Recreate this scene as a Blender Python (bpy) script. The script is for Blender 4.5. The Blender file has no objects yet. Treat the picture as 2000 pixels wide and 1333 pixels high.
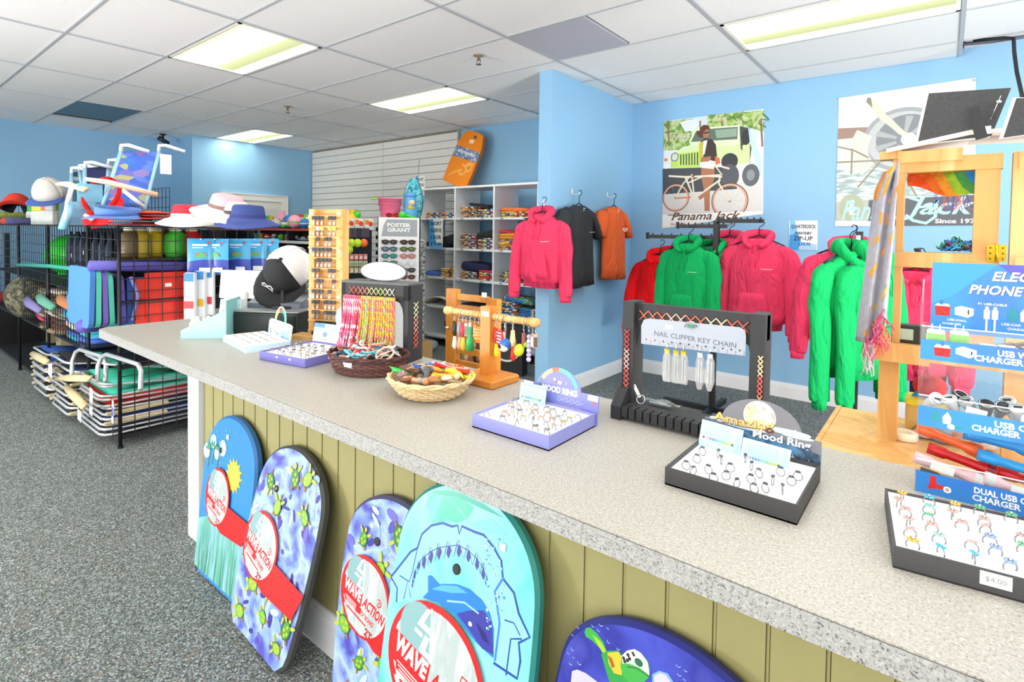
import bpy, math, random
from mathutils import Matrix, Vector, Euler
random.seed(7)
PI = math.pi
COL = bpy.context.scene.collection
SC = bpy.context.scene

# ------------------------------------------------------------------ camera, light, exposure
CAMP = Vector((0, 0, 1.38))
F_, CX_, CY_, YAW, PITCH, ROLL = 1054.24, 1025.0, 489.24, -0.6615, -0.0303, 0.0157
fw = Vector((math.sin(YAW) * math.cos(PITCH), math.cos(YAW) * math.cos(PITCH), math.sin(PITCH)))
r0 = Vector((math.cos(YAW), -math.sin(YAW), 0)); u0 = r0.cross(fw)
RT = r0 * math.cos(ROLL) + u0 * math.sin(ROLL); UP = -r0 * math.sin(ROLL) + u0 * math.cos(ROLL)
cam = bpy.data.cameras.new('camera'); cam.sensor_width = 36; cam.lens = 36 * F_ / 2000
cam.shift_x = (1000 - CX_) / 2000; cam.shift_y = (CY_ - 666.5) / 2000; cam.clip_start = .02
camo = bpy.data.objects.new('camera', cam); COL.objects.link(camo)
camo.matrix_world = Matrix.Translation(CAMP) @ Matrix((RT, UP, -fw)).transposed().to_4x4()
SC.camera = camo

def on(ax, px, py, val):
    """the point of the real plane x/y/z = val that the photograph shows at pixel px, py"""
    d = fw + RT * ((px - CX_) / F_) - UP * ((py - CY_) / F_)
    return CAMP + d * ((val - CAMP[ax]) / d[ax])
def onX(px, py, v): return on(0, px, py, v)
def onY(px, py, v): return on(1, px, py, v)
def onZ(px, py, v): return on(2, px, py, v)

world = bpy.data.worlds.new('sky'); SC.world = world; world.use_nodes = True
wb = world.node_tree.nodes['Background']; wb.inputs[0].default_value = (1, .98, .95, 1); wb.inputs[1].default_value = 1.0
def area(name, loc, rot, sx, sy, power, col=(1, 1, 1)):
    l = bpy.data.lights.new(name, 'AREA'); l.shape = 'RECTANGLE'; l.size = sx; l.size_y = sy; l.energy = power; l.color = col
    o = bpy.data.objects.new(name, l); COL.objects.link(o); o.location = loc; o.rotation_euler = rot
    return o
# daylight through the shop windows behind and to the left of the camera
area('daylight_front_window', (-1.2, -3.4, 1.7), (math.radians(95), 0, 0), 7.5, 2.4, 40, (1, .985, .96))
# unseen uplights added outside the picture to brighten ceiling and room
def aimed(name, loc, d, size, power):
    o = area(name, loc, (0, 0, 0), size, size, power, (1, .985, .96)); o.rotation_euler = Vector(d).to_track_quat('-Z', 'Y').to_euler()
aimed('added_uplight_camera', (.9, -1.8, .8), (-.3, .1, .95), .9, 18)
aimed('added_uplight_right', (2.7, 1.7, .6), (-.6, .1, .8), .9, 132)
aimed('added_uplight_left', (-4.2, -2.6, .5), (.1, .5, .85), .9, 125)
SC.view_settings.view_transform = 'Standard'; SC.view_settings.look = 'None'
SC.view_settings.exposure = 0.68; SC.view_settings.gamma = 1; SC.view_settings.use_curve_mapping = False

# ------------------------------------------------------------------ materials
def lin(c): return c / 12.92 if c <= .04045 else ((c + .055) / 1.055) ** 2.4
def rgb(h):
    h = h.lstrip('#'); return tuple(lin(int(h[i:i + 2], 16) / 255) for i in (0, 2, 4)) + (1,)
MC = {}
def mt(h, rough=.55, metal=0, bump=0, scale=60, var=0, spec=.5):
    """plain colour with a little procedural variation and grain"""
    k = (h, rough, metal, bump, scale, var, spec)
    if k in MC: return MC[k]
    m = bpy.data.materials.new('m_' + h.strip('#')); m.use_nodes = True
    nt = m.node_tree; b = nt.nodes['Principled BSDF']; c = rgb(h)
    b.inputs['Base Color'].default_value = c; b.inputs['Roughness'].default_value = rough; b.inputs['Metallic'].default_value = metal
    b.inputs['Specular IOR Level'].default_value = spec
    if bump or var:
        tc = nt.nodes.new('ShaderNodeTexCoord'); n = nt.nodes.new('ShaderNodeTexNoise'); n.inputs['Scale'].default_value = scale; n.inputs['Detail'].default_value = 3
        nt.links.new(tc.outputs['Object'], n.inputs['Vector'])
        if var:
            rp = nt.nodes.new('ShaderNodeValToRGB'); nt.links.new(n.outputs['Fac'], rp.inputs['Fac'])
            rp.color_ramp.elements[0].position = .3; rp.color_ramp.elements[1].position = .7
            rp.color_ramp.elements[0].color = tuple(x * (1 - var) for x in c[:3]) + (1,)
            rp.color_ramp.elements[1].color = tuple(min(1, x * (1 + var)) for x in c[:3]) + (1,)
            nt.links.new(rp.outputs['Color'], b.inputs['Base Color'])
        if bump:
            bp = nt.nodes.new('ShaderNodeBump'); bp.inputs['Strength'].default_value = bump; bp.inputs['Distance'].default_value = .004
            nt.links.new(n.outputs['Fac'], bp.inputs['Height']); nt.links.new(bp.outputs['Normal'], b.inputs['Normal'])
    MC[k] = m; return m
def cloth(h, sc=9):
    """sweatshirt cloth: fine nap plus soft creases"""
    k = ('cloth', h, sc)
    if k in MC: return MC[k]
    m = mt(h, .9, bump=.3, scale=220, var=.04, spec=.2).copy(); nt = m.node_tree; b = nt.nodes['Principled BSDF']
    tc = nt.nodes.new('ShaderNodeTexCoord'); mp = nt.nodes.new('ShaderNodeMapping'); mp.inputs['Scale'].default_value = (1.5, 1.5, .55); nt.links.new(tc.outputs['Object'], mp.inputs[0])
    n = nt.nodes.new('ShaderNodeTexNoise'); n.inputs['Scale'].default_value = sc; n.inputs['Detail'].default_value = 2; n.inputs['Distortion'].default_value = 1.2; nt.links.new(mp.outputs[0], n.inputs['Vector'])
    bp = nt.nodes.new('ShaderNodeBump'); bp.inputs['Strength'].default_value = .8; bp.inputs['Distance'].default_value = .035
    old = b.inputs['Normal'].links[0].from_node; nt.links.new(n.outputs['Fac'], bp.inputs['Height']); nt.links.new(old.outputs['Normal'], bp.inputs['Normal']); nt.links.new(bp.outputs['Normal'], b.inputs['Normal'])
    MC[k] = m; return m
def pattern(name, cols, scale=25, rough=.8, kind='voronoi', stretch=(1, 1, 1), distort=0.0):
    """patterned print: random cells or noise bands in the given colours"""
    if name in MC: return MC[name]
    m = bpy.data.materials.new('m_' + name); m.use_nodes = True; nt = m.node_tree; b = nt.nodes['Principled BSDF']; b.inputs['Roughness'].default_value = rough
    tc = nt.nodes.new('ShaderNodeTexCoord'); mp = nt.nodes.new('ShaderNodeMapping'); mp.inputs['Scale'].default_value = stretch
    nt.links.new(tc.outputs['Object'], mp.inputs['Vector'])
    if kind == 'voronoi':
        n = nt.nodes.new('ShaderNodeTexVoronoi'); n.inputs['Scale'].default_value = scale; src = nt.nodes.new('ShaderNodeSeparateColor')
        nt.links.new(n.outputs['Color'], src.inputs[0]); out = src.outputs[0]
    else:
        n = nt.nodes.new('ShaderNodeTexNoise'); n.inputs['Scale'].default_value = scale; n.inputs['Detail'].default_value = 4; n.inputs['Distortion'].default_value = distort; out = n.outputs['Fac']
    nt.links.new(mp.outputs[0], n.inputs['Vector'])
    rp = nt.nodes.new('ShaderNodeValToRGB'); nt.links.new(out, rp.inputs['Fac'])
    cr = rp.color_ramp; cr.interpolation = 'CONSTANT' if kind == 'voronoi' else 'LINEAR'
    k = len(cols); lo, hi = (0, 1) if kind == 'voronoi' else (.3, .7)
    while len(cr.elements) < k: cr.elements.new(.5)
    for i, c in enumerate(cols):
        cr.elements[i].position = lo + (hi - lo) * i / (k if kind == 'voronoi' else max(1, k - 1)); cr.elements[i].color = rgb(c)
    nt.links.new(rp.outputs['Color'], b.inputs['Base Color']); MC[name] = m; return m
def glass(name, tint='#ffffff', rough=.03, alpha=.07):
    """thin clear plastic: mostly transparent with a glossy face"""
    if name in MC: return MC[name]
    m = bpy.data.materials.new('m_' + name); m.use_nodes = True; nt = m.node_tree
    out = nt.nodes['Material Output']; nt.nodes.remove(nt.nodes['Principled BSDF'])
    t = nt.nodes.new('ShaderNodeBsdfTransparent'); g = nt.nodes.new('ShaderNodeBsdfGlossy'); d = nt.nodes.new('ShaderNodeBsdfDiffuse')
    g.inputs['Roughness'].default_value = rough; d.inputs['Color'].default_value = rgb(tint); t.inputs['Color'].default_value = (.97, .98, .98, 1)
    a = nt.nodes.new('ShaderNodeMixShader'); a.inputs[0].default_value = .5
    nt.links.new(g.outputs[0], a.inputs[1]); nt.links.new(d.outputs[0], a.inputs[2])
    x = nt.nodes.new('ShaderNodeMixShader'); x.inputs[0].default_value = alpha
    nt.links.new(t.outputs[0], x.inputs[1]); nt.links.new(a.outputs[0], x.inputs[2]); nt.links.new(x.outputs[0], out.inputs[0])
    MC[name] = m; return m

# ------------------------------------------------------------------ mesh builder
TXT = {}
def text_data(s, shear=0, bold=0):
    k = (s, shear, bold)
    if k not in TXT:
        c = bpy.data.curves.new('txt', 'FONT'); c.body = s; c.shear = shear; c.offset = bold; c.resolution_u = 2
        c.align_x = 'CENTER'; c.align_y = 'CENTER'; c.size = 1
        o = bpy.data.objects.new('txt', c); me = bpy.data.meshes.new_from_object(o)
        vs = [tuple(v.co) for v in me.vertices]; fs = [tuple(p.vertices) for p in me.polygons]
        xs = [v[0] for v in vs] or [0, 1]; ys = [v[1] for v in vs] or [0, 1]
        mx, my = (min(xs) + max(xs)) / 2, (min(ys) + max(ys)) / 2
        TXT[k] = ([(v[0] - mx, v[1] - my) for v in vs], fs, max(xs) - min(xs), max(ys) - min(ys))
        bpy.data.objects.remove(o); bpy.data.meshes.remove(me); bpy.data.curves.remove(c)
    return TXT[k]

class MB:
    def __init__(s, T=None): s.v = []; s.f = []; s.mi = []; s.sm = []; s.ms = []; s.T = T or Matrix(); s.lay = 0.0
    def _m(s, m):
        if m not in s.ms: s.ms.append(m)
        return s.ms.index(m)
    def add(s, vs, fs, m, T=None, smooth=False):
        X = s.T @ T if T is not None else s.T
        b = len(s.v); s.v += [tuple(X @ Vector(v)) for v in vs]; i = s._m(m)
        for f in fs: s.f.append(tuple(b + k for k in f)); s.mi.append(i); s.sm.append(smooth)
        return s
    def box(s, c, d, m, T=None, taper=1):
        x, y, z = c; a, b, h = d[0] / 2, d[1] / 2, d[2] / 2; t = taper
        vs = [(x - a, y - b, z - h), (x + a, y - b, z - h), (x + a, y + b, z - h), (x - a, y + b, z - h),
              (x - a * t, y - b * t, z + h), (x + a * t, y - b * t, z + h), (x + a * t, y + b * t, z + h), (x - a * t, y + b * t, z + h)]
        return s.add(vs, [(3, 2, 1, 0), (4, 5, 6, 7), (0, 1, 5, 4), (1, 2, 6, 5), (2, 3, 7, 6), (3, 0, 4, 7)], m, T)
    def bx(s, p, q, m, T=None):
        return s.box([(p[i] + q[i]) / 2 for i in range(3)], [abs(q[i] - p[i]) for i in range(3)], m, T)
    def bbox(s, c, d, r, m, T=None):
        """box with its vertical edges and top rim chamfered by r"""
        a, b, h = d[0] / 2, d[1] / 2, d[2] / 2
        pts = []
        for (sx, sy) in ((1, 1), (-1, 1), (-1, -1), (1, -1)):
            for k in range(3):
                ang = {(1, 1): 0, (-1, 1): 90, (-1, -1): 180, (1, -1): 270}[(sx, sy)] + 45 * k
                pts.append((sx * (a - r) + r * math.cos(math.radians(ang)), sy * (b - r) + r * math.sin(math.radians(ang))))
        ins = [(x * (a - r * .7) / a, y * (b - r * .7) / b) for x, y in pts]
        rings = [(ins, -h), (pts, -h + r * .7), (pts, h - r * .7), (ins, h)]
        vs = [(c[0] + x, c[1] + y, c[2] + z) for ps, z in rings for x, y in ps]; n = 12
        fs = [(i * n + j, i * n + (j + 1) % n, (i + 1) * n + (j + 1) % n, (i + 1) * n + j) for i in range(3) for j in range(n)]
        fs += [tuple(range(n - 1, -1, -1)), tuple(range(3 * n, 4 * n))]
        return s.add(vs, fs, m, T)
    def tube(s, pts, r, m, n=6, closed=False, T=None, flat=1.0):
        pts = [Vector(p) for p in pts]; k = len(pts); rs = r if isinstance(r, (list, tuple)) else [r] * k
        vs = []; prev = None
        for i, p in enumerate(pts):
            if closed: d = pts[(i + 1) % k] - pts[i - 1]
            else: d = pts[min(i + 1, k - 1)] - pts[max(i - 1, 0)]
            d = d.normalized() if d.length > 1e-9 else Vector((0, 0, 1))
            if prev is None: a = d.orthogonal().normalized()
            else:
                a = prev - d * prev.dot(d); a = a.normalized() if a.length > 1e-6 else d.orthogonal().normalized()
            prev = a; b = d.cross(a)
            for j in range(n):
                t = 2 * PI * j / n; vs.append(p + (a * math.cos(t) + b * math.sin(t) * flat) * rs[i])
        fs = []
        for i in range(k if closed else k - 1):
            q = (i + 1) % k
            for j in range(n): fs.append((i * n + j, i * n + (j + 1) % n, q * n + (j + 1) % n, q * n + j))
        if not closed: fs += [tuple(range(n - 1, -1, -1)), tuple(range((k - 1) * n, k * n))]
        return s.add(vs, fs, m, T, smooth=n > 4)
    def lathe(s, prof, m, n=16, T=None, sx=1, sy=1, cap=True):
        vs = [(r * math.cos(2 * PI * j / n) * sx, r * math.sin(2 * PI * j / n) * sy, z) for r, z in prof for j in range(n)]
        fs = [(i * n + j, i * n + (j + 1) % n, (i + 1) * n + (j + 1) % n, (i + 1) * n + j) for i in range(len(prof) - 1) for j in range(n)]
        if cap: fs += [tuple(range(n - 1, -1, -1)), tuple(range((len(prof) - 1) * n, len(prof) * n))]
        return s.add(vs, fs, m, T, smooth=n > 8)
    def ball(s, c, r, m, n=10, k=6, T=None):
        rx, ry, rz = r if isinstance(r, (list, tuple)) else (r, r, r)
        prof = [(math.sin(PI * (i + .02) / (k + .04)), -math.cos(PI * (i + .02) / (k + .04))) for i in range(k + 1)]
        vs = [(c[0] + q * math.cos(2 * PI * j / n) * rx, c[1] + q * math.sin(2 * PI * j / n) * ry, c[2] + z * rz) for q, z in prof for j in range(n)]
        fs = [(i * n + j, i * n + (j + 1) % n, (i + 1) * n + (j + 1) % n, (i + 1) * n + j) for i in range(k) for j in range(n)]
        fs += [tuple(range(n - 1, -1, -1)), tuple(range(k * n, (k + 1) * n))]
        return s.add(vs, fs, m, T, smooth=True)
    def prism(s, pts, z0, z1, m, T=None, side=None):
        n = len(pts); vs = [(x, y, z0) for x, y in pts] + [(x, y, z1) for x, y in pts]
        s.add(vs, [tuple(range(n - 1, -1, -1)), tuple(range(n, 2 * n))], m, T)
        return s.add(vs, [(i, (i + 1) % n, n + (i + 1) % n, n + i) for i in range(n)], side or m, T)
    def loft(s, rings, m, T=None, cap=True, smooth=True):
        n = len(rings[0]); vs = [p for r in rings for p in r]
        fs = [(i * n + j, i * n + (j + 1) % n, (i + 1) * n + (j + 1) % n, (i + 1) * n + j) for i in range(len(rings) - 1) for j in range(n)]
        if cap: fs += [tuple(range(n - 1, -1, -1)), tuple(range((len(rings) - 1) * n, len(rings) * n))]
        return s.add(vs, fs, m, T, smooth=smooth)
    def grid(s, fn, nu, nv, m, T=None, thick=0):
        """surface patch fn(u,v)->xyz, both sides when thick"""
        vs = [fn(i / nu, j / nv) for i in range(nu + 1) for j in range(nv + 1)]; w = nv + 1
        fs = [(i * w + j, (i + 1) * w + j, (i + 1) * w + j + 1, i * w + j + 1) for i in range(nu) for j in range(nv)]
        if thick:
            vs = [Vector(v) for v in vs]; k = len(vs); nr = [Vector() for _ in vs]
            for f in fs:
                q = (vs[f[1]] - vs[f[0]]).cross(vs[f[3]] - vs[f[0]])
                for a in f: nr[a] += q
            vs = vs + [v - (n_.normalized() if n_.length else Vector((0, 0, 1))) * thick for v, n_ in zip(vs, nr)]
            fs2 = [tuple(k + a for a in reversed(f)) for f in fs]
            bd = [(i, 0) for i in range(nu + 1)] + [(nu, j) for j in range(1, nv + 1)] + [(i, nv) for i in range(nu - 1, -1, -1)] + [(0, j) for j in range(nv - 1, 0, -1)]
            bi = [i * w + j for i, j in bd]
            fs = fs + fs2 + [(bi[(i + 1) % len(bi)], bi[i], k + bi[i], k + bi[(i + 1) % len(bi)]) for i in range(len(bi))]
        return s.add(vs, fs, m, T, smooth=True)
    # ---- flat print: shapes laid one over the other in the local XY plane
    def up(s): s.lay += .00002; return s.lay
    def P(s, pts, m):
        z = s.up(); return s.add([(x, y, z) for x, y in pts], [tuple(range(len(pts)))], m)
    def R(s, x0, y0, x1, y1, m): return s.P([(x0, y0), (x1, y0), (x1, y1), (x0, y1)], m)
    def E(s, cx, cy, rx, ry, m, rot=0, n=20, a0=0, a1=2 * PI):
        pts = []
        k = n if abs(a1 - a0 - 2 * PI) < 1e-6 else n + 1
        for i in range(k):
            t = a0 + (a1 - a0) * i / n; x, y = rx * math.cos(t), ry * math.sin(t)
            pts.append((cx + x * math.cos(rot) - y * math.sin(rot), cy + x * math.sin(rot) + y * math.cos(rot)))
        return s.P(pts, m)
    def L(s, pts, w, m, closed=False):
        z = s.up(); pts = [Vector((p[0], p[1])) for p in pts]; k = len(pts); vs = []
        for i, p in enumerate(pts):
            a = pts[i - 1] if (i or closed) else p; b = pts[(i + 1) % k] if (i < k - 1 or closed) else p
            d = (b - a); d = d.normalized() if d.length else Vector((1, 0)); n = Vector((-d.y, d.x)) * w / 2
            vs += [(p.x + n.x, p.y + n.y, z), (p.x - n.x, p.y - n.y, z)]
        return s.add(vs, [(2 * i, 2 * i + 1, (2 * i + 3) % (2 * k), (2 * i + 2) % (2 * k)) for i in range(k if closed else k - 1)], m)
    def A(s, cx, cy, r0, r1, a0, a1, m, n=10):
        z = s.up(); vs = []
        for i in range(n + 1):
            t = a0 + (a1 - a0) * i / n
            vs += [(cx + r0 * math.cos(t), cy + r0 * math.sin(t), z), (cx + r1 * math.cos(t), cy + r1 * math.sin(t), z)]
        return s.add(vs, [(2 * i, 2 * i + 1, 2 * i + 3, 2 * i + 2) for i in range(n)], m)
    def W(s, txt, cx, cy, w, h, m, rot=0, shear=0, bold=0, arc=0, slope=0):
        """lettering fitted into w x h"""
        vs, fs, tw, th = text_data(txt, shear, bold); z = s.up(); q = []
        for x, y in vs:
            x = x / tw * w; y = y / th * h
            y += slope * x + arc * (1 - (2 * x / w) ** 2)
            q.append((cx + x * math.cos(rot) - y * math.sin(rot), cy + x * math.sin(rot) + y * math.cos(rot), z))
        return s.add(q, fs, m)
    def mesh(s, name):
        me = bpy.data.meshes.new(name); me.from_pydata(s.v, [], s.f)
        for m in s.ms: me.materials.append(m)
        me.polygons.foreach_set('material_index', s.mi); me.polygons.foreach_set('use_smooth', s.sm); me.update()
        return me
    def obj(s, name, parent=None, label=None, loc=None, rot=None, kind=None):
        o = bpy.data.objects.new(name, s.mesh(name)); COL.objects.link(o)
        if parent: o.parent = parent
        if loc is not None: o.location = loc
        if rot is not None: o.rotation_euler = rot
        if label: o['label'] = label
        if kind: o['kind'] = kind
        return o
def thing(name, label, cat, loc=(0, 0, 0), rz=0, group=None):
    o = bpy.data.objects.new(name, None); COL.objects.link(o); o.empty_display_size = .05
    o.location = loc; o.rotation_euler = (0, 0, rz)
    return tag(o, label, cat, group)
def tag(o, label, cat, group=None):
    o['label'] = label; o['category'] = cat
    if group: o['group'] = group
    return o
def solo(mb, name, label, cat, loc=(0, 0, 0), rot=(0, 0, 0), group=None):
    return tag(mb.obj(name, loc=loc, rot=rot), label, cat, group)
def dup(o, loc=None, rot=None, label=None, group=None, parent=None):
    c = o.copy(); COL.objects.link(c)
    if parent: c.parent = parent
    if loc is not None: c.location = loc
    if rot is not None: c.rotation_euler = rot
    if label: c['label'] = label
    if group: c['group'] = group
    for ch in list(o.children): dup(ch, parent=c)
    return c
def struct(mb, name, parent=None):
    return mb.obj(name, parent=parent, kind=None if parent else 'structure')
def TR(x=0, y=0, z=0): return Matrix.Translation((x, y, z))
def RX(a): return Matrix.Rotation(a, 4, 'X')
def RY(a): return Matrix.Rotation(a, 4, 'Y')
def RZ(a): return Matrix.Rotation(a, 4, 'Z')
FRONT = RX(PI / 2)            # print plane facing -Y: local x -> X, local y -> Z
def rr(w, h, r, n=5):
    """rounded rectangle outline centred on 0"""
    pts = []
    for cx, cy, a in ((w / 2 - r, h / 2 - r, 0), (-w / 2 + r, h / 2 - r, 90), (-w / 2 + r, -h / 2 + r, 180), (w / 2 - r, -h / 2 + r, 270)):
        for k in range(n + 1):
            t = math.radians(a + 90 * k / n); pts.append((cx + r * math.cos(t), cy + r * math.sin(t)))
    return pts
def ordw(k):
    """1 -> first, 23 -> twenty-third"""
    o = ['', 'first', 'second', 'third', 'fourth', 'fifth', 'sixth', 'seventh', 'eighth', 'ninth', 'tenth', 'eleventh', 'twelfth', 'thirteenth', 'fourteenth', 'fifteenth', 'sixteenth', 'seventeenth', 'eighteenth', 'nineteenth']
    if k < 20: return o[k]
    t = {2: 'twent', 3: 'thirt', 4: 'fort', 5: 'fift'}[k // 10]
    return t + 'ieth' if k % 10 == 0 else t + 'y-' + o[k % 10]
def U(a, b): return random.uniform(a, b)
# ------------------------------------------------------------------ the room
CEIL = 2.72; YB = 5.05; XL = -9.35
WALL = mt('#8dbcdf', .75, bump=.12, scale=180, var=.03)
WHITE = mt('#e9ebee', .5)
def carpet():
    m = bpy.data.materials.new('m_carpet'); m.use_nodes = True; nt = m.node_tree; b = nt.nodes['Principled BSDF']; b.inputs['Roughness'].default_value = .95
    b.inputs['Specular IOR Level'].default_value = .1
    tc = nt.nodes.new('ShaderNodeTexCoord'); v = nt.nodes.new('ShaderNodeTexVoronoi'); v.inputs['Scale'].default_value = 210
    nt.links.new(tc.outputs['Object'], v.inputs['Vector']); sp = nt.nodes.new('ShaderNodeSeparateColor'); nt.links.new(v.outputs['Color'], sp.inputs[0])
    rp = nt.nodes.new('ShaderNodeValToRGB'); cr = rp.color_ramp; cr.interpolation = 'CONSTANT'
    cols = ['#4d5352', '#6b7471', '#858c8b', '#757a6c', '#9da5a8', '#626866', '#8f847c', '#b3babb', '#788580', '#5d6268']
    while len(cr.elements) < len(cols): cr.elements.new(.5)
    for i, c in enumerate(cols): cr.elements[i].position = i / len(cols); cr.elements[i].color = rgb(c)
    nt.links.new(sp.outputs[0], rp.inputs['Fac']); nt.links.new(rp.outputs[0], b.inputs['Base Color'])
    n = nt.nodes.new('ShaderNodeTexNoise'); n.inputs['Scale'].default_value = 170; nt.links.new(tc.outputs['Object'], n.inputs['Vector'])
    bp = nt.nodes.new('ShaderNodeBump'); bp.inputs['Strength'].default_value = .9; bp.inputs['Distance'].default_value = .006
    nt.links.new(n.outputs['Fac'], bp.inputs['Height']); nt.links.new(bp.outputs[0], b.inputs['Normal'])
    return m
struct(MB().bx((XL - .2, -3.5, -.05), (3.4, YB + .1, 0), carpet()), 'floor')
# walls
struct(MB().bx((-8.5, YB, 0), (3.4, YB + .1, CEIL + .1), WALL), 'wall_back')
struct(MB().bx((-2.69, 3.62, 0), (-2.56, YB, CEIL), WALL), 'wall_partition')
struct(MB().bx((-8.6, 3.17, 0), (-8.5, YB + .1, CEIL + .1), WALL), 'wall_left')
struct(MB().bx((XL, 3.17, 0), (-8.6, 3.27, CEIL + .1), WALL), 'wall_alcove')
struct(MB().bx((XL - .1, -3.5, 0), (XL, 3.27, CEIL + .1), WALL), 'wall_far_left')
def baseb(x0, y0, x1, y1, nx, ny, name):
    m = MB(); px, py = nx * .016, ny * .016
    m.bx((min(x0, x1, x0 + px), min(y0, y1, y0 + py), .001), (max(x0, x1, x0 + px), max(y0, y1, y0 + py), .1), WHITE)
    m.bx((min(x0, x1, x0 + px * .6), min(y0, y1, y0 + py * .6), .1), (max(x0, x1, x0 + px * .6), max(y0, y1, y0 + py * .6), .118), WHITE)
    m.bx((min(x0, x1, x0 + px * .3), min(y0, y1, y0 + py * .3), .118), (max(x0, x1, x0 + px * .3), max(y0, y1, y0 + py * .3), .13), WHITE)
    struct(m, name)
baseb(-2.544, YB, 3.4, YB, 0, -1, 'baseboard_back')
baseb(-2.56, 3.62, -2.56, YB, 1, 0, 'baseboard_partition')
baseb(-8.5, YB, -2.69, YB, 0, -1, 'baseboard_back_left')
baseb(-2.69, 3.62, -2.56, 3.62, 0, -1, 'baseboard_partition_end')
# ceiling: hung grid with lay-in tiles, each tile a piece
TX, TY, GX, GY = 1.2192, .6096, -2.396, 1.617
ceil = struct(MB().bx((XL - .1, -3.5, CEIL + .1), (3.4, YB + .1, CEIL + .14), mt('#9a9a98')), 'ceiling')
LIGHTS = {(-2, 0), (-2, 3), (1, 3), (-5, 3), (1, 0), (-2, -3), (1, -3), (-5, -3), (-5, -6), (-2, -6), (1, -6)}
TILE = mt('#efefee', .9, bump=.25, scale=240, var=.05, spec=.1)
tm = None
gap = MB(); bar = mt('#b4b8bd', .5)
for i in range(-7, 6):
    x = GX + i * TX
    if XL < x < 3.4: gap.bx((x - .011, -3.5, CEIL - .006), (x + .011, YB, CEIL + .004), bar)
for j in range(-9, 6):
    y = GY + j * TY
    gap.bx((XL, y - .007, CEIL - .0055), (3.4, y + .007, CEIL + .004), bar)
gap.obj('t_bar_grid', ceil)
GTILE = mt('#b4b6c2', .8, bump=.2, scale=200); DVENT = mt('#5d7f93', .7)
for i in range(-6, 5):
    for j in range(-8, 6):
        x, y = GX + i * TX, GY + j * TY
        if y + TY > YB + .3 or y < -3.6 or (i, j) in LIGHTS or x > 2.6: continue
        x1 = x + TX
        if (i, j) == (0, 2): x = x + TY
        if (i, j) == (2, 5): continue
        if (i, j) == (-5, 0): x = x + .12
        y1 = min(y + TY, YB)
        MB().bx((max(x + .012, XL), y + .008, CEIL + .002), (x1 - .012, y1 - .008, CEIL + .016), DVENT if (i, j) == (-5, 0) else TILE).obj('tile', ceil)
        if (i, j) == (0, 2): MB().bx((x - TY + .013, y + .013, CEIL - .004), (x - .006, y + TY - .013, CEIL + .012), GTILE).obj('tile', ceil, 'grey square vent panel in the ceiling')
MB().bx((GX + 2 * TX + .02, GY + 5 * TY - .39, CEIL + .05), (GX + 3 * TX, YB, CEIL + .06), mt('#e8d8d2')).obj('tile', ceil, 'raised tile over the open gap')
# fluorescent troffers
def troffer(i, j, label):
    x, y = GX + i * TX, GY + j * TY
    t = thing('ceiling_light', label, 'ceiling light', (x + TX / 2, y + TY / 2, CEIL), 0, 'recessed fluorescent ceiling lights')
    f = MB(); fm = mt('#f2f0e2', .4)
    a, b = TX / 2 - .014, TY / 2 - .014
    for sx in (-1, 1): f.bx((sx * a, -b, -.008), (sx * (a - .022), b, .06), fm)
    for sy in (-1, 1): f.bx((-a, sy * b, -.008), (a, sy * (b - .022), .06), fm)
    f.bx((-a, -b, .06), (a, b, .07), fm); f.obj('frame', t)
    m = MC.get('diffuser')
    if not m:
        m = bpy.data.materials.new('m_diffuser'); m.use_nodes = True; nt = m.node_tree; MC['diffuser'] = m
        out = nt.nodes['Material Output']; nt.nodes.remove(nt.nodes['Principled BSDF'])
        tc = nt.nodes.new('ShaderNodeTexCoord'); sp = nt.nodes.new('ShaderNodeSeparateXYZ'); nt.links.new(tc.outputs['Object'], sp.inputs[0])
        mr = nt.nodes.new('ShaderNodeMapRange'); mr.inputs[1].default_value = -TY / 2; mr.inputs[2].default_value = TY / 2; nt.links.new(sp.outputs['Y'], mr.inputs[0])
        # the lit tube lies behind one half of the prismatic cover
        rp = nt.nodes.new('ShaderNodeValToRGB'); nt.links.new(mr.outputs[0], rp.inputs['Fac']); cr = rp.color_ramp
        for p, v in ((.0, .034), (.12, .07), (.28, 1.0), (.42, .3), (.62, .05), (.8, .038), (1, .034)):
            e = cr.elements.new(p); e.color = (v, v, v, 1)
        cr.elements.remove(cr.elements[0])
        c2 = nt.nodes.new('ShaderNodeValToRGB'); nt.links.new(rp.outputs[0], c2.inputs['Fac']); c2.color_ramp.elements[0].color = (.80, .86, .42, 1); c2.color_ramp.elements[1].color = (1, .98, .9, 1)
        c2.color_ramp.elements[0].position = .02; c2.color_ramp.elements[1].position = .3
        mu = nt.nodes.new('ShaderNodeMath'); mu.operation = 'MULTIPLY'; mu.inputs[1].default_value = 15; nt.links.new(rp.outputs[0], mu.inputs[0])
        em = nt.nodes.new('ShaderNodeEmission'); nt.links.new(c2.outputs[0], em.inputs[0]); nt.links.new(mu.outputs[0], em.inputs[1]); nt.links.new(em.outputs[0], out.inputs[0])
    d = MB().bx((-a + .022, -b + .022, .004), (a - .022, b - .022, .008), m); d.obj('diffuser', t, 'glowing yellowish prismatic cover')
    return t
troffer(-2, 0, 'large bright ceiling light above the blue sand chairs, nearest on the left of the ceiling')
troffer(-2, 3, 'ceiling light in front of the slatted wall and orange board')
troffer(1, 3, 'long yellowish ceiling light at the upper right above the posters')
troffer(-5, 3, 'farthest small ceiling light near the white door')
for k, w_ in zip(((1, 0), (-2, -3), (1, -3), (-5, -3), (-5, -6), (-2, -6), (1, -6)), ('right above the counter end, just over the picture', 'over the carpet left of the camera', 'right behind the camera', 'over the far left aisle', 'by the front window, far left', 'by the front window, middle', 'by the front window, right')): troffer(k[0], k[1], 'ceiling light ' + w_)
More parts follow.
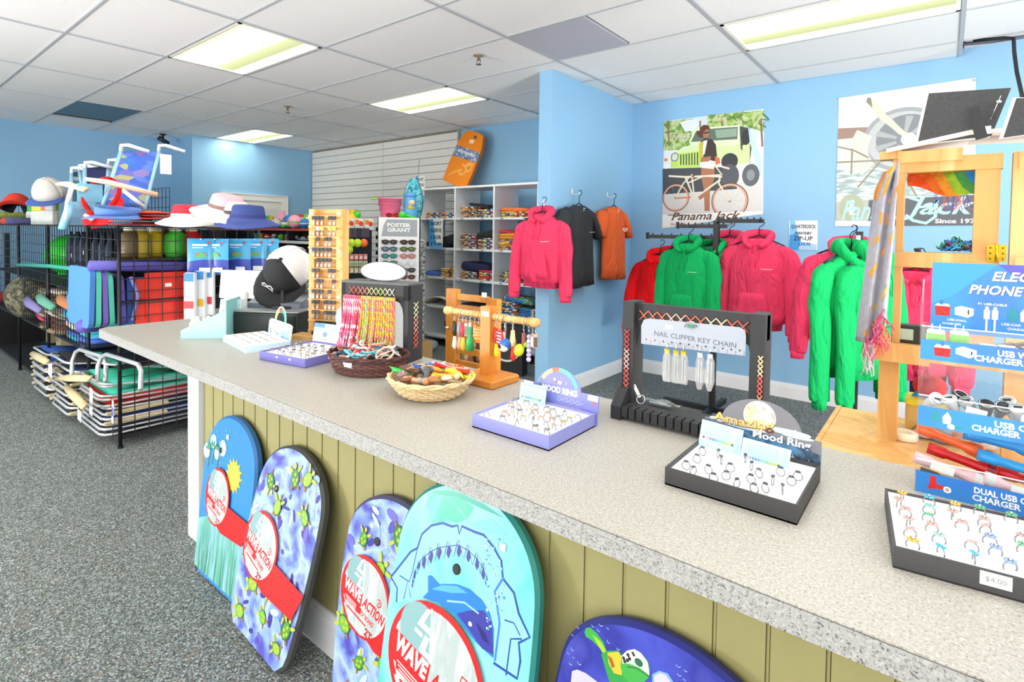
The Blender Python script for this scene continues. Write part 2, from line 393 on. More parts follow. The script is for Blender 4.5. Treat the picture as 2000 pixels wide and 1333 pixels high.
# slatted wall of two panels
sw = struct(MB().bx((-8.5, YB - .02, .13), (-5.03, YB - .001, CEIL), mt('#8f8672', .8)), 'wall_slatted')
SLAT = mt('#f0eee8', .55, var=.02, scale=20)
z = .2; prev = None
while z < CEIL - .02:
    for x0, x1 in ((-8.49, -6.585), (-6.575, -5.035)):
        m = MB(); h = min(.092, CEIL - z - .002)
        m.bx((x0, YB - .036, z), (x1, YB - .02, z + h), SLAT); m.obj('slat', sw)
    z += .1
MB().bx((-5.035, YB - .045, .13), (-5.015, YB - .001, CEIL), mt('#b9b3a4')).obj('edge_strip', sw)
# door in the left wall
dr = struct(MB().bx((-8.5, 3.64, 0), (-8.475, 4.47, 1.83), mt('#e6e4e0', .45)), 'door_1')
m = MB()
for y0, y1, z0, z1 in ((3.555, 3.64, 0, 1.83), (4.47, 4.555, 0, 1.83), (3.555, 4.555, 1.8305, 1.915)): m.bx((-8.5, y0, z0), (-8.46, y1, z1), mt('#f0eeea', .45))
for y0, y1, z0, z1 in ((3.54, 3.5545, 0, 1.915), (4.5555, 4.57, 0, 1.915), (3.54, 4.57, 1.9155, 1.93)): m.bx((-8.5, y0, z0), (-8.45, y1, z1), mt('#f0eeea', .45))
m.obj('door_frame', dr)
m = MB()
for y0, y1, z0, z1 in ((3.72, 4.02, 1.0, 1.72), (4.1, 4.4, 1.0, 1.72), (3.72, 4.02, .15, .9), (4.1, 4.4, .15, .9)): m.bx((-8.475, y0, z0), (-8.47, y1, z1), mt('#dedcd8', .45))
m.obj('door_panel', dr)
MB().lathe([(.0, 0), (.012, 0), (.012, .04), (.026, .05), (.026, .075), (.0, .08)], mt('#b9a76a', .3, 1), 12, TR(-8.475, 4.4, .95) @ RY(PI / 2)).obj('door_knob', dr)
MB(TR(-8.474, 3, 0) @ RZ(PI / 2) @ FRONT).R(1.12, 1.42, 1.3, 1.62, mt('#9fb0a6', .5)).R(1.14, 1.5, 1.28, 1.6, mt('#6f8577', .5)).obj('paper_notice', dr)

# ------------------------------------------------------------------ sales counter
CT = .90; CXL, CXR, CYF, CYB = -3.17, 1.6, .768, 1.395
def laminate(name, base, spots, scale, thr):
    m = bpy.data.materials.new('m_' + name); m.use_nodes = True; nt = m.node_tree; b = nt.nodes['Principled BSDF']; b.inputs['Roughness'].default_value = .42
    tc = nt.nodes.new('ShaderNodeTexCoord'); last = None
    rgbn = nt.nodes.new('ShaderNodeRGB'); rgbn.outputs[0].default_value = rgb(base); last = rgbn.outputs[0]
    for k, (c, sc, th) in enumerate(zip(spots, scale, thr)):
        n = nt.nodes.new('ShaderNodeTexNoise'); n.inputs['Scale'].default_value = sc; n.inputs['Detail'].default_value = 2
        mp = nt.nodes.new('ShaderNodeMapping'); mp.inputs['Location'].default_value = (k * 3.1, k * 7.7, 0); nt.links.new(tc.outputs['Object'], mp.inputs[0]); nt.links.new(mp.outputs[0], n.inputs['Vector'])
        mr = nt.nodes.new('ShaderNodeMapRange'); mr.inputs[1].default_value = th; mr.inputs[2].default_value = th + .04; nt.links.new(n.outputs['Fac'], mr.inputs[0])
        mx = nt.nodes.new('ShaderNodeMix'); mx.data_type = 'RGBA'; nt.links.new(mr.outputs[0], mx.inputs['Factor']); nt.links.new(last, mx.inputs['A']); mx.inputs['B'].default_value = rgb(c); last = mx.outputs['Result']
    nt.links.new(last, b.inputs['Base Color']); return m
TOPM = laminate('laminate_top', '#b0aca4', ['#9c978e', '#7d7973', '#bfbbb4'], [240, 330, 210], [.55, .63, .58])
EDGM = laminate('laminate_edge', '#a9a8a6', ['#918f8c', '#606062', '#b8b7b4'], [260, 300, 230], [.56, .62, .57])
ctr = thing('sales_counter', 'long shop counter with speckled laminate top and green beadboard front', 'counter', (0, 0, 0))
c_ = .035
outl = [(CXL + c_, CYF), (CXR, CYF), (CXR, CYB), (CXL + c_ * 2, CYB), (CXL, CYB - c_ * 2), (CXL, CYF + c_)]
m = MB(); m.prism(outl, CT - .002, CT, TOPM); m.obj('countertop', ctr)
m = MB(); m.prism([(x * 1.0, y + (.0006 if y < 1 else -.0006)) for x, y in outl], CT - .0034, CT - .0021, mt('#5a5853', .6)); m.obj('glue_seam', ctr, 'thin dark seam under the laminate')
m = MB(); m.prism(outl, CT - .041, CT - .0035, EDGM, side=EDGM); m.obj('countertop_edge', ctr, 'greyer speckled edge of the countertop')
MB().bx((CXL + .52, 1.0, 0), (CXR, 1.30, CT - .041), mt('#b9ab74', .7)).obj('carcass', ctr)
BEAD = mt('#a39c68', .5, var=.03, scale=12); x = -2.53
while x < CXR - .05:
    m = MB(); m.bx((x, .99, .0), (x + .0845, 1.0, CT - .041), BEAD); m.bx((x + .0855, .993, 0), (x + .0905, 1.0, CT - .041), BEAD); m.obj('beadboard', ctr); x += .0925
m = MB(); m.bx((-2.65, .968, 0), (-2.535, 1.0, CT - .041), mt('#eceef2', .4)); m.bx((-2.66, 1.0, 0), (-2.645, 1.31, CT - .041), mt('#eceef2', .4)); m.obj('corner_post', ctr, 'white end post of the counter')
m = MB(); m.bx((-2.535, .970, .001), (CXR, .989, .105), WHITE); m.bx((-2.535, .976, .105), (CXR, .989, .12), WHITE); m.bx((-2.535, .982, .12), (CXR, .989, .132), WHITE); m.obj('baseboard', ctr, 'white baseboard along the counter foot')
# ------------------------------------------------------------------ things on the counter
SILVER = mt('#b9bcc0', .25, 1); STEEL = mt('#d5d8da', .2, 1); CARD = mt('#f6f5f2', .7); INK = mt('#23252b', .6); PAPER = mt('#f7f7f4', .8)
BLK = mt('#2b2c2f', .6, bump=.15, scale=90, var=.1)
def ringmesh(gem, kind):
    b = MB(RX(PI / 2)); pts = [(.0088 * math.cos(t * PI / 6), .0088 * math.sin(t * PI / 6), 0) for t in range(12)]
    b.tube(pts, .0012, mt('#9a9ca0', .25, 1), 5, True); band = b.mesh('ring')
    g = MB()
    if kind == 'oval': g.ball((0, 0, .0098), (.0062, .0042, .0024), gem, 8, 4)
    elif kind == 'flower':
        for q in range(6): g.ball((.0052 * math.cos(q * PI / 3), .0052 * math.sin(q * PI / 3), .0098), (.0036, .0036, .0024), gem, 5, 3)
        g.ball((0, 0, .0115), .003, STEEL, 5, 3)
    else:
        for q in range(3): g.box(((q - 1) * .0048, 0, .0098), (.0042, .0048, .0026), gem, RZ(.4))
    return band, g.mesh('stone')
RINGS = {}
def rings(T, spots, gems, kinds, where, group, sc=1.0, rows=5):
    """one ring per slot; rows counted from the front of the tray"""
    ys = sorted(y for _, y in spots); lo, hi = ys[0], ys[-1] + 1e-6
    byrow = {}
    for x, y in spots: byrow.setdefault(int((y - lo) / (hi - lo) * rows), []).append((x, y))
    for rk, (r, sp) in enumerate(sorted(byrow.items())):
        for n, (x, y) in enumerate(sorted(sp)):
            k = (random.choice(gems), random.choice(kinds))
            if k not in RINGS: RINGS[k] = ringmesh(mt(k[0], .15, .1), k[1])
            b, g = RINGS[k]
            o = bpy.data.objects.new('finger_ring', b); COL.objects.link(o); s = bpy.data.objects.new('stone', g); COL.objects.link(s); s.parent = o
            o.matrix_world = T @ TR(x, y, .0) @ RZ(U(-.5, .5) + PI / 2 * random.choice((0, 0, 1))) @ Matrix.Scale(sc, 4)
            tag(o, where[0] + ' ring, %s from left in the %s row of the %s' % (ordw(n + 1), ordw(rk + 1), where[1]), 'ring', group)
def cardtray(t, w, d, h, col, inset, wall=.0035):
    m = MB(); c = mt(col, .55)
    m.bx((0, 0, 0), (w, wall, h), c); m.bx((0, d - wall, 0), (w, d, h), c); m.bx((0, wall, 0), (wall, d - wall, h), c); m.bx((w - wall, wall, 0), (w, d - wall, h), c)
    m.bx((0, 0, 0), (w, d, .003), c); m.obj('tray', t)
    m = MB(); m.bx((wall, wall, .003), (w - wall, d - wall, h - inset), mt('#fbfaf8', .85, bump=.1, scale=120)); m.obj('foam_pad', t, 'white foam pad with ring slots')
def spots_grid(w, d, nx, ny, mx, my, jit=.004, skip=.1, ytop=1):
    out = []
    for j in range(ny):
        for i in range(nx):
            if U(0, 1) < skip: continue
            out.append((mx + (w - 2 * mx) * i / (nx - 1) + U(-jit, jit), my + (d * ytop - 2 * my) * j / (ny - 1) + U(-jit, jit)))
    return out
SW = ['#b3363a', '#d8a0a8', '#9ba2b8', '#7d8bb5', '#6b84bd', '#6a96c9', '#7cb5c9', '#7fc0ae', '#7fbd84', '#93bd5f', '#b4b646', '#c9b23c', '#3d6a55']
def moodchart(T, w, h, parent, label):
    m = MB(T); m.bx((-w / 2, -h / 2, -.001), (w / 2, h / 2, 0), mt('#b6dcf5', .5)); m.lay = .0001
    for k in range(8): m.R(-w * .42, h * (.38 - .055 * k), w * (.3 - .05 * (k % 2)), h * (.365 - .055 * k), mt('#8fbfe2', .6))
    for k, c in enumerate(SW): m.R(-w * .42 + k * w * .058, -h * .16, -w * .375 + k * w * .058, -h * .07, mt(c, .5))
    for k in range(9): m.R(w * .36, h * (.4 - .09 * k), w * .45, h * (.38 - .09 * k), mt('#8fbfe2', .6))
    m.obj('mood_chart_card', parent, label)

# amazing mood ring box
T0 = TR(-.414, .982, CT) @ RZ(0)
ab = thing('ring_display_box', 'black ring tray with grey domed header card reading Amazing Mood Ring', 'ring display', (-.414, .984, CT))
W_, D_, H_ = .233, .21, .034
cardtray(ab, W_, D_, H_, '#3c3b3c', .008)
hm = MB(TR(0, D_ + .001, .0) @ RX(math.radians(-4)) @ FRONT)
out = [(0, .0), (W_, .0), (W_, .076)] + [(W_ * .5 + W_ * .345 * math.cos(t), .078 + .058 * math.sin(t)) for t in [PI * k / 16 for k in range(17)]] + [(0, .076)]
hm.prism(out, -.003, 0, mt('#77767c', .35)); hm.lay = .0004
navy = pattern('night_sky', ['#27405e', '#3f6c93', '#1d2f47', '#5d8fb4', '#243a56'], 14, .3, 'noise')
hm.P([(0.001, .001), (W_ - .001, .001), (W_ - .001, .05), (W_ * .75, .062), (W_ * .45, .071), (W_ * .2, .066), (0.001, .074)], navy)
for cx, cy, a, b in ((.05, .078, .04, .006), (.17, .082, .045, .006), (.09, .073, .05, .005), (.19, .076, .03, .004)): hm.E(cx, cy, a, b, mt('#b9cbdb', .4))
hm.E(.115, .101, .033, .033, mt('#c9c6cd', .3)); hm.E(.115, .101, .031, .031, pattern('pearl', ['#efeaf0', '#f3c7a6', '#f6e9a0', '#ef9f98', '#e9e4ee', '#bfe2c6', '#d9cfee'], 26, .2, 'noise', distort=1))
hm.R(.105, .098, .131, .106, PAPER)
hm.W('Amazing', .082, .083, .128, .026, mt('#5a3a1a', .5), bold=.055, arc=-.004, slope=.03); hm.W('Amazing', .082, .084, .126, .0245, mt('#f4bd72', .4), bold=.03, arc=-.004, slope=.03)
hm.W('Mood Ring', .160, .0605, .112, .021, mt('#34506f', .5), bold=.05); hm.W('Mood Ring', .159, .0615, .111, .020, mt('#f3f2f5', .4), bold=.03)
for cx, cy, r in ((.09, .047, .004), (.182, .034, .005), (.118, .046, .003), (.212, .032, .004), (.185, .088, .002), (.14, .04, .002)):
    hm.L([(cx - r, cy), (cx + r, cy)], .0009, PAPER); hm.L([(cx, cy - r), (cx, cy + r)], .0009, PAPER); hm.E(cx, cy, r * .35, r * .35, PAPER, n=8)
for k in range(5):
    hm.L([(.098, .0465 - .003 * k), (.113, .0465 - .003 * k)], .0006, mt('#9fb6cc')); hm.L([(.19, .033 - .003 * k), (.207, .033 - .003 * k)], .0006, mt('#9fb6cc'))
for k in range(26): hm.E(U(.15, W_ - .006), U(.004, .03), .0008, .0008, mt('#cfe0ee'), n=6)
hm.obj('header_card', ab, 'grey domed header card with night sky print')
moodchart(TR(.048, D_ - .034, .050) @ RX(math.radians(-16)) @ RZ(.0) @ FRONT @ RZ(-.05), .088, .058, ab, 'left pale blue mood chart card')
moodchart(TR(.140, D_ - .046, .036) @ RX(math.radians(-22)) @ FRONT @ RZ(-.04), .092, .058, ab, 'right pale blue mood chart card')
rings(TR(-.414, .984, CT + H_ + .0005), [(.03, .03), (.035, .075), (.07, .04), (.075, .1), (.105, .035), (.1, .075), (.13, .11), (.145, .05), (.15, .085), (.175, .03), (.178, .07), (.2, .045), (.205, .09), (.06, .128), (.11, .14), (.18, .12), (.21, .12), (.03, .12), (.05, .015), (.09, .01), (.13, .016), (.16, .015)],
      ['#4c4d52', '#5a5b60', '#3e4046'], ['oval'], ('dark-stoned', 'Amazing tray'), 'rings in the black mood ring tray', .9, 4)

# mood ring box, periwinkle
pb = thing('ring_display_box', 'periwinkle blue ring tray with rainbow arch header reading MOOD RING', 'ring display', (-.91, .968, CT))
W_, D_, H_ = .232, .2, .033
cardtray(pb, W_, D_, H_, '#8d90d2', .006)
PERI = mt('#7d80cb', .45)
hm = MB(TR(0, D_ + .001, 0) @ RX(math.radians(-8)) @ FRONT)
ar = [(W_ * .48 + .073 * math.cos(t), .06 + .066 * math.sin(t)) for t in [PI * k / 18 for k in range(19)]]
hm.prism([(-.004, 0), (W_ + .004, 0), (W_ + .004, .075), (W_ * .48 + .073, .075)] + ar[1:-1] + [(W_ * .48 - .073, .075), (-.004, .075)], -.003, 0, PERI); hm.lay = .0004
for k, (c, a0, a1) in enumerate((('#6e7aa0', 150, 180), ('#f0b98a', 112, 150), ('#e2685c', 92, 112), ('#63c8a0', 52, 92), ('#5fb6e4', 22, 52), ('#8d8fd0', 0, 22))):
    hm.A(W_ * .48, .06, .055, .066, math.radians(a0), math.radians(a1), mt(c, .45))
hm.W('MOOD RING', .115, .068, .11, .017, PAPER, bold=.05)
hm.R(-.003, .064, .03, .075, mt('#f2f0ee', .6)); hm.R(W_ - .028, .06, W_ + .002, .074, mt('#f2eede', .6)); hm.E(W_ - .012, .054, .005, .004, mt('#e46a6a')); hm.E(.02, .061, .004, .003, mt('#e46a6a'))
hm.E(.098, .094, .004, .004, mt('#eae6f4')); hm.E(.105, .088, .006, .003, mt('#e0626a')); hm.R(.109, .084, .121, .092, mt('#ffffff', .5)); hm.A(.133, .09, .003, .004, -1.5, 1.5, PAPER); hm.E(.118, .1, .001, .001, PAPER, n=8); hm.E(.172, .066, .0014, .0014, PAPER, n=8)
for k, dx in enumerate((.118, .138, .157, .176)):
    hm.L([(dx - .006, .045), (dx - .002, .052), (dx + .004, .051), (dx + .006, .045), (dx, .041)], .0009, mt('#d9dcf2'), True)
    hm.L([(dx + .006, .044), (dx + .014, .047)], .0009, mt('#d9dcf2'))
hm.E(.112, .05, .003, .003, mt('#3fae9a'), n=8); hm.R(.105, .026, .185, .035, mt('#a394c9')); hm.R(.11, .018, .2, .0215, mt('#9a97d6'))
hm.E(.212, .022, .006, .006, mt('#5f63b5')); hm.E(.216, .028, .0012, .0012, PAPER, n=6)
hm.obj('header_card', pb, 'header card with a rainbow arch')
moodchart(TR(.05, D_ - .02, .045) @ RX(math.radians(-10)) @ FRONT, .086, .05, pb, 'front pale blue mood chart card')
moodchart(TR(.046, D_ - .014, .05) @ RX(math.radians(-10)) @ FRONT @ RZ(.03), .086, .05, pb, 'rear pale blue mood chart card')
rings(TR(-.91, .968, CT + H_ - .004), spots_grid(W_, D_, 7, 5, .022, .022, .007, .12, .86), ['#b8a886', '#8f8f83', '#d6c79a', '#a9adb2', '#c9a58c', '#7c7f6e'], ['flower', 'oval', 'tri'],
      ('pale-stoned', 'periwinkle tray'), 'rings in the periwinkle tray', 1.0)

# plain black ring tray at the front right
tb = thing('ring_tray', 'open black ring tray with sparkling coloured rings, at the right edge of the counter', 'ring display', (-.046, .948, CT), math.radians(7))
W_, D_, H_ = .33, .215, .032
cardtray(tb, W_, D_, H_, '#444445', .004)
pm = MB(TR(.115, -.0004, .021) @ FRONT); pm.R(-.017, -.01, .017, .009, PAPER); pm.lay += .0003; pm.W('$4.00', 0, -.001, .022, .008, mt('#8a8c90')); pm.obj('price_sticker', tb)
T0 = TR(-.046, .948, CT + H_) @ RZ(math.radians(7))
rings(T0, spots_grid(W_, D_, 9, 6, .022, .022, .005, .05), ['#69bf8b', '#4fb3d6', '#9cc9b9', '#e2b052', '#c9a6a0', '#cdd0d8', '#5cae7a', '#8ea3c9'], ['flower', 'flower', 'tri'],
      ('sparkling', 'open black tray'), 'rings in the black tray at the right edge', .95, 6)

# small white box tray, far end
wb = thing('ring_display_box', 'small white ring box with rainbow handle header, beside the aqua wedge box', 'ring display', (-2.42, 1.02, CT), math.radians(-8))
W_, D_, H_ = .3, .17, .026
m = MB(); m.bx((0, 0, 0), (W_, D_, H_), mt('#cfe8f2', .5)); m.bx((.004, .004, H_), (W_ - .004, D_ - .004, H_ + .002), CARD)
m.obj('tray', wb)
m = MB()
for i in range(7):
    for j in range(4): m.box((.04 + .035 * i + U(-.005, .005), .03 + .035 * j, H_ + .004), (.014, .006, .004), mt('#b9b3b4', .3))
m.obj('ring_slots', wb, kind='stuff')
hm = MB(TR(.03, D_ + .001, 0) @ RX(math.radians(-6)) @ FRONT)
hm.prism([(0, 0), (.255, 0), (.262, .085), (.235, .09), (.02, .09), (.0, .08)], -.003, 0, mt('#dff0f7', .5)); hm.lay = .0004
for a0, a1, c in ((0, 40, '#3fae9a'), (40, 80, '#49b6a0'), (80, 115, '#d8533c'), (115, 150, '#eac24a'), (150, 180, '#9ccf70')): hm.A(.13, .088, .043, .06, math.radians(a0), math.radians(a1), mt(c, .4))
hm.A(.13, .088, .06, .066, 0, PI, CARD); hm.R(.15, .02, .245, .065, mt('#b5d3f0', .5))
for k in range(10): hm.E(U(.02, .24), U(.02, .085), .006, .004, mt(random.choice(['#6f8fa8', '#8fb0a0', '#c98a8a', '#8a93b0'])), n=8)
for k in range(3): hm.R(.155, .03 + .011 * k, .235, .033 + .011 * k, mt('#8fb2dc'))
hm.obj('header_card', wb, 'white header card with rainbow arch')

# purple tray with blue and white header
vb = thing('ring_display_box', 'purple ring tray with blue and white header showing a big gem, before the wooden tower', 'ring display', (-1.985, .965, CT), math.radians(9.5))
W_, D_, H_ = .245, .235, .032
cardtray(vb, W_, D_, H_, '#7a78c4', .006)
pm = MB(TR(0, -.0004, .0) @ FRONT); pm.lay += .0003
for x in (.09, .16): pm.R(x, .018, x + .012, .024, PAPER)
pm.obj('sticker', vb)
hm = MB(TR(-.005, D_ + .001, 0) @ RX(math.radians(-10)) @ FRONT)
hm.prism([(0, 0), (.255, 0), (.255, .1), (.22, .105), (.035, .105), (.0, .1)], -.003, 0, mt('#eef3ee', .5)); hm.lay = .0004
hm.R(.003, .07, .252, .1, mt('#a9cdee')); hm.R(.0, .088, .06, .1045, mt('#5b90d8')); hm.R(.215, .07, .255, .09, mt('#5b90d8'))
for k in range(9): hm.E(U(.06, .2), U(.06, .095), U(.01, .02), U(.006, .012), mt(random.choice(['#3f5f98', '#dfe9ee', '#7c98bd', '#c8d3d8'])), n=10)
for k in range(4): hm.L([(.02, .052 - .011 * k), (.09, .055 - .011 * k), (.17, .051 - .011 * k), (.235, .054 - .011 * k)], .0016, mt('#8fa08f' if k < 2 else '#c5d6b8'))
hm.obj('header_card', vb, 'header card with blue sky print')
m = MB(TR(.17, D_ + .012, .135)); m.lathe([(.0, -.045), (.03, -.03), (.05, 0), (.05, .012), (.034, .03), (.0, .034)], pattern('gem', ['#dff0ee', '#a8d0d2', '#f6fbfa', '#8fbcc2'], 30, .15), 10, RX(PI / 2) @ Matrix.Diagonal((1, 1, .12, 1)))
m.obj('gem_cutout', vb, 'pale aqua gem cut-out')
rings(TR(-1.985, .965, CT + H_ - .003) @ RZ(math.radians(9.5)), spots_grid(W_, D_, 6, 5, .025, .03, .007, .05, .84), ['#8c7f6a', '#a89a84', '#6f6a60', '#b8a98c'], ['flower', 'oval'],
      ('silver', 'purple tray'), 'rings in the purple tray', 1.0)

# aqua wedge box with bottles
wg = thing('wedge_display_box', 'pale aqua wedge-sided display box at the far end of the counter', 'display box', (-2.62, .93, CT), math.radians(47))
m = MB(); AQ = mt('#b4e4ee', .5); AQ2 = mt('#8fd2d4', .5)
for y in (0, .17): m.prism([(0, 0), (.185, 0), (.185, .125), (0, .035)], y - .0015, y + .0015, AQ, RX(PI / 2) @ Matrix.Scale(-1, 4, (0, 0, 1)))
m.bx((0, 0, 0), (.185, .17, .003), AQ); m.bx((0, 0, 0), (.003, .17, .035), AQ); m.bx((.182, 0, 0), (.185, .17, .165), AQ2); m.obj('box', wg)
m = MB(); m.bx((.176, .01, .05), (.18, .16, .16), mt('#d8c39c', .6)); m.obj('back_card', wg)
for k in range(7):
    b = MB(); c = ['#8cc63f', '#e9efd9', '#7fb83a', '#d7e23a', '#e6ebe0', '#6db33f', '#cfd8c8'][k]
    b.lathe([(.014, 0), (.015, .004), (.015, .058), (.008, .066), (.008, .08), (.0, .081)], mt('#eef1ea', .25), 10); b.lathe([(.0154, .012), (.0154, .048)], mt(c, .4), 10, cap=False)
    o = solo(b, 'balm_tube', ['green', 'white', 'leaf green', 'yellow', 'off-white', 'dark green', 'pale grey'][k] + ' banded small bottle standing in the aqua wedge box', 'bottle', (0, 0, 0), group='bottles in the aqua wedge box')
    o.matrix_world = TR(-2.62, .93, CT + .0035) @ RZ(math.radians(47)) @ TR(.035 + .04 * (k % 4), .035 + .05 * (k // 3) * .9 + .015 * (k % 2), 0)
# clear leaflet holders and white pad behind
for k, (x, y, w, h, lab) in enumerate(((-2.60, 1.12, .11, .17, 'clear acrylic leaflet holder just behind the aqua wedge box'), (-2.735, 1.17, .13, .15, 'wide clear leaflet holder leftmost behind the aqua wedge box'))):
    t = thing('leaflet_holder', lab, 'leaflet holder', (x, y, CT), math.radians(25))
    m = MB(); g = glass('acrylic'); m.box((0, .03, h / 2), (w, .003, h), g, RX(-.15)); m.box((0, -.01, h * .32), (w, .003, h * .6), g, RX(-.15)); m.bx((-w / 2, -.03, 0), (w / 2, .05, .003), g); m.obj('shell', t)
    m = MB(); m.box((0, .012, h * .48), (w * .9, .012, h * .9), mt('#d6e6ea', .6), RX(-.15)); m.box((0, .004, h * .6), (w * .7, .003, h * .4), mt('#b9d3da', .6), RX(-.15)); m.obj('leaflets', t)
# register box, printer slab, white screen
rg = thing('cash_drawer', 'black cash drawer under the grey receipt scanner slab', 'cash drawer', (onZ(520, 655, CT).x - .03, 1.21, CT), math.radians(33))
m = MB(); m.bbox((0, .1, .052), (.36, .24, .104), .008, mt('#26302f', .55, bump=.2, scale=160)); m.bx((-.18, -.022, .104), (.18, .22, .110), mt('#8f9496', .4)); m.obj('body', rg)
m = MB(); m.bx((-.165, -.024, .014), (.165, -.019, .09), mt('#1f2827', .5)); m.lathe([(.008, 0), (.008, .004), (0, .004)], SILVER, 10, TR(.1, -.024, .05) @ RX(PI / 2)); m.obj('drawer_front', rg)
sl = thing('receipt_printer', 'low slate-grey printer with sloped front on the black cash drawer', 'printer', (onZ(520, 655, CT).x - .07, 1.28, CT + .1105), math.radians(33))
m = MB(); m.prism([(-.0, 0), (.2, 0), (.2, .062), (.12, .058), (.0, .022)], -.13, .13, mt('#6b7280', .4), RZ(PI / 2) @ RX(PI / 2)); m.obj('body', sl)
m = MB(); m.bx((-.05, .12, .061), (.1, .19, .092), mt('#5a616b', .45)); m.obj('lid', sl)
sc = thing('payment_screen', 'white angled screen back standing behind the aqua wedge box', 'screen', (-2.90, 1.33, CT), math.radians(32))
m = MB(); m.bbox((.03, 0, .19), (.36, .016, .15), .006, mt('#ecebe8', .4), RX(-.12)); m.obj('panel', sc)
m = MB(); m.lathe([(.055, 0), (.055, .012), (.016, .018), (.014, .15), (.0, .15)], mt('#e6e6e4', .4), 14); m.obj('stand', sc)
m = MB(); m.box((.1, -.012, .2), (.1, .003, .08), mt('#e4efec', .5), RX(-.12)); m.obj('note', sc)
# trucker cap hung on a stand
ch = thing('cap_stand', 'thin black stand holding up the black and white trucker cap', 'stand', (onY(552, 590, 1.31).x, 1.31, CT + .1105), math.radians(38))
m = MB(); m.lathe([(.05, 0), (.05, .008), (.008, .012), (.008, .15), (.03, .17), (.0, .172)], BLK, 12); m.obj('pole', ch)
def cap(name, label, crown, mesh, brim, group=None, logo=None, strap=None):
    """baseball cap: front points to -y, sits on z=0, about 19 cm wide"""
    t = thing(name, label, 'cap', (0, 0, 0), 0, group)
    def dome(u, v, k=1.0):
        a = u * 2 * PI; e = (v ** .8) * PI / 2
        return (.085 * k * math.cos(e) * math.cos(a), .098 * k * math.cos(e) * math.sin(a), .118 * k * math.sin(e) ** .9 + .002)
    m = MB(); m.grid(lambda u, v: dome(.55 + .4 * u, v * .93), 10, 7, crown, thick=.003); m.obj('front_panel', t, None)
    m = MB(); m.grid(lambda u, v: dome(-.05 + .6 * u, (.0 if not .4 < u < .6 else .22) + v * (.93 - (.0 if not .4 < u < .6 else .22))), 15, 7, mesh, thick=.003)
    for q in (0, 1.5, 3): m.tube([dome(q / 6, v / 8 * .93, 1.012) for v in range(9)], .0015, mesh, 4)
    m.obj('back_panel', t, None)
    MB().ball((0, 0, .12), (.008, .008, .005), crown, 8, 4).obj('button', t)
    def bf(u, v):
        a = -PI + u * PI; r = 1 + v * .72 * math.sin(u * PI) ** .6
        return (.085 * r * math.cos(a) * (1 - .12 * v), .098 * r * math.sin(a), .004 - .02 * v * abs(math.cos(a)) ** 1.5 + .004 * v)
    m = MB(); m.grid(bf, 14, 4, brim, thick=-.004); m.obj('brim', t)
    if strap: m = MB(); m.grid(lambda u, v: (.07 * math.cos(.35 * PI + u * .3 * PI), .1 * math.sin(.35 * PI + u * .3 * PI), .004 + .016 * v), 6, 1, strap, thick=.002); m.obj('strap', t)
    if logo: logo(t, dome)
    return t
def caplogo(t, dome):
    m = MB(TR(0, -.103, .062) @ RX(math.radians(-28)) @ FRONT); m.L([(-.025, .0), (-.012, .01), (0, .002), (.014, .012), (.026, .0)], .006, PAPER); m.L([(-.026, -.008), (0, -.004), (.027, -.01)], .004, PAPER); m.obj('logo', t, 'small white logo')
c1 = cap('trucker_cap', 'black and white mesh trucker cap hanging brim down over the grey printer', mt('#26282a', .85), mt('#eeeef0', .8, bump=.25, scale=300), mt('#1e2022', .8), logo=caplogo)
m = MB(TR(.06, .0, -.03)); m.bx((-.012, -.12, .02), (.012, -.06, .023), PAPER); m.obj('price_tag', c1, 'long white price tag')
q = onY(552, 528, 1.31); c1.matrix_world = TR(q.x, 1.31, q.z) @ RZ(math.radians(30)) @ RY(math.radians(28)) @ RX(math.radians(62)) @ Matrix.Scale(1.22, 4) @ TR(0, .02, -.05)
# ------------------------------------------------------------------ wooden tower of name key tags
PINE = pattern('pine', ['#e2b06a', '#d79f56', '#ebc07e', '#dca85f'], 6, .5, 'noise', (1, 1, .12), 1.2)
HONEY = pattern('honey', ['#dd9136', '#cf8029', '#e69f46'], 7, .45, 'noise', (1, 1, .15), 1.2)
PALE = pattern('pale_pine', ['#dca968', '#d19a56', '#e4b87c', '#d8a360'], 6, .5, 'noise', (1, 1, .1), 1.5)
p0 = onZ(597, 652, CT); TWX = onY(636, 645, 1.335).x; TWR = math.radians(24)
tw = thing('key_tag_tower', 'tall pine tower hung with rows of black key tags', 'display stand', (TWX, 1.335, CT), TWR)
TWH = .575
m = MB(); m.bx((-.16, -.045, 0), (.16, .05, .016), PINE); m.obj('base', tw)
m = MB(); m.bx((-.082, -.006, .016), (-.055, .045, TWH), PINE); m.obj('upright', tw); m = MB(); m.bx((.055, -.006, .016), (.085, .045, TWH), PINE); m.obj('upright', tw)
MB().bx((-.055, .02, .016), (.055, .03, TWH), PINE).obj('back_board', tw)
NR = 12
for r in range(NR):
    z = TWH - .035 - r * .046
    MB().bx((-.082, -.012, z), (.082, .0, z + .008), PINE).obj('rail', tw)
for z in (TWH - .02, TWH * .68, TWH * .33): MB().box((-.068, -.009, z), (.012, .006, .014), PAPER).obj('label_tab', tw); MB().box((.07, -.009, z), (.012, .006, .014), PAPER).obj('label_tab', tw)
TWM = TR(TWX, 1.335, CT) @ RZ(TWR)
kt = {}
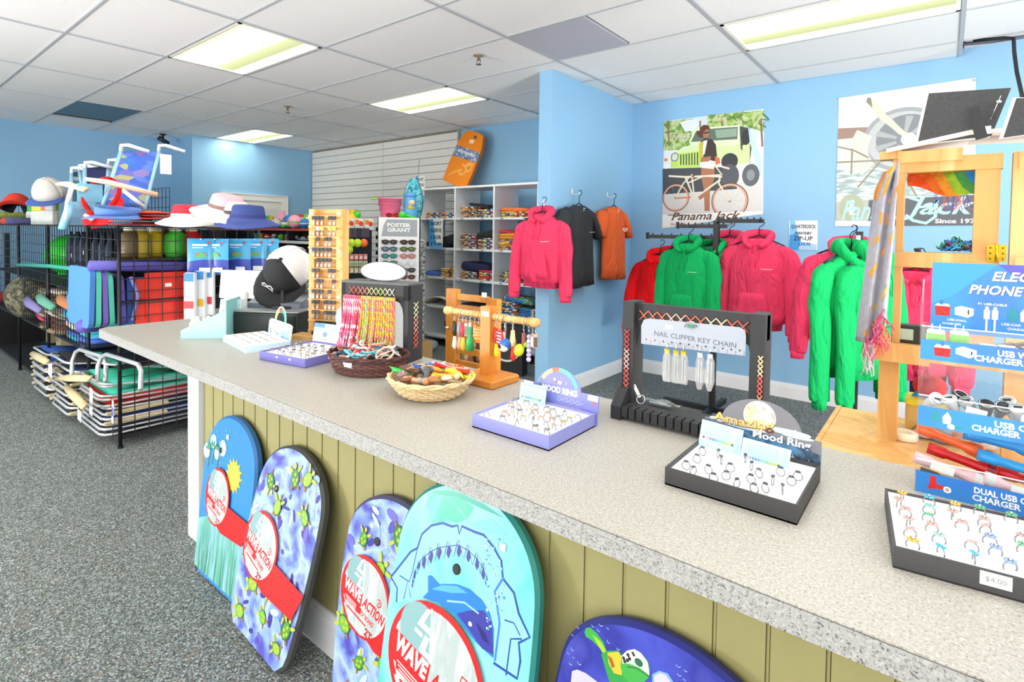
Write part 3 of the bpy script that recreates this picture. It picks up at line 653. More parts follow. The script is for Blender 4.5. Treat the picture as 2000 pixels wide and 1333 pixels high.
for r in range(NR):
    z = TWH - .035 - r * .046
    for q in range(6):
        x = -.05 + .02 * q
        if U(0, 1) < .18: continue
        col = random.choice(['#26262b', '#26262b', '#303038', '#1d1d22']) if r != 1 else random.choice(['#b9c94a', '#c9d7e8', '#d98a3a'])
        if col not in kt:
            b = MB(); b.bx((-.0085, -.006, -.012), (.0085, -.002, .004), mt(col, .4)); b.tube([(.004 * math.cos(t * PI / 4), -.004, -.016 + .005 * math.sin(t * PI / 4)) for t in range(8)], .0009, STEEL, 4, True); b.bx((-.004, -.006, -.034), (.004, -.0035, -.021), STEEL); kt[col] = b.mesh('key_tag')
        o = bpy.data.objects.new('key_tag', kt[col]); COL.objects.link(o); o.matrix_world = TWM @ TR(x, -.013, z)
        tag(o, '%s key tag, %s from left in the %s row of the pine tower' % ('black' if r != 1 else 'bright', ordw(q + 1), ordw(r + 1)), 'key tag', 'key tags on the pine tower')
# ------------------------------------------------------------------ black bracelet rack with neon braids
br = thing('bracelet_rack', 'black laced wooden rack with oval sign, hung with neon braided bracelets', 'display rack', (-1.815, 1.195, CT), math.radians(17))
RW, RD, RH = .297, .1, .285
m = MB(); m.bx((0, 0, RH - .055), (RW, .018, RH), BLK); m.obj('top_beam', br)
m = MB(); m.bx((0, 0, 0), (.02, RD, RH), BLK); m.obj('side_panel', br)
m = MB(); hole = [(0, 0), (RD, 0), (RD, RH), (0, RH)]; m.prism(hole, 0, .02, BLK, TR(RW - .02, 0, 0) @ RZ(PI / 2) @ RX(PI / 2)); m.obj('side_panel', br)
m = MB(); m.prism([(.02, RH - .055), (.06, RH - .055), (.035, RH - .065), (.024, RH - .085), (.02, RH - .11)], -.018, 0, BLK, RX(PI / 2)); m.prism([(RW - .02, RH - .055), (RW - .02, RH - .11), (RW - .024, RH - .085), (RW - .035, RH - .065), (RW - .06, RH - .055)], -.018, 0, BLK, RX(PI / 2)); m.obj('corner_bracket', br)
m = MB(); m.bx((.02, RD - .012, 0), (RW - .02, RD, .03), BLK); m.bx((.02, 0, 0), (RW - .02, .02, .014), BLK); m.obj('bottom_rail', br)
m = MB(); m.bx((.0, .0, RH), (RW, RD, RH + .008), mt('#5a5b5d', .5)); m.obj('top_board', br)
def lacing(T, L, h, n, cols, r=.0016):
    m = MB(T)
    for k in range(n):
        a, b = L * k / n, L * (k + 1) / n; c = mt(cols[k * len(cols) // n], .6)
        m.tube([(a, 0, h), (b, 0, 0)], r, c, 5); m.tube([(a, -.001, 0), (b, -.001, h)], r, c, 5)
    return m
lacing(TR(.04, -.002, RH - .042), .2, .028, 10, ['#e8705a', '#ef8f84', '#e9d9a0', '#cfe28a', '#f0ead0']).obj('lacing', br, 'pink and yellow cord lacing')
lacing(Matrix(((0, -1, 0, RW + .002), (0, 0, 1, .036), (1, 0, 0, .05), (0, 0, 0, 1))), .17, .028, 9, ['#e0604e', '#ef9a8a', '#d8e4a8']).obj('lacing', br, 'pink cord lacing')
m = MB(TR(RW * .56, .03, RH + .045) @ FRONT); m.prism([(.105 * math.cos(t * PI / 16), .038 * math.sin(t * PI / 16)) for t in range(32)], -.006, 0, mt('#3c3e42', .4)); m.lay = .0004; m.E(0, .001, .1, .035, mt('#bfc2cc', .35), n=32); m.E(.01, .012, .05, .012, mt('#c9dcf2', .4)); m.R(-.06, -.01, .05, -.004, mt('#e6d9ee', .4)); m.E(.065, .012, .006, .004, mt('#b9c2d2'), n=8); m.obj('oval_sign', br, 'white oval sign with dark rim')
NEON = ['#f29ac0', '#ee6fa4', '#f4b9d2', '#ee3f62', '#e8485a', '#b7b3bf', '#d9e85a', '#f2e23a', '#f4a04a', '#8fe0a8', '#f27fa8', '#f7c24a', '#f2705a', '#ef8fb4', '#f6e86a', '#c9ee6a']
NMIX = [pattern('neon_mix%d' % k, c, 42, .7, 'noise') for k, c in enumerate((['#f29ac0', '#ffffff', '#ee6fa4', '#e8485a', '#f4b9d2'], ['#f2e23a', '#f27fa8', '#f4a04a', '#b9ee7a', '#f2705a'], ['#d9e85a', '#8fe0c8', '#f2e23a', '#b7b3bf', '#ee6fa4']))]
def braid(c1, c2, L, bend, tail, mix=None):
    b = MB(); n = 22
    for ph, c in ((0, c1), (2 * PI / 3, c2), (4 * PI / 3, c1)):
        pts = [(.0028 * math.cos(ph + k * 1.25) + bend * (k / n) ** 2, .0028 * math.sin(ph + k * 1.25) - .004, -L * .68 * k / n) for k in range(n + 1)]
        b.tube(pts, .0021, mix if (mix and ph) else mt(c, .7), 4)
    for q in range(3): b.tube([(bend, -.004, -L * .68), (bend * 1.5 + .004 * (q - 1), -.006, -L * .85), (bend * 2.1 + .008 * (q - 1), -.006, -L)], .0014, mt((c1, c2, c1)[q], .7), 4)
    return b
BRM = TR(-1.815, 1.195, CT) @ RZ(math.radians(17))
def ncol(f):
    return random.choice(['#f3a3c6', '#ee6fa4', '#f4c2d6', '#ffffff'] if f < .22 else ['#ee3f62', '#e8485a', '#f07a5a'] if f < .34 else ['#d9e85a', '#b7b3bf', '#8fe0c8', '#f2e23a'] if f < .5 else ['#f2e23a', '#f27fa8', '#f4a04a', '#b9ee7a', '#f2705a'])
for k in range(46):
    f = k / 45; c1, c2 = ncol(f), ncol(f)
    b = braid(c1, c2, .235 + U(-.015, .012), -.022 * (1 - f) + U(-.004, .004), 1, NMIX[0 if f < .34 else random.choice((1, 2, 1))])
    o = b.obj('braided_bracelet'); o.matrix_world = BRM @ TR(.026 + f * .225, -.008 - .009 * (k % 2), RH - .045)
    side = 'pink and white' if f < .22 else 'red' if f < .34 else 'yellow-green and grey' if f < .5 else 'yellow, orange and pink'
    tag(o, side + ' braided bracelet, %s from left on the black laced rack' % ordw(k + 1), 'bracelet', 'braided bracelets on the black rack')
# ------------------------------------------------------------------ wicker baskets
def basket(name, label, loc, rx, ry, h, flare, cols, rz=0):
    t = thing(name, label, 'basket', loc, rz); n = 44; rows = int(h / .0058)
    m = MB(); c = [mt(x, .6, bump=.2, scale=200) for x in cols]
    for k in range(rows):
        f = k / (rows - 1); s = flare + (1 - flare) * f ** .7; z = .004 + h * f
        for ph in (0, 1):
            pts = [((rx * s + .0022 * (1 if (j + ph + k) % 2 else -1)) * math.cos(2 * PI * j / n), (ry * s + .0022 * (1 if (j + ph + k) % 2 else -1)) * math.sin(2 * PI * j / n), z) for j in range(n)]
            if ph == 0: m.tube(pts, .0032, c[k % len(c)], 4, True)
    m.obj('weave', t)
    m = MB()
    for j in range(n // 2):
        a = 2 * PI * (2 * j) / n; m.tube([((rx * (flare + (1 - flare) * f ** .7) - .001) * math.cos(a), (ry * (flare + (1 - flare) * f ** .7) - .001) * math.sin(a), .003 + h * f) for f in (0, .33, .66, 1)], .0022, c[0], 4)
    m.obj('stakes', t)
    m = MB()
    for ph in (0, PI): m.tube([((rx + .004 * math.cos(ph + j * .8)) * math.cos(2 * PI * j / 60), (ry + .004 * math.cos(ph + j * .8)) * math.sin(2 * PI * j / 60), h + .004 + .004 * math.sin(ph + j * .8)) for j in range(60)], .004, c[-1], 5, True)
    m.obj('rim', t)
    m = MB(); m.lathe([(.001, .002), (1, .002), (1, .005), (.001, .005)], c[0], 32, Matrix.Diagonal((rx * flare, ry * flare, 1, 1))); m.obj('bottom', t)
    return t
b1 = basket('wicker_basket', 'dark brown oval wicker basket heaped with string bracelets', (-1.555, 1.13, CT), .148, .112, .058, .80, ['#5d3530', '#744039', '#6a3b34', '#4c2b28'], math.radians(12))
m = MB(TR(-1.5, 1.012, CT + .05) @ RZ(.35) @ FRONT); m.R(-.014, -.007, .014, .007, PAPER)
o = m.obj('price_sticker', b1); o.parent = b1; o.matrix_parent_inverse = Matrix(); o.location = (0, 0, 0)
o.matrix_basis = (TR(-1.555, 1.13, CT) @ RZ(math.radians(12))).inverted()
for k in range(54):
    a = U(0, 2 * PI); q = U(0, .82) ** .6; x, y = .13 * q * math.cos(a), .095 * q * math.sin(a)
    c = random.choice(['#e9e4e0', '#f3efea', '#6fc3d3', '#4fa7bd', '#d9404a', '#b3363f', '#f0a58e', '#f6c9b4', '#3c6b86', '#ffffff', '#8d5a55'])
    R0 = U(.022, .036); b = MB(); b.tube([(R0 * math.cos(t * PI / 8), R0 * U(.7, .8) * math.sin(t * PI / 8), U(-.004, .004)) for t in range(16)], U(.0028, .0042), mt(c, .75), 5, True)
    o = b.obj('string_bracelet'); z = .05 + .026 * (1 - q * q) + U(-.012, .012)
    o.matrix_world = TR(-1.555, 1.13, CT) @ RZ(math.radians(12)) @ TR(x, y, z) @ RX(U(-.6, .6)) @ RY(U(-.6, .6)) @ RZ(U(0, 3))
    nm = {'#e9e4e0': 'off-white', '#f3efea': 'off-white', '#ffffff': 'white', '#6fc3d3': 'aqua', '#4fa7bd': 'teal', '#d9404a': 'red', '#b3363f': 'dark red', '#f0a58e': 'coral', '#f6c9b4': 'peach', '#3c6b86': 'slate blue', '#8d5a55': 'brown'}[c]
    tag(o, nm + ' looped string bracelet in the brown wicker basket', 'bracelet', 'string bracelets in the brown basket')
b2 = basket('wicker_basket', 'light tan round wicker basket full of novelty key rings', (-1.192, 1.088, CT), .128, .122, .05, .66, ['#d8bd8d', '#cfb07c', '#e2caa0', '#dcc294'])
def kr_item(kind, c, c2):
    b = MB(); m1, m2 = mt(c, .35), mt(c2, .4)
    if kind == 'fish': b.ball((0, 0, 0), (.032, .009, .008), m1, 10, 6); b.prism([(.028, 0), (.046, .012), (.042, 0), (.046, -.012)], -.002, .002, m2); b.prism([(-.005, .006), (.01, .018), (.012, .006)], -.002, .002, m2); b.ball((-.022, .005, .006), .0022, mt('#111111', .3), 6, 4)
    elif kind == 'bone': b.tube([(-.028, 0, 0), (-.014, 0, 0), (.014, 0, 0), (.028, 0, 0)], [.010, .006, .006, .010], m1, 8); b.ball((-.03, .006, 0), .008, m1, 8, 5); b.ball((-.03, -.006, 0), .008, m1, 8, 5); b.ball((.03, .006, 0), .008, m2, 8, 5); b.ball((.03, -.006, 0), .008, m2, 8, 5)
    elif kind == 'knife': b.bbox((0, 0, 0), (.072, .015, .011), .004, m1); b.bx((-.03, -.004, .0056), (.03, .004, .0064), m2); b.tube([(.036, 0, 0), (.042, .003, 0), (.046, 0, 0), (.042, -.003, 0)], .0012, STEEL, 4, True)
    elif kind == 'flipflop': b.prism([(x * .03, y * .011) for x, y in ((-1, .5), (-.5, 1), (.3, .8), (.8, 1), (1, .4), (1, -.4), (.8, -1), (.3, -.8), (-.5, -1), (-1, -.5))], -.003, .003, m1); b.tube([(-.004, .009, .004), (.004, .004, .009), (.014, 0, .004), (.004, -.004, .009), (-.004, -.009, .004)], .0018, m2, 5)
    elif kind == 'shell': b.lathe([(.0, -.006), (.018, -.004), (.02, 0), (.012, .007), (.0, .01)], m1, 10, Matrix.Diagonal((1, .8, 1, 1))); b.tube([(-.012, 0, .006), (0, 0, .0105), (.012, 0, .006)], .0015, m2, 4)
    elif kind == 'chili': b.tube([(-.03, 0, 0), (-.01, .004, 0), (.015, .002, 0), (.035, -.01, 0)], [.009, .009, .006, .001], m1, 8); b.tube([(-.03, 0, 0), (-.04, -.003, .002)], .003, m2, 5)
    else: b.lathe([(.0, -.004), (.017, -.004), (.017, .004), (.0, .004)], m1, 14); b.lathe([(.0, .0042), (.009, .0045), (.0, .005)], m2, 10)
    return b
KIT = [('fish', '#2f56b8', '#3f86d0', 'blue fish'), ('knife', '#c8202c', '#e8b8b0', 'red pocket knife'), ('bone', '#f2b62e', '#f0d3a8', 'yellow and tan bone'), ('knife', '#2f2f33', '#9a9ca0', 'black pocket knife'), ('shell', '#8f6f78', '#d9c6c2', 'mauve shell'), ('chili', '#35b24a', '#2a7d38', 'green chili'),
       ('flipflop', '#f08a4a', '#c9552e', 'orange flip-flop'), ('disc', '#e8dc3a', '#f6f0a0', 'yellow smiling disc'), ('fish', '#3a78c9', '#d9e4ee', 'light blue dolphin'), ('flipflop', '#b98a5e', '#7a5636', 'brown sandal'), ('knife', '#e03a2e', '#f0e0d0', 'bright red whistle'), ('bone', '#d9a47a', '#b9804e', 'wood coloured bone'),
       ('shell', '#a9713f', '#e2c08a', 'brown shell'), ('chili', '#d8342a', '#3c8f3a', 'red chili'), ('disc', '#7a4a30', '#c99a6a', 'brown wooden disc'), ('flipflop', '#2b4fa8', '#6aa0e0', 'blue flip-flop'), ('knife', '#3b57b5', '#8aa8e6', 'blue pocket knife'), ('bone', '#5a5b60', '#8d8f94', 'grey dumbbell'), ('shell', '#e6cdb0', '#b98f6a', 'cream shell'), ('fish', '#f0a030', '#e86a2a', 'orange fish'),
       ('chili', '#f3e23c', '#4da84a', 'yellow pepper'), ('flipflop', '#6a4a3a', '#c9a27a', 'dark brown sandal')]
LAY = [(-.075, .02), (.015, .05), (.06, .0), (.0, -.025), (-.05, -.065), (-.085, -.045), (.03, .09), (.085, .075), (-.045, .03), (-.095, -.01), (.05, .07), (.03, -.075), (.07, -.055), (-.03, .08), (-.01, -.085), (-.07, .055), (-.02, .05), (.03, -.045), (.085, -.02), (-.01, .015), (.06, .04), (-.06, -.03)]
for (kind, c, c2, nm), (x, y) in zip(KIT, LAY):
    o = kr_item(kind, c, c2).obj('novelty_key_ring'); r = math.hypot(x, y) / .12
    o.matrix_world = TR(-1.192, 1.088, CT) @ TR(x, y, .05 + .018 * (1 - r * r) + U(0, .008)) @ RZ(U(-.9, .9) + (PI if U(0, 1) < .3 else 0)) @ RX(U(-.25, .25)) @ RY(U(-.3, .3)) @ Matrix.Scale(1.15, 4)
    tag(o, nm + ' key ring lying in the light tan wicker basket', 'key ring', 'novelty key rings in the tan basket')
# filler key chains lower in the basket
for k in range(26):
    c = random.choice(['#a8673a', '#c99a6a', '#7a5a4a', '#d8b48a', '#8a3a30', '#b8bcc2', '#e0c7a6']); b = MB(); b.bbox((0, 0, 0), (U(.03, .05), U(.012, .018), .006), .004, mt(c, .5)); b.tube([(.02 + .006 * math.cos(t), .006 * math.sin(t), .004) for t in [PI * q / 4 for q in range(8)]], .001, STEEL, 4, True)
    a = U(0, 2 * PI); q = U(0, 1) ** .5 * .095
    o = b.obj('wooden_key_ring'); o.matrix_world = TR(-1.192 + q * math.cos(a), 1.088 + q * math.sin(a), CT + U(.028, .05)) @ RZ(U(0, 6)) @ RX(U(-.3, .3)) @ RY(U(-.3, .3))
    tag(o, 'small flat wooden or metal key ring lower in the light tan basket', 'key ring', 'small flat key rings lower in the tan basket')
# ------------------------------------------------------------------ T stand with hanging key chains
ts = thing('key_chain_stand', 'orange wooden T-shaped stand with crossing dowel full of key chains', 'display stand', (-1.155, 1.30, CT), 0)
MB().bbox((0, 0, .0125), (.155, .135, .025), .006, HONEY).obj('base', ts)
MB().box((0, 0, .135), (.042, .036, .22), HONEY).obj('post', ts)
m = MB(TR(0, 0, .213) @ RY(PI / 2)); m.lathe([(.0, -.2), (.0135, -.198), (.0145, -.19), (.0145, -.175), (.0105, -.17), (.0105, .17), (.0145, .175), (.0145, .19), (.0135, .198), (.0, .2)], PINE, 12); m.obj('dowel', ts)
pm = MB(TR(0, -.0185, .222) @ FRONT); pm.R(-.016, -.008, .016, .008, PAPER); pm.obj('price_sticker', ts)
HANG = [(-.155, '#3a2e2a', '#e8e2da', 'long', 'black and white'), (-.135, '#9aa0a8', '#d9a87a', 'long', 'grey and tan'), (-.118, '#e0404a', '#f2c23a', 'long', 'red and yellow'), (-.1, '#b8bcc0', '#8a6a50', 'flat', 'silver and brown'), (-.082, '#2fae62', '#2fae62', 'bottle', 'bright green bottle'), (-.062, '#b98a5a', '#d9b48a', 'flat', 'wooden'), (-.042, '#f08a3a', '#f3b06a', 'wide', 'orange fish skeleton'),
        (.032, '#d8282e', '#f2dc2e', 'long', 'red and yellow'), (.05, '#e0303a', '#f4f0ea', 'wide', 'red crab'), (.068, '#26262a', '#f0f0ee', 'flat', 'black and white'), (.072, '#2f6fc0', '#f2f4f6', 'ball', 'blue and white ball'), (.1, '#e6cf9a', '#e0262c', 'long', 'cream and red'), (.146, '#8a4a36', '#d2dd2e', 'bird', 'yellow-green toucan'), (.163, '#b8a8d6', '#cfc4e8', 'beads', 'lilac beaded'), (.178, '#b9855a', '#d9d4cc', 'flat', 'tan wooden'), (.19, '#b0aaa0', '#5a4a3e', 'flat', 'small brown')]
for k, (x, c, c2, kind, nm) in enumerate(HANG):
    b = MB(); b.tube([(0, .014 * math.cos(t), .014 * math.sin(t)) for t in [2 * PI * q / 12 for q in range(12)]], .0012, STEEL, 4, True)
    for q in range(3): b.tube([(.003 * math.cos(t) * (q % 2) , .003 * math.cos(t) * (1 - q % 2), -.018 - .006 * q + .004 * math.sin(t)) for t in [2 * PI * w / 6 for w in range(6)]], .0009, STEEL, 3, True)
    z0 = -.034; m1, m2 = mt(c, .4), mt(c2, .4)
    if kind == 'long': b.tube([(0, 0, z0), (0, 0, z0 - .03), (.002, 0, z0 - .05)], [.006, .009, .005], m1, 7); b.tube([(.002, 0, z0 - .05), (.003, 0, z0 - .085), (.002, 0, z0 - .095)], [.005, .01, .004], m2, 7)
    elif kind == 'flat': b.bbox((0, 0, z0 - .022), (.017, .005, .045), .004, m1); b.box((0, -.003, z0 - .025), (.011, .001, .03), m2)
    elif kind == 'bottle': b.lathe([(.0, z0 - .09), (.013, z0 - .09), (.013, z0 - .055), (.006, z0 - .04), (.0055, z0 - .01), (0, z0 - .01)], m1, 10); b.box((0, 0, z0 - .006), (.008, .006, .02), mt('#e6e2da'))
    elif kind == 'wide': b.lathe([(.0, -.03), (.014, -.025), (.019, 0), (.012, .02), (.0, .028)], m1, 10, TR(0, 0, z0 - .03) @ Matrix.Diagonal((1, .45, 1, 1))); [b.bx((-.014, -.0085, z0 - .045 + .01 * q), (.014, -.0075, z0 - .041 + .01 * q), m2) for q in range(4)]
    elif kind == 'ball': b.ball((0, 0, z0 - .048), .019, m1, 12, 8); b.ball((0, -.004, z0 - .054), .017, m2, 12, 8); b.box((0, 0, z0 - .012), (.004, .004, .03), STEEL); b.lathe([(.0, 0), (.007, .001), (.0, .002)], INK, 10, TR(.0, -.0205, z0 - .052) @ RX(PI / 2))
    elif kind == 'bird': b.bbox((0, 0, z0 - .022), (.013, .008, .042), .003, m1); b.ball((.002, 0, z0 - .058), (.017, .011, .021), m2, 10, 6, RY(.5) @ TR(.028, 0, .005)); b.ball((.008, 0, z0 - .038), .009, mt('#8fb92e', .4), 8, 5)
    elif kind == 'beads':
        for q in range(6): b.ball((0, 0, z0 - .012 - .014 * q), .0078, (m1, m2)[q % 2], 8, 5)
    o = solo(b, 'key_chain', nm + ' key chain on the orange T stand' + (', left arm' if x < 0 else ', right arm'), 'key chain', (-1.155 + x, 1.30 - .0 + U(-.002, .002), CT + .213), (0, 0, U(-.4, .4)), 'key chains on the orange T stand')
# wooden ladder rack behind the counter
lr = thing('ladder_rack', 'orange wooden ladder rack standing behind the key chain stand', 'display rack', (-1.79, 1.72, 0), math.radians(0))
for x in (0, .245): MB().bx((x, 0, 0), (x + .06, .032, 1.125 - x * .1), HONEY).obj('post', lr)
for z in (.3, .5, .68, .78, .84, .9, .965, 1.03, 1.08): MB().bx((.06, .006, z), (.245, .028, z + .026), HONEY).obj('slat', lr)
MB().box((.235, -.002, 1.115), (.02, .01, .02), PAPER).obj('label_tab', lr)
m = MB(); m.tube([(.02, .016, .95), (.02, -.02, .95)], .006, STEEL, 6); m.obj('peg', lr)
# ------------------------------------------------------------------ body boards leaning on the counter front
def hwid(t, h):
    base = .90 + .10 * math.sin(min(1, t / .55) * PI / 2) if t < .55 else 1 - .13 * ((t - .55) / .45) ** 2
    top = max(0, 1 - (max(0, (t - .74) / .26)) ** 2.5) ** .5 if t > .74 else 1
    bot = 1 - .2 * (1 - t / .09) ** 2 if t < .09 else 1
    return base * top * bot
def board_outline(w, h, ins=0):
    N = 34; ts = [1 - (1 - k / N) ** 1.9 for k in range(N)] + [1]
    R_ = [(hwid(t, h) * (w / 2 - ins), ins + (h - 2 * ins) * t) for t in ts]
    return R_ + [(-x, y) for x, y in reversed(R_[:-1])]
def board(label, xc, yb, w, h, roll, face, edge, ytop=.956, th=.03):
    lean = math.asin((ytop - yb) / h)
    drop = abs(w * .40 * math.sin(math.radians(roll)))
    M = TR(xc, yb, drop + .002 + th * math.sin(lean)) @ RX(-lean) @ FRONT @ RZ(math.radians(roll))   # local x right, y up the board, z towards the shop
    t = thing('body_board', label, 'body board', (0, 0, 0)); t.matrix_world = M
    m = MB(); rings_ = [[(x, y, z) for x, y in board_outline(w, h, i)] for i, z in ((.007, -th), (0, -th + .007), (0, -.008), (.008, 0))]
    m.loft(rings_, edge, smooth=False); m.obj('foam_core', t)
    m = MB(); m.lay = .0004; m.P(board_outline(w, h, .0085), face); m.obj('deck_print', t)
    return t, M
def on_board(M, px, py):
    """photo pixel -> local coordinates of the board's face"""
    d = fw + RT * ((px - CX_) / F_) - UP * ((py - CY_) / F_); n = (M.to_3x3() @ Vector((0, 0, 1))); o = M.translation
    p = CAMP + d * ((o - CAMP).dot(n) / d.dot(n)); q = M.inverted() @ p
    return (q.x, q.y)
RED = mt('#d81e22', .35); WHT = mt('#f2f3f2', .45)
WOODY = pattern('wave_card', ['#c3cccc', '#aebbbb', '#d2d9d8', '#9cb0b0'], 22, .4, 'noise', (1, .25, 1))
def wave_label(t, M, c, rx, ry, k, age, w):
    """oval wrapper card: red rim, pale inside, lettering"""
    m = MB(TR(c[0], c[1], 0) @ RZ(-.2) @ TR(-c[0], -c[1], 0)); m.lay = .008; cx, cy = c
    m.P([(cx, cy + ry * .45), (cx + rx, cy + ry * .1), (cx + (w * .5 - cx) * 1.0, cy + ry * .32), (cx + (w * .475 - cx) * .98, cy - ry * .55), (cx + rx * .8, cy - ry * .95), (cx, cy - ry * .8)], RED)
    m.E(cx, cy, rx, ry, RED, n=40); m.E(cx + .0 * rx, cy - .02 * ry, rx * .91, ry * .91, WOODY, n=40)
    m.E(cx - rx * .45, cy + ry * .35, rx * .42, ry * .45, mt('#86b0b4', .4)); m.P([(cx - rx * .35, cy + ry * .85), (cx + rx * .45, cy + ry * .75), (cx + rx * .7, cy + ry * .1), (cx - rx * .1, cy)], WOODY)
    m.P([(cx - rx * .98, cy + ry * .06), (cx - rx * .07, cy + ry * .06), (cx - rx * .04, cy - ry * .3), (cx - rx * .7, cy - ry * .62), (cx - rx * .9, cy - ry * .4)], RED)
    m.P([(cx - rx * .78, cy - ry * .42), (cx + rx * .5, cy - ry * .42), (cx + rx * .2, cy - ry * .93), (cx - rx * .35, cy - ry * .9)], WOODY)
    m.W('WAVE', cx - rx * .47, cy - ry * .1, rx * .74, ry * .30, WHT, bold=.05); m.W('ACTION', cx + rx * .43, cy - ry * .1, rx * .88, ry * .28, RED, bold=.035, shear=.25)
    m.P([(cx - rx * .75, cy - ry * .33), (cx + rx * .02, cy - ry * .33), (cx - rx * .02, cy - ry * .5), (cx - rx * .68, cy - ry * .5)], RED)
    m.W('BODY BOARD', cx + rx * .22, cy - ry * .42, rx * .66, ry * .13, RED, bold=.03)
    for q in range(3): m.R(cx - rx * (.7 - .04 * q), cy - ry * (.36 + .05 * q), cx - rx * .2, cy - ry * (.38 + .05 * q), WHT)
    m.R(cx - rx * .55, cy - ry * .58, cx + rx * .3, cy - ry * .62, RED)
    # wave emblem: stacked slanting bars
    ex, ey = cx - rx * .32, cy + ry * .42
    m.P([(ex - .1 * rx, ey + .36 * ry), (ex - .02 * rx, ey + .36 * ry), (ex - .08 * rx, ey + .12 * ry), (ex + .14 * rx, ey + .12 * ry), (ex + .14 * rx, ey + .02 * ry), (ex - .2 * rx, ey + .02 * ry)], WHT)
    m.P([(ex + .0 * rx, ey - .03 * ry), (ex + .1 * rx, ey - .03 * ry), (ex + .08 * rx, ey - .25 * ry), (ex + .24 * rx, ey - .25 * ry), (ex + .24 * rx, ey - .33 * ry), (ex - .04 * rx, ey - .33 * ry)], WHT)
    m.R(ex - .22 * rx, ey - .12 * ry, ex - .04 * rx, ey - .05 * ry, WHT)
    if age == '6+':
        sx, sy = cx + rx * .62, cy + ry * .2; s = rx * .13
        m.P([(sx - s, sy + s), (sx + s, sy + s), (sx + s, sy - s * .4), (sx, sy - s * 1.3), (sx - s, sy - s * .4)], RED); m.P([(sx - s * .85, sy + s * .85), (sx + s * .85, sy + s * .85), (sx + s * .85, sy + s * .3), (sx - s * .85, sy + s * .3)], WHT); m.W('6+', sx, sy - s * .3, s * 1.2, s * .9, WHT, bold=.05)
    else:
        m.W(age, cx + rx * .45, cy - ry * .72, rx * .3, ry * .2, mt('#b3262a', .4), bold=.04); m.A(cx + rx * .55, cy + ry * .2, rx * .07, rx * .1, -2.4, 2.4, RED); m.E(cx + rx * .55, cy + ry * .2, rx * .03, rx * .03, RED, n=8)
    m.obj('wrapper_label', t, 'red and white oval wrapper label')
def plug(t, x, y):
    m = MB(TR(x, y, .0006)); m.lathe([(.0, 0), (.012, 0), (.012, .003), (.008, .004), (.0, .002)], BLK, 14); m.obj('leash_plug', t, 'black leash plug')
GREENS = ['#4f9e2e', '#74b83a', '#3d8a35', '#8fbf3a']
def turtle(m, x, y, s, r):
    g = mt(random.choice(GREENS), .4); y2 = mt('#b9c23a', .4); dk = mt('#2f6b26', .4); br = mt('#a8752e', .4)
    def p(a, b): return (x + s * (a * math.cos(r) - b * math.sin(r)), y + s * (a * math.sin(r) + b * math.cos(r)))
    for a, b, rx, ry, q in ((.9, .75, .62, .2, .9), (.9, -.75, .62, .2, -.9), (-.85, .55, .4, .16, 2.5), (-.85, -.55, .4, .16, -2.5)):
        m.E(*p(a, b), rx * s, ry * s, br if rx < .5 else y2, r + q, n=8)
    m.E(*p(1.25, 0), .34 * s, .24 * s, y2, r, n=8); m.E(x, y, s, .78 * s, dk, r, n=12); m.E(*p(.03, .05), .88 * s, .66 * s, g, r, n=12)
    for a, b in ((.4, .0), (-.15, .3), (-.15, -.3), (-.55, 0)): m.E(*p(a, b), .22 * s, .18 * s, y2, r, n=6)
SEA = pattern('purple_sea', ['#3f3a96', '#5d5cc0', '#86a4ea', '#b4cdf4', '#6f7fd6', '#4a46a8'], 8, .3, 'noise', (1, 1, 1), .4)
# shark board (front, tallest)
bs, Ms = board('aqua body board with open shark jaw print, tallest of the row under the counter', -.885, .80, .475, .765, 1, pattern('aqua_water', ['#57c9c4', '#7fdde0', '#93e2ee', '#49bfa8', '#8cd9f0'], 4, .3, 'noise', (1, .7, 1), .6), mt('#2f8f86', .5))
def SP(pts): return [on_board(Ms, 620 + x / 3.227, 920 + y / 3.227) for x, y in pts]
m = MB(); m.lay = .0008; LB = mt('#93d6ec', .35); NV = mt('#1f4fa3', .35)
m.P(SP([(780, 190), (880, 160), (990, 230), (950, 300), (880, 330), (800, 300)]), mt('#4dc9a6', .35)); m.P(SP([(850, 190), (900, 240), (960, 330), (1100, 300), (1200, 410), (1080, 400), (960, 340)]), mt('#7fd0d6', .35))
m.P(SP([(720, 135), (800, 122), (900, 140), (1050, 210), (1180, 300), (1060, 250), (880, 165), (760, 150)]), mt('#35b39a', .35))
jaw = [(465, 670), (590, 510), (632, 487), (660, 400), (720, 345), (790, 330), (850, 352), (885, 345), (895, 400), (912, 350), (990, 385), (1050, 405), (1110, 480), (1160, 570), (1170, 680), (1240, 770), (1270, 900), (1340, 1050), (1270, 1085), (1280, 1200), (1260, 1310), (1110, 1210), (1120, 1000), (1100, 800), (1060, 690), (1020, 560), (890, 465), (760, 480), (690, 540), (640, 600), (600, 700), (595, 810), (500, 830), (510, 740)]
m.P(SP(jaw), LB)
m.L(SP(jaw[:22]), .0058, NV); m.L(SP([(465, 670), (505, 740), (500, 830)]), .005, NV); m.L(SP([(632, 487), (600, 640), (580, 700), (520, 660)]), .003, NV); m.L(SP([(545, 810), (570, 700), (590, 800)]), .003, NV)
m.L(SP([(1170, 680), (1120, 760), (1150, 960), (1120, 1200)]), .006, mt('#3f7fd0', .35)); m.L(SP([(1190, 1290), (1220, 1060), (1290, 1060)]), .004, NV); m.L(SP([(1180, 940), (1240, 960), (1280, 1040)]), .003, NV)
arc = [(600, 700), (615, 640), (640, 585), (672, 545), (715, 510), (765, 485), (825, 475), (890, 468), (950, 500), (1005, 550), (1045, 610), (1075, 690)]
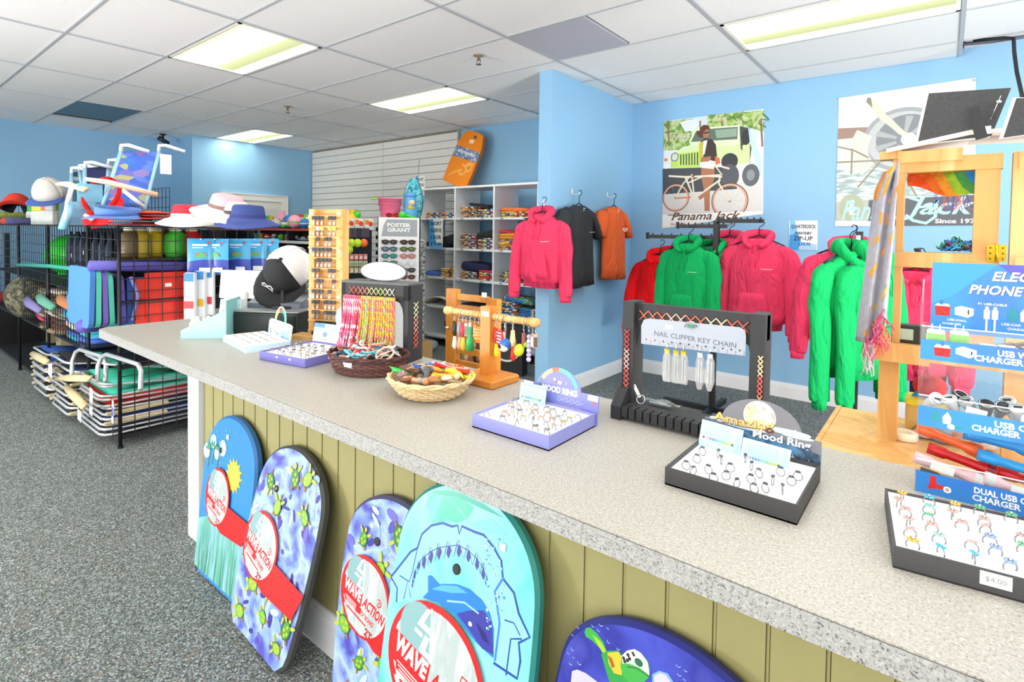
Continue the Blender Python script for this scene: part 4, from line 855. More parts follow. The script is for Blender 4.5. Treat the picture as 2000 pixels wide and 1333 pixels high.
for i in range(len(arc) - 1):
    (x0, y0), (x1, y1) = arc[i], arc[i + 1]; big = 1.0 if i > 2 else .55
    mx_, my_ = (x0 + x1) / 2, (y0 + y1) / 2
    m.P(SP([(x0, y0), (x0 * .5 + x1 * .5, y0 * .5 + y1 * .5), (x0 + 2, y0 + 78 * big), (x0 - 10 * big, y0 + 45 * big)]), mt('#473f9a', .35)); m.P(SP([(x0 + 4, y0 - 30 * big), (x1 - 4, y1 - 30 * big), (mx_ + 3, my_ + 70 * big)]), mt('#9fdcf0', .35)); m.L(SP([(x0 + 4, y0 - 30 * big), (mx_ + 3, my_ + 70 * big), (x1 - 4, y1 - 30 * big)]), .0016, NV)
m.L(SP(arc), .002, NV)
m.P(SP([(665, 800), (720, 740), (790, 712), (880, 715), (960, 745), (1040, 815), (1090, 900), (1113, 1000), (1110, 1180), (1000, 1080), (860, 900), (760, 830)]), mt('#2b7fd0', .3)); m.P(SP([(700, 770), (700, 660), (722, 660), (775, 720)]), mt('#2b7fd0', .3)); m.P(SP([(720, 745), (790, 720), (880, 725), (950, 770), (850, 770)]), mt('#58b0ee', .3))
m.P(SP([(880, 900), (960, 880), (1050, 880), (1105, 960), (1112, 1160), (1040, 1120), (950, 990)]), mt('#3d3fa0', .3)); m.L(SP([(820, 820), (930, 830), (1020, 900)]), .004, mt('#9ccdf2', .3)); m.E(*SP([(965, 965)])[0], .006, .005, mt('#d6e6f6', .3)); m.P(SP([(1000, 950), (1060, 1020), (1090, 1100), (1040, 1060)]), mt('#2a2a72', .3))
for k in range(60): m.E(*SP([(U(1060, 1180), U(420, 1000))])[0], U(.001, .004), U(.001, .004), mt(random.choice(['#d6f0fa', '#5a9ee0', '#b4e4f4']), .3), n=6)
m.R(*SP([(1152, 498)])[0], *SP([(1194, 466)])[0], PAPER); m.obj('shark_print', bs); plug(bs, *SP([(880, 620)])[0])
c = on_board(Ms, 620 + 760 / 3.227, 920 + 1130 / 3.227); wave_label(bs, Ms, (c[0] - .0, c[1] - .045), .165, .14, 1, '6+', .475)
# turtle boards
def turtle_board(label, xc, yb, w, h, roll, labc, edge, seed):
    random.seed(seed)
    t, M = board(label, xc, yb, w, h, roll, SEA, edge)
    m = MB(); m.lay = .0008
    for q in range(60):
        a, b = U(-w * .42, w * .42), U(.03, h * .93)
        if abs(a) < w / 2 * hwid(b / h, h) * .9: m.E(a, b, U(.008, .03), U(.005, .014), mt(random.choice(['#5450b4', '#8fb2f0', '#c2d8f8', '#6f6ac8', '#3f3a9a']), .35), U(0, 3), n=8)
    pos = [(-.12, .06), (.02, .11), (.13, .07), (-.08, .17), (.13, .19), (-.16, .24), (.02, .21), (.17, .32), (-.17, .38), (-.12, .5), (.02, .56), (.12, .47), (-.04, .44), (.17, .43), (-.02, .63), (.09, .58), (.16, .14)]
    for q, (a, b) in enumerate(pos):
        a *= w / .42; b *= h / .65
        if b < h * .9 and abs(a) < w / 2 * hwid(b / h, h) * .8: turtle(m, a, b, U(.022, .032), U(0, 6.28))
    m.obj('turtle_print', t); plug(t, *on_board(M, *labc[2])); c = on_board(M, *labc[0]); wave_label(t, M, c, .112, .108, 1, labc[1], w)
    return t
turtle_board('purple turtle print body board with whole oval label, second from the counter end', -1.735, .82, .42, .64, -4, ((512, 1066), '2T', (541, 955)), mt('#4a4a4a', .6), 3)
turtle_board('purple turtle print body board half hidden behind the shark board', -1.175, .87, .44, .635, 0, ((716, 1165), '2T', (738, 1058)), mt('#4a4a6a', .6), 5)
random.seed(11)
# blue board with flowers, sun and grass
bf_, Mf = board('blue body board with palm island and sun, nearest the white counter end post', -2.165, .88, .43, .645, 0, mt('#3a8fd6', .3), mt('#2f6fb0', .5))
m = MB(); m.lay = .0008
def FP(px, py): return on_board(Mf, px, py)
m.P([(-.19, .02), (.19, .02), (.2, .24), (.1, .28), (-.1, .24), (-.2, .2)], pattern('reed_water', ['#4fa39a', '#6fb8a8', '#8fc9d6', '#5f9a86'], 20, .35, 'noise', (1, .2, 1)))
for k in range(40): x = U(-.17, .17); m.P([(x, .02), (x + .008, .02), (x + U(-.02, .02), U(.12, .25))], mt(random.choice(['#4a9a84', '#7dbfae', '#a5d3d6', '#3f8a70']), .35))
m.E(*FP(457, 930), .052, .052, mt('#f2c83a', .35), n=20); m.E(*FP(457, 930), .036, .04, mt('#f6e05a', .35), n=20)
for k in range(14): a = k * 2 * PI / 14; c = FP(457, 930); m.P([(c[0] + .05 * math.cos(a - .15), c[1] + .05 * math.sin(a - .15)), (c[0] + .05 * math.cos(a + .15), c[1] + .05 * math.sin(a + .15)), (c[0] + .068 * math.cos(a), c[1] + .068 * math.sin(a))], mt('#f2d048', .35))
for px, py, r in ((405, 880, .03), (418, 862, .028), (436, 876, .032), (425, 886, .025)): m.E(*FP(px, py), r, r, mt('#bfe0f2', .4), n=10)
for px, py in ((412, 880), (420, 874), (430, 882)):
    c = FP(px, py)
    for k in range(5): a = .4 + k * .6; m.P([(c[0], c[1]), (c[0] + .05 * math.cos(a), c[1] + .03 * math.sin(a)), (c[0] + .04 * math.cos(a + .3), c[1] + .015 * math.sin(a + .3))], mt('#2f8a5a', .4))
    m.L([(c[0], c[1]), (c[0] - .01, c[1] - .07)], .006, mt('#5f8a6a'))
for k in range(30): m.E(U(-.15, .15), U(.35, .6), .0025, .0025, mt('#9fd0f2'), n=6)
m.R(*FP(443, 857), *FP(449, 851), PAPER); m.obj('beach_print', bf_); plug(bf_, *FP(432, 880)); wave_label(bf_, Mf, FP(428, 970), .1, .11, 1, '2T', .43)
# royal blue board with sea turtle
bt, Mt = board('royal blue body board with smiling green sea turtle, rightmost under the counter', -.41, .86, .49, .615, -4, pattern('royal', ['#3b3fb0', '#4b55c8', '#3438a0', '#5a60c8'], 5, .3, 'noise'), mt('#2a2f86', .5))
def TP(pts): return [on_board(Mt, 1040 + x / 4.762, 1160 + y / 4.762) for x, y in pts]
m = MB(); m.lay = .0008
m.P(TP([(485, 360), (500, 320), (540, 315), (600, 370), (660, 450), (690, 530), (640, 520), (560, 440), (500, 400)]), mt('#3fae4a', .35)); m.P(TP([(560, 380), (640, 450), (690, 540), (720, 620), (660, 560), (600, 460)]), mt('#a8cc3a', .35))
m.P(TP([(640, 560), (700, 530), (800, 530), (860, 600), (900, 700), (1000, 900), (850, 1000), (740, 900), (680, 700)]), mt('#35a04a', .35)); m.P(TP([(700, 550), (800, 540), (850, 620), (830, 760), (760, 740), (710, 650)]), mt('#d6c23a', .35)); m.P(TP([(700, 570), (740, 600), (770, 680), (740, 690)]), mt('#a8622a', .35))
m.P(TP([(830, 580), (880, 530), (950, 515), (1010, 550), (1070, 620), (1095, 700), (1085, 780), (1030, 830), (930, 850), (850, 780), (820, 680)]), mt('#46b04e', .35)); m.P(TP([(830, 580), (880, 530), (950, 515), (1010, 550), (1075, 640), (1090, 760), (1000, 690), (900, 650), (840, 650)]), mt('#dfead6', .35))
for x, y in ((850, 600), (890, 570), (905, 605), (860, 630), (885, 620)): m.E(*TP([(x, y)])[0], .0036, .0036, INK, n=7)
m.P(TP([(920, 540), (940, 540), (960, 580), (940, 585)]), INK); m.E(*TP([(990, 640)])[0], .009, .007, mt('#1f6a4a'), n=10); m.L(TP([(880, 680), (960, 690), (1040, 740), (1085, 775)]), .002, mt('#2a6a3a'))
m.P(TP([(370, 720), (420, 705), (500, 740), (620, 830), (650, 1000), (350, 1000), (360, 820)]), mt('#c9c3e6', .4)); m.P(TP([(1115, 750), (1180, 715), (1260, 740), (1320, 830), (1300, 1000), (1120, 1000)]), mt('#7fb0ee', .4)); m.P(TP([(1135, 765), (1185, 735), (1240, 755), (1290, 830), (1270, 1000), (1140, 1000)]), mt('#d3cbe6', .4))
for x, y in ((570, 290), (620, 330), (640, 280), (710, 310), (715, 440), (380, 370), (380, 510), (390, 580), (440, 640), (340, 540), (1360, 660), (1430, 700), (1370, 740), (800, 500), (430, 300), (1420, 780), (360, 640)): m.A(*TP([(x, y)])[0], .0035, .0048, U(3, 4), U(5, 6.2), mt('#a9c2f2', .3), 6)
m.obj('sea_turtle_print', bt)
# ------------------------------------------------------------------ nail clipper rack
nA, nB = onY(1229, 592, 1.335), onY(1503, 607, 1.335); NW = nB.x - nA.x; NH = .3
nr = thing('nail_clipper_rack', 'black laced wooden rack with silver NAIL CLIPPER KEY CHAIN plate', 'display rack', (nA.x, 1.30, CT), 0)
m = MB(); m.bx((0, .02, NH - .058), (NW, .045, NH), BLK); m.obj('top_beam', nr)
for x in (0, NW - .032): m = MB(); m.bx((x, .0, .0), (x + .032, .06, NH + .004), BLK); m.obj('post', nr)
m = MB(); m.prism([(.032, NH - .058), (.055, NH - .058), (.04, NH - .075), (.032, NH - .12)], -.045, -.02, BLK, RX(PI / 2)); m.prism([(NW - .032, NH - .058), (NW - .032, NH - .12), (NW - .04, NH - .075), (NW - .06, NH - .058)], -.045, -.02, BLK, RX(PI / 2)); m.obj('corner_bracket', nr)
m = MB(); m.bx((-.004, -.05, 0), (.024, .06, .035), BLK); m.prism([(-.05, .035), (.0, .035), (.0, .075), (-.012, .075)], -.004, .024, BLK, RZ(PI / 2) @ RX(PI / 2)); m.obj('foot', nr)
m = MB(); m.bx((NW - .024, -.05, 0), (NW + .004, .06, .035), BLK); m.obj('foot', nr)
m = MB(); m.bx((.02, -.02, .012), (NW - .02, .04, .036), BLK); m.obj('bottom_rail', nr)
for k in range(16):
    x = .026 + k * .0205
    if x + .017 < NW - .02: MB().bx((x, -.048, .01), (x + .0165, -.02, .036), BLK).obj('tooth', nr)
lacing(TR(.04, .017, NH - .044), NW - .08, .026, 11, ['#e8785f', '#f0c0b0', '#e8785f', '#f3d0b4', '#e06a58']).obj('lacing', nr, 'salmon cord lacing')
lacing(TR(.022, -.003, .06) @ RY(-PI / 2) @ TR(0, 0, 0), .17, .014, 13, ['#e0665a', '#f0b4a8', '#c94a48']).obj('lacing', nr, 'red cord wound on left post')
lacing(TR(NW - .002, -.003, .06) @ RY(-PI / 2), .15, .01, 13, ['#d89a7a', '#e0665a', '#e8c9a0']).obj('lacing', nr, 'salmon cord wound on right post')
PLT = mt('#aab0bc', .4)
def CP(x, y): p = onY(1200 + x / 3.92, 560 + y / 3.92, 1.312); return (p.x - nA.x, p.z - CT)
pl0 = [CP(205, 300), CP(225, 255), CP(265, 245), CP(960, 312), CP(1000, 335), CP(1008, 380), CP(1003, 532), CP(205, 438)]
m = MB(TR(0, .012, 0) @ FRONT); m.prism(pl0, -.002, 0, PLT); m.lay = .0003
ctr_ = CP(605, 402); m.W('NAIL CLIPPER KEY CHAIN', ctr_[0], ctr_[1], CP(915, 0)[0] - CP(290, 0)[0], .0125, mt('#5a5c66', .5), slope=-.018)
for k in range(12):
    c = CP(245 + k * 65, 405 + k * 7.7); m.E(c[0], c[1], .0024, .0024, mt('#b3473f' if k < 2 else '#4a4c58'), n=10)
    d = CP(278 + k * 65, 430 + k * 8); m.L([(d[0], d[1] + .007), (d[0], d[1] - .004)], .0008, mt('#6a6c78'))
m.P([CP(388, 292), CP(452, 300), CP(452, 330), CP(388, 322)], PAPER); m.obj('name_plate', nr, 'silver plate lettered NAIL CLIPPER KEY CHAIN')
m = MB(TR(0, .008, 0)); a = CP(590, 290); m.tube([(a[0] - .016, 0, a[1] - .008), (a[0] - .008, -.003, a[1] + .006), (a[0] + .008, -.003, a[1] + .008), (a[0] + .016, 0, a[1] - .004)], .0015, STEEL, 5); m.bx((a[0] - .008, -.002, a[1] - .008), (a[0] + .009, .001, a[1] - .001), mt('#3f8a5a')); m.obj('hanging_clip', nr)
CL = glass('plastic_bag', '#f4f4f4', .12, .34)
for k, (px, n_, gold) in enumerate(((425, 3, 1), (490, 4, 1), (548, 3, 1), (678, 2, 0), (752, 2, 0))):
    for q in range(1 if n_ < 3 else 2):
        c = CP(px, 455 + (px - 425) * .12); x, z = c[0] + .006 * (q - .3), c[1]
        t = thing('nail_clipper', ('nail clipper key chain in clear sleeve, %s hook of the silver plate' % ['leftmost used', 'second used', 'third used', 'fourth used', 'rightmost used'][k]) + (', rear' if q else ''), 'nail clipper', (nA.x + x, 1.30 + .004 - .012 * q, CT + z), U(-.2, .2), 'nail clippers on the silver plate')
        m = MB(); m.tube([(0, .004, .006), (0, -.004, .008), (0, -.008, 0), (0, -.004, -.006)], .0012, STEEL, 4); m.bx((-.006, -.006, -.016), (.006, -.003, -.006), mt('#d8b02e' if gold else '#c9ccd0', .3, .6)); m.obj('hook', t)
        m = MB(); m.bbox((-.003, -.004, -.05), (.006, .004, .06), .0015, STEEL); m.bbox((.004, -.004, -.052), (.005, .004, .056), .0012, STEEL); m.obj('clipper', t)
        m = MB(); m.prism([(-.005, -.012), (.005, -.012), (.010, -.026), (.011, -.074), (.004 if not gold else .009, -.086 if gold else -.096), (-.004 if not gold else -.009, -.086 if gold else -.096), (-.011, -.074), (-.010, -.026)], -.001, .007, CL, FRONT); m.obj('clear_sleeve', t)
a = onZ(1250, 790, CT + .036)
t = thing('nail_clipper', 'loose nail clipper with white tag and big ring lying on the rack base', 'nail clipper', (a.x + .005, a.y + .012, CT + .037))
m = MB(TR(-.005, -.008, .011) @ RX(1.25)); m.tube([(.0115 * math.cos(q * PI / 8), .0115 * math.sin(q * PI / 8), 0) for q in range(16)], .0014, STEEL, 5, True); m.obj('split_ring', t)
m = MB(TR(-.018, -.004, .028) @ RY(-.55)); m.bx((-.0045, -.0008, -.016), (.0045, .0008, .02), PAPER); m.obj('price_tag', t)
m = MB(TR(.045, .0, .006)); m.bbox((0, 0, 0), (.062, .009, .007), .002, STEEL); m.obj('clipper', t); m = MB(TR(.05, 0, .009)); m.grid(lambda u, v: (-.045 + .09 * u, (v - .5) * (.014 + .022 * u), .005 + .007 * math.sin(u * 9 + v * 3) * u), 10, 3, CL); m.obj('clear_sleeve', t)
# ------------------------------------------------------------------ phone accessory display
AX, AY = -.031, 1.27
ad = thing('phone_accessory_display', 'clear acrylic three-tier display of chargers under blue ELECTRONIC PHONE ACCESSORIES sign', 'display stand', (AX, AY, CT), 0)
AW = .31; ACR = glass('acrylic')
SBL = pattern('blue_fade', ['#4450c4', '#3a72d4', '#3590dc', '#3f70d4', '#5050c8'], 2.2, .35, 'noise')
m = MB(); m.prism([(0, 0), (.125, 0), (.125, .40), (.095, .40), (.03, .355), (0, .352)], -.002, .0, ACR, RZ(PI / 2) @ RX(PI / 2)); m.obj('side_wall', ad)
m = MB(TR(AW, 0, 0)); m.prism([(0, 0), (.125, 0), (.125, .40), (.095, .40), (.03, .355), (0, .352)], -.002, .0, ACR, RZ(PI / 2) @ RX(PI / 2)); m.obj('side_wall', ad)
m = MB(); m.bx((0, .121, .0), (AW, .124, .31), ACR); m.obj('back_wall', ad)
TI = [(0.0, .04, .062, 'DUAL USB CAR', 'CHARGER', '14 PCS'), (.128, .166, .186, 'USB CAR', 'CHARGER', '24 PCS'), (.255, .293, .318, 'USB WALL', 'CHARGER', '24 PCS')]
for k, (z0, z1, z2, l1, l2, pc) in enumerate(TI):
    m = MB(); m.bx((0, 0, z0), (AW, .12, z0 + .003), ACR); m.bx((0, 0, z0), (AW, .0025, z2), ACR); m.obj('shelf', ad)
    m = MB(); m.tube([(0, .001, z2), (AW, .001, z2)], .0013, mt('#eef4f6', .1), 4); m.obj('lip', ad)
    m = MB(TR(0, -.001, 0) @ FRONT); m.prism([(0, z0), (AW, z0), (AW, z1), (0, z1)], -.0006, 0, SBL); m.lay = .0002
    m.W(l1, .142 - (.0 if k else .012), z0 + (z1 - z0) * .70, .088 if k == 0 else .064, .0115, WHT, bold=.035); m.W(l2, .112 + (.0 if k else .005), z0 + (z1 - z0) * .36, .066, .0115, WHT, bold=.035); m.W(pc, .172, z0 + (z1 - z0) * .12, .018, .0038, mt('#b9d8f2', .4))
    zz = z0 + (z1 - z0) * .55
    if k == 2:
        m.P([(.022, zz - .012), (.044, zz - .012), (.045, zz + .004), (.020, zz + .004)], mt('#e0241f')); m.P([(.02, zz + .004), (.045, zz + .004), (.042, zz + .01), (.024, zz + .01)], WHT); m.R(.03, zz + .008, .035, zz + .016, mt('#2f7fa8')); m.P([(.052, zz - .004), (.072, zz - .01), (.082, zz - .004), (.082, zz + .006), (.062, zz + .011), (.052, zz + .006)], mt('#d5cfdc')); m.R(.074, zz - .003, .076, zz + .003, INK)
    elif k == 1:
        m.P([(.02, zz - .01), (.033, zz - .01), (.034, zz + .002), (.027, zz + .014), (.019, zz + .002)], mt('#2f8fa0')); m.P([(.038, zz - .01), (.049, zz - .01), (.05, zz + .002), (.044, zz + .013), (.037, zz + .002)], mt('#e3eef4')); m.E(.05, zz - .014, .006, .005, mt('#e6ecee')); m.P([(.055, zz - .018), (.068, zz - .013), (.068, zz - .008), (.055, zz - .011)], mt('#2f8fa0'))
    else:
        m.P([(.018, zz - .012), (.036, zz - .008), (.046, zz - .006), (.046, zz - .001), (.032, zz), (.030, zz + .014), (.022, zz + .014), (.022, zz)], mt('#e0241f')); m.E(.048, zz - .006, .006, .006, WHT); m.E(.048, zz - .006, .003, .003, mt('#c9a090'))
    m.obj('price_strip', ad, 'blue strip reading ' + l1 + ' ' + l2)
sg0 = onY(1808, 510, AY + .1); z0 = .297; z1 = onY(1808, 512, AY + .1).z - CT
m = MB(TR(.012, .1, 0) @ FRONT); SWd = .30
m.prism([(0, z0), (SWd, z0), (SWd, z1), (0, z1)], -.002, 0, SBL); m.lay = .0003
hgt = z1 - z0
m.P([(0, z1), (.1, z1), (.03, z0 + hgt * .5), (0, z0 + hgt * .4)], mt('#3a9ae0', .35)); m.P([(.1, z1), (SWd, z1), (SWd, z0 + hgt * .4), (.2, z0 + hgt * .35)], mt('#5a55c8', .35))
m.W('ELECTRONIC', .168, z0 + hgt * .83, .15, .0185, mt('#3a3f8f'), bold=.03, shear=.25); m.W('ELECTRONIC', .167, z0 + hgt * .835, .15, .0185, WHT, bold=.03, shear=.25)
m.W('PHONE ACCESSORIES', .172, z0 + hgt * .635, .225, .0185, mt('#3a3f8f'), bold=.03, shear=.25); m.W('PHONE ACCESSORIES', .171, z0 + hgt * .64, .225, .0185, WHT, bold=.03, shear=.25)
zz = z0 + hgt * .32
m.P([(.008, zz - .012), (.03, zz - .012), (.031, zz + .007), (.006, zz + .007)], mt('#e0241f')); m.P([(.006, zz + .007), (.031, zz + .007), (.028, zz + .012), (.01, zz + .012)], WHT); m.R(.014, zz + .01, .019, zz + .019, mt('#2f7fa8'))
m.P([(.038, zz - .008), (.058, zz - .013), (.067, zz - .007), (.067, zz + .006), (.047, zz + .01), (.038, zz + .006)], mt('#d5d3e2')); m.R(.058, zz - .006, .06, zz + .003, INK)
for x in (.082, .094): m.R(x, zz - .012, x + .009, zz + .006, WHT); m.R(x + .002, zz + .004, x + .007, zz + .012, WHT); m.R(x + .003, zz - .035, x + .006, zz - .012, WHT)
m.W('P1 USB-CABLE', .094, zz + .017, .042, .0045, WHT, bold=.02); m.W('USB-WALL', .042, zz - .019, .03, .0045, WHT, bold=.02); m.W('CHARGER', .034, zz - .027, .03, .0045, WHT, bold=.02)
for x, c in ((.124, '#2f8fa0'), (.142, '#e8f0f6')): m.P([(x - .007, zz - .012), (x + .007, zz - .012), (x + .008, zz + .004), (x, zz + .018), (x - .008, zz + .004)], mt(c))
m.W('USB-CAR', .122, zz - .019, .028, .0045, WHT, bold=.02); m.W('CHARGER', .132, zz - .027, .03, .0045, WHT, bold=.02); m.E(.155, zz - .022, .006, .006, mt('#dfe9e9')); m.P([(.16, zz - .026), (.174, zz - .02), (.174, zz - .014), (.16, zz - .017)], mt('#3f9fa8')); m.W('P1 USB-CABLE', .21, zz + .008, .042, .0045, WHT, bold=.02)
m.obj('header_sign', ad, 'blue header sign'); 
AD = TR(AX, AY, CT)
def inad(b, name, label, cat, x, y, z, R_=Matrix(), group=None):
    o = b.obj(name); o.matrix_world = AD @ TR(x, y, z) @ R_; tag(o, label, cat, group); return o
for k, (x, y) in enumerate(((.022, .03), (.057, .042))):
    b = MB(); b.bbox((0, 0, .009), (.03, .03, .018), .004, mt('#7ad02a', .35)); b.bbox((0, 0, .021), (.028, .028, .006), .003, WHT); [b.bx((s * .006 - .001, -.003, .024), (s * .006 + .001, .003, .036), STEEL) for s in (-1, 1)]
    inad(b, 'wall_charger', ['lime green wall charger at the left end of the top tier', 'lime green wall charger, second on the top tier'][k], 'charger', x, y, .258 + .026)
b = MB(); b.bbox((0, 0, .01), (.045, .03, .02), .006, WHT); inad(b, 'wall_charger', 'white wall charger lying below the green ones on the top tier', 'charger', .05, .03, .259)
b = MB(); b.bbox((0, 0, .01), (.05, .05, .012), .003, WHT); inad(b, 'charger_box', 'small white box on the top tier behind green chargers', 'box', .085, .09, .259)
for k, (x, y) in enumerate(((.10, .04), (.125, .05), (.15, .055))):
    b = MB(); cc = [mt('#3a2a20', .7), mt('#b08a3a', .6)]
    for q in range(3): b.tube([(-.03, .006 * q, 0), (-.012, .004 + .006 * q, .018 + .004 * k), (.01, .006 * q, .024 + .005 * k), (.032, -.004 + .006 * q, .012 + .008 * k)], .0035, cc[q % 2], 6)
    b.bx((-.012, -.004, .01), (.012, .001, .028), PAPER); inad(b, 'braided_cable', ['leftmost', 'middle', 'rightmost'][k] + ' brown and gold braided cable bundle on the top tier', 'cable', x, y, .262, RZ(U(-.3, .3)))
cars = [(.022, .018, '#f2f2f2', .9), (.05, .012, '#e9e9ea', .3), (.076, .022, '#a9adb0', .6), (.1, .016, '#3a3b3f', .4), (.122, .03, '#4a4b50', .8), (.145, .02, '#e6e7e8', .3), (.168, .028, '#f0f0f0', .7), (.19, .02, '#8d9094', .5), (.06, .06, '#2f3034', .3), (.135, .07, '#d4d6d8', .4)]
for k, (x, y, c, tl) in enumerate(cars):
    b = MB(); b.lathe([(.0, -.032), (.003, -.032), (.006, -.02), (.0075, -.018), (.0105, .006), (.013, .01), (.013, .014), (.0, .0145)], mt(c, .3), 14); b.bx((-.006, -.003, .0142), (.006, .003, .0152), INK); b.tube([(.011 * math.cos(q * PI / 8), .011 * math.sin(q * PI / 8), .0142) for q in range(16)], .0012, STEEL, 4, True)
    inad(b, 'car_charger', ['white car charger at the left end of the middle tier', 'white car charger, second on the middle tier', 'grey car charger on the middle tier', 'black car charger, left of two on the middle tier', 'black car charger, right of two on the middle tier', 'white car charger just right of the black pair', 'white car charger, sixth on the middle tier', 'grey car charger at the right of the middle tier', 'black car charger at the back of the middle tier', 'pale grey car charger at the back of the middle tier'][k], 'charger', x, y + .02, .131 + .038, RX(tl) @ RY(U(-.5, .5)))
for x in (.085, .16): b = MB(); b.box((0, 0, 0), (.03, .001, .016), PAPER, RY(.15)); inad(b, 'price_tag', 'white price tag on the %s of the middle tier' % ('left' if x < .1 else 'right'), 'tag', x, .006, .131 + .036)
def flash(c, c2):
    b = MB(RY(PI / 2)); b.lathe([(.0, -.055), (.011, -.055), (.011, -.028), (.0085, -.024), (.0085, .02), (.013, .032), (.0135, .05), (.011, .052), (.0, .052)], mt(c, .3), 14); b.lathe([(.0138, .036), (.0138, .048)], mt(c2, .3), 14, cap=False); return b
fl = [('#e8622a', '#e8622a', .05, .085, .085, .25, 'orange'), ('#1f8fd0', '#ee6a28', .145, .045, .072, .16, 'bright blue and orange'), ('#2a86c9', '#2a2a2e', .125, .08, .1, .1, 'blue'), ('#c9151a', '#8a1014', .07, .06, .058, .2, 'red'), ('#cf171c', '#8a1014', .175, .06, .045, .1, 'red'), ('#e9b9c2', '#d8d4da', .05, .022, .047, .2, 'pale pink'), ('#ecc3cb', '#d9d9de', .15, .024, .035, -2.94, 'pale pink'), ('#2c2c30', '#4a4a50', .06, .02, .022, .15, 'black'), ('#2e2e33', '#1e1e22', .16, .02, .016, .1, 'black')]
for k, (c, c2, x, y, z, a, nm) in enumerate(fl):
    inad(flash(c, c2), 'dual_car_charger', nm + ' torch-shaped car charger on the bottom tier, ' + ['at the top left', 'topmost in front', 'behind the bright blue one', 'left of the two red ones', 'right of the two red ones', 'left of the two pink ones', 'right of the two pink ones', 'left of the two black ones', 'right of the two black ones'][k], 'charger', x, y, z, RY(a))
b = MB(); b.box((0, 0, 0), (.036, .001, .016), PAPER, RY(.2)); inad(b, 'price_tag', 'white bar-code tag on the left pink car charger', 'tag', .04, .006, .052); b = MB(); b.box((0, 0, 0), (.028, .001, .014), PAPER, RY(.12)); inad(b, 'price_tag', 'white price tag low on the bottom tier right', 'tag', .15, .005, .042)
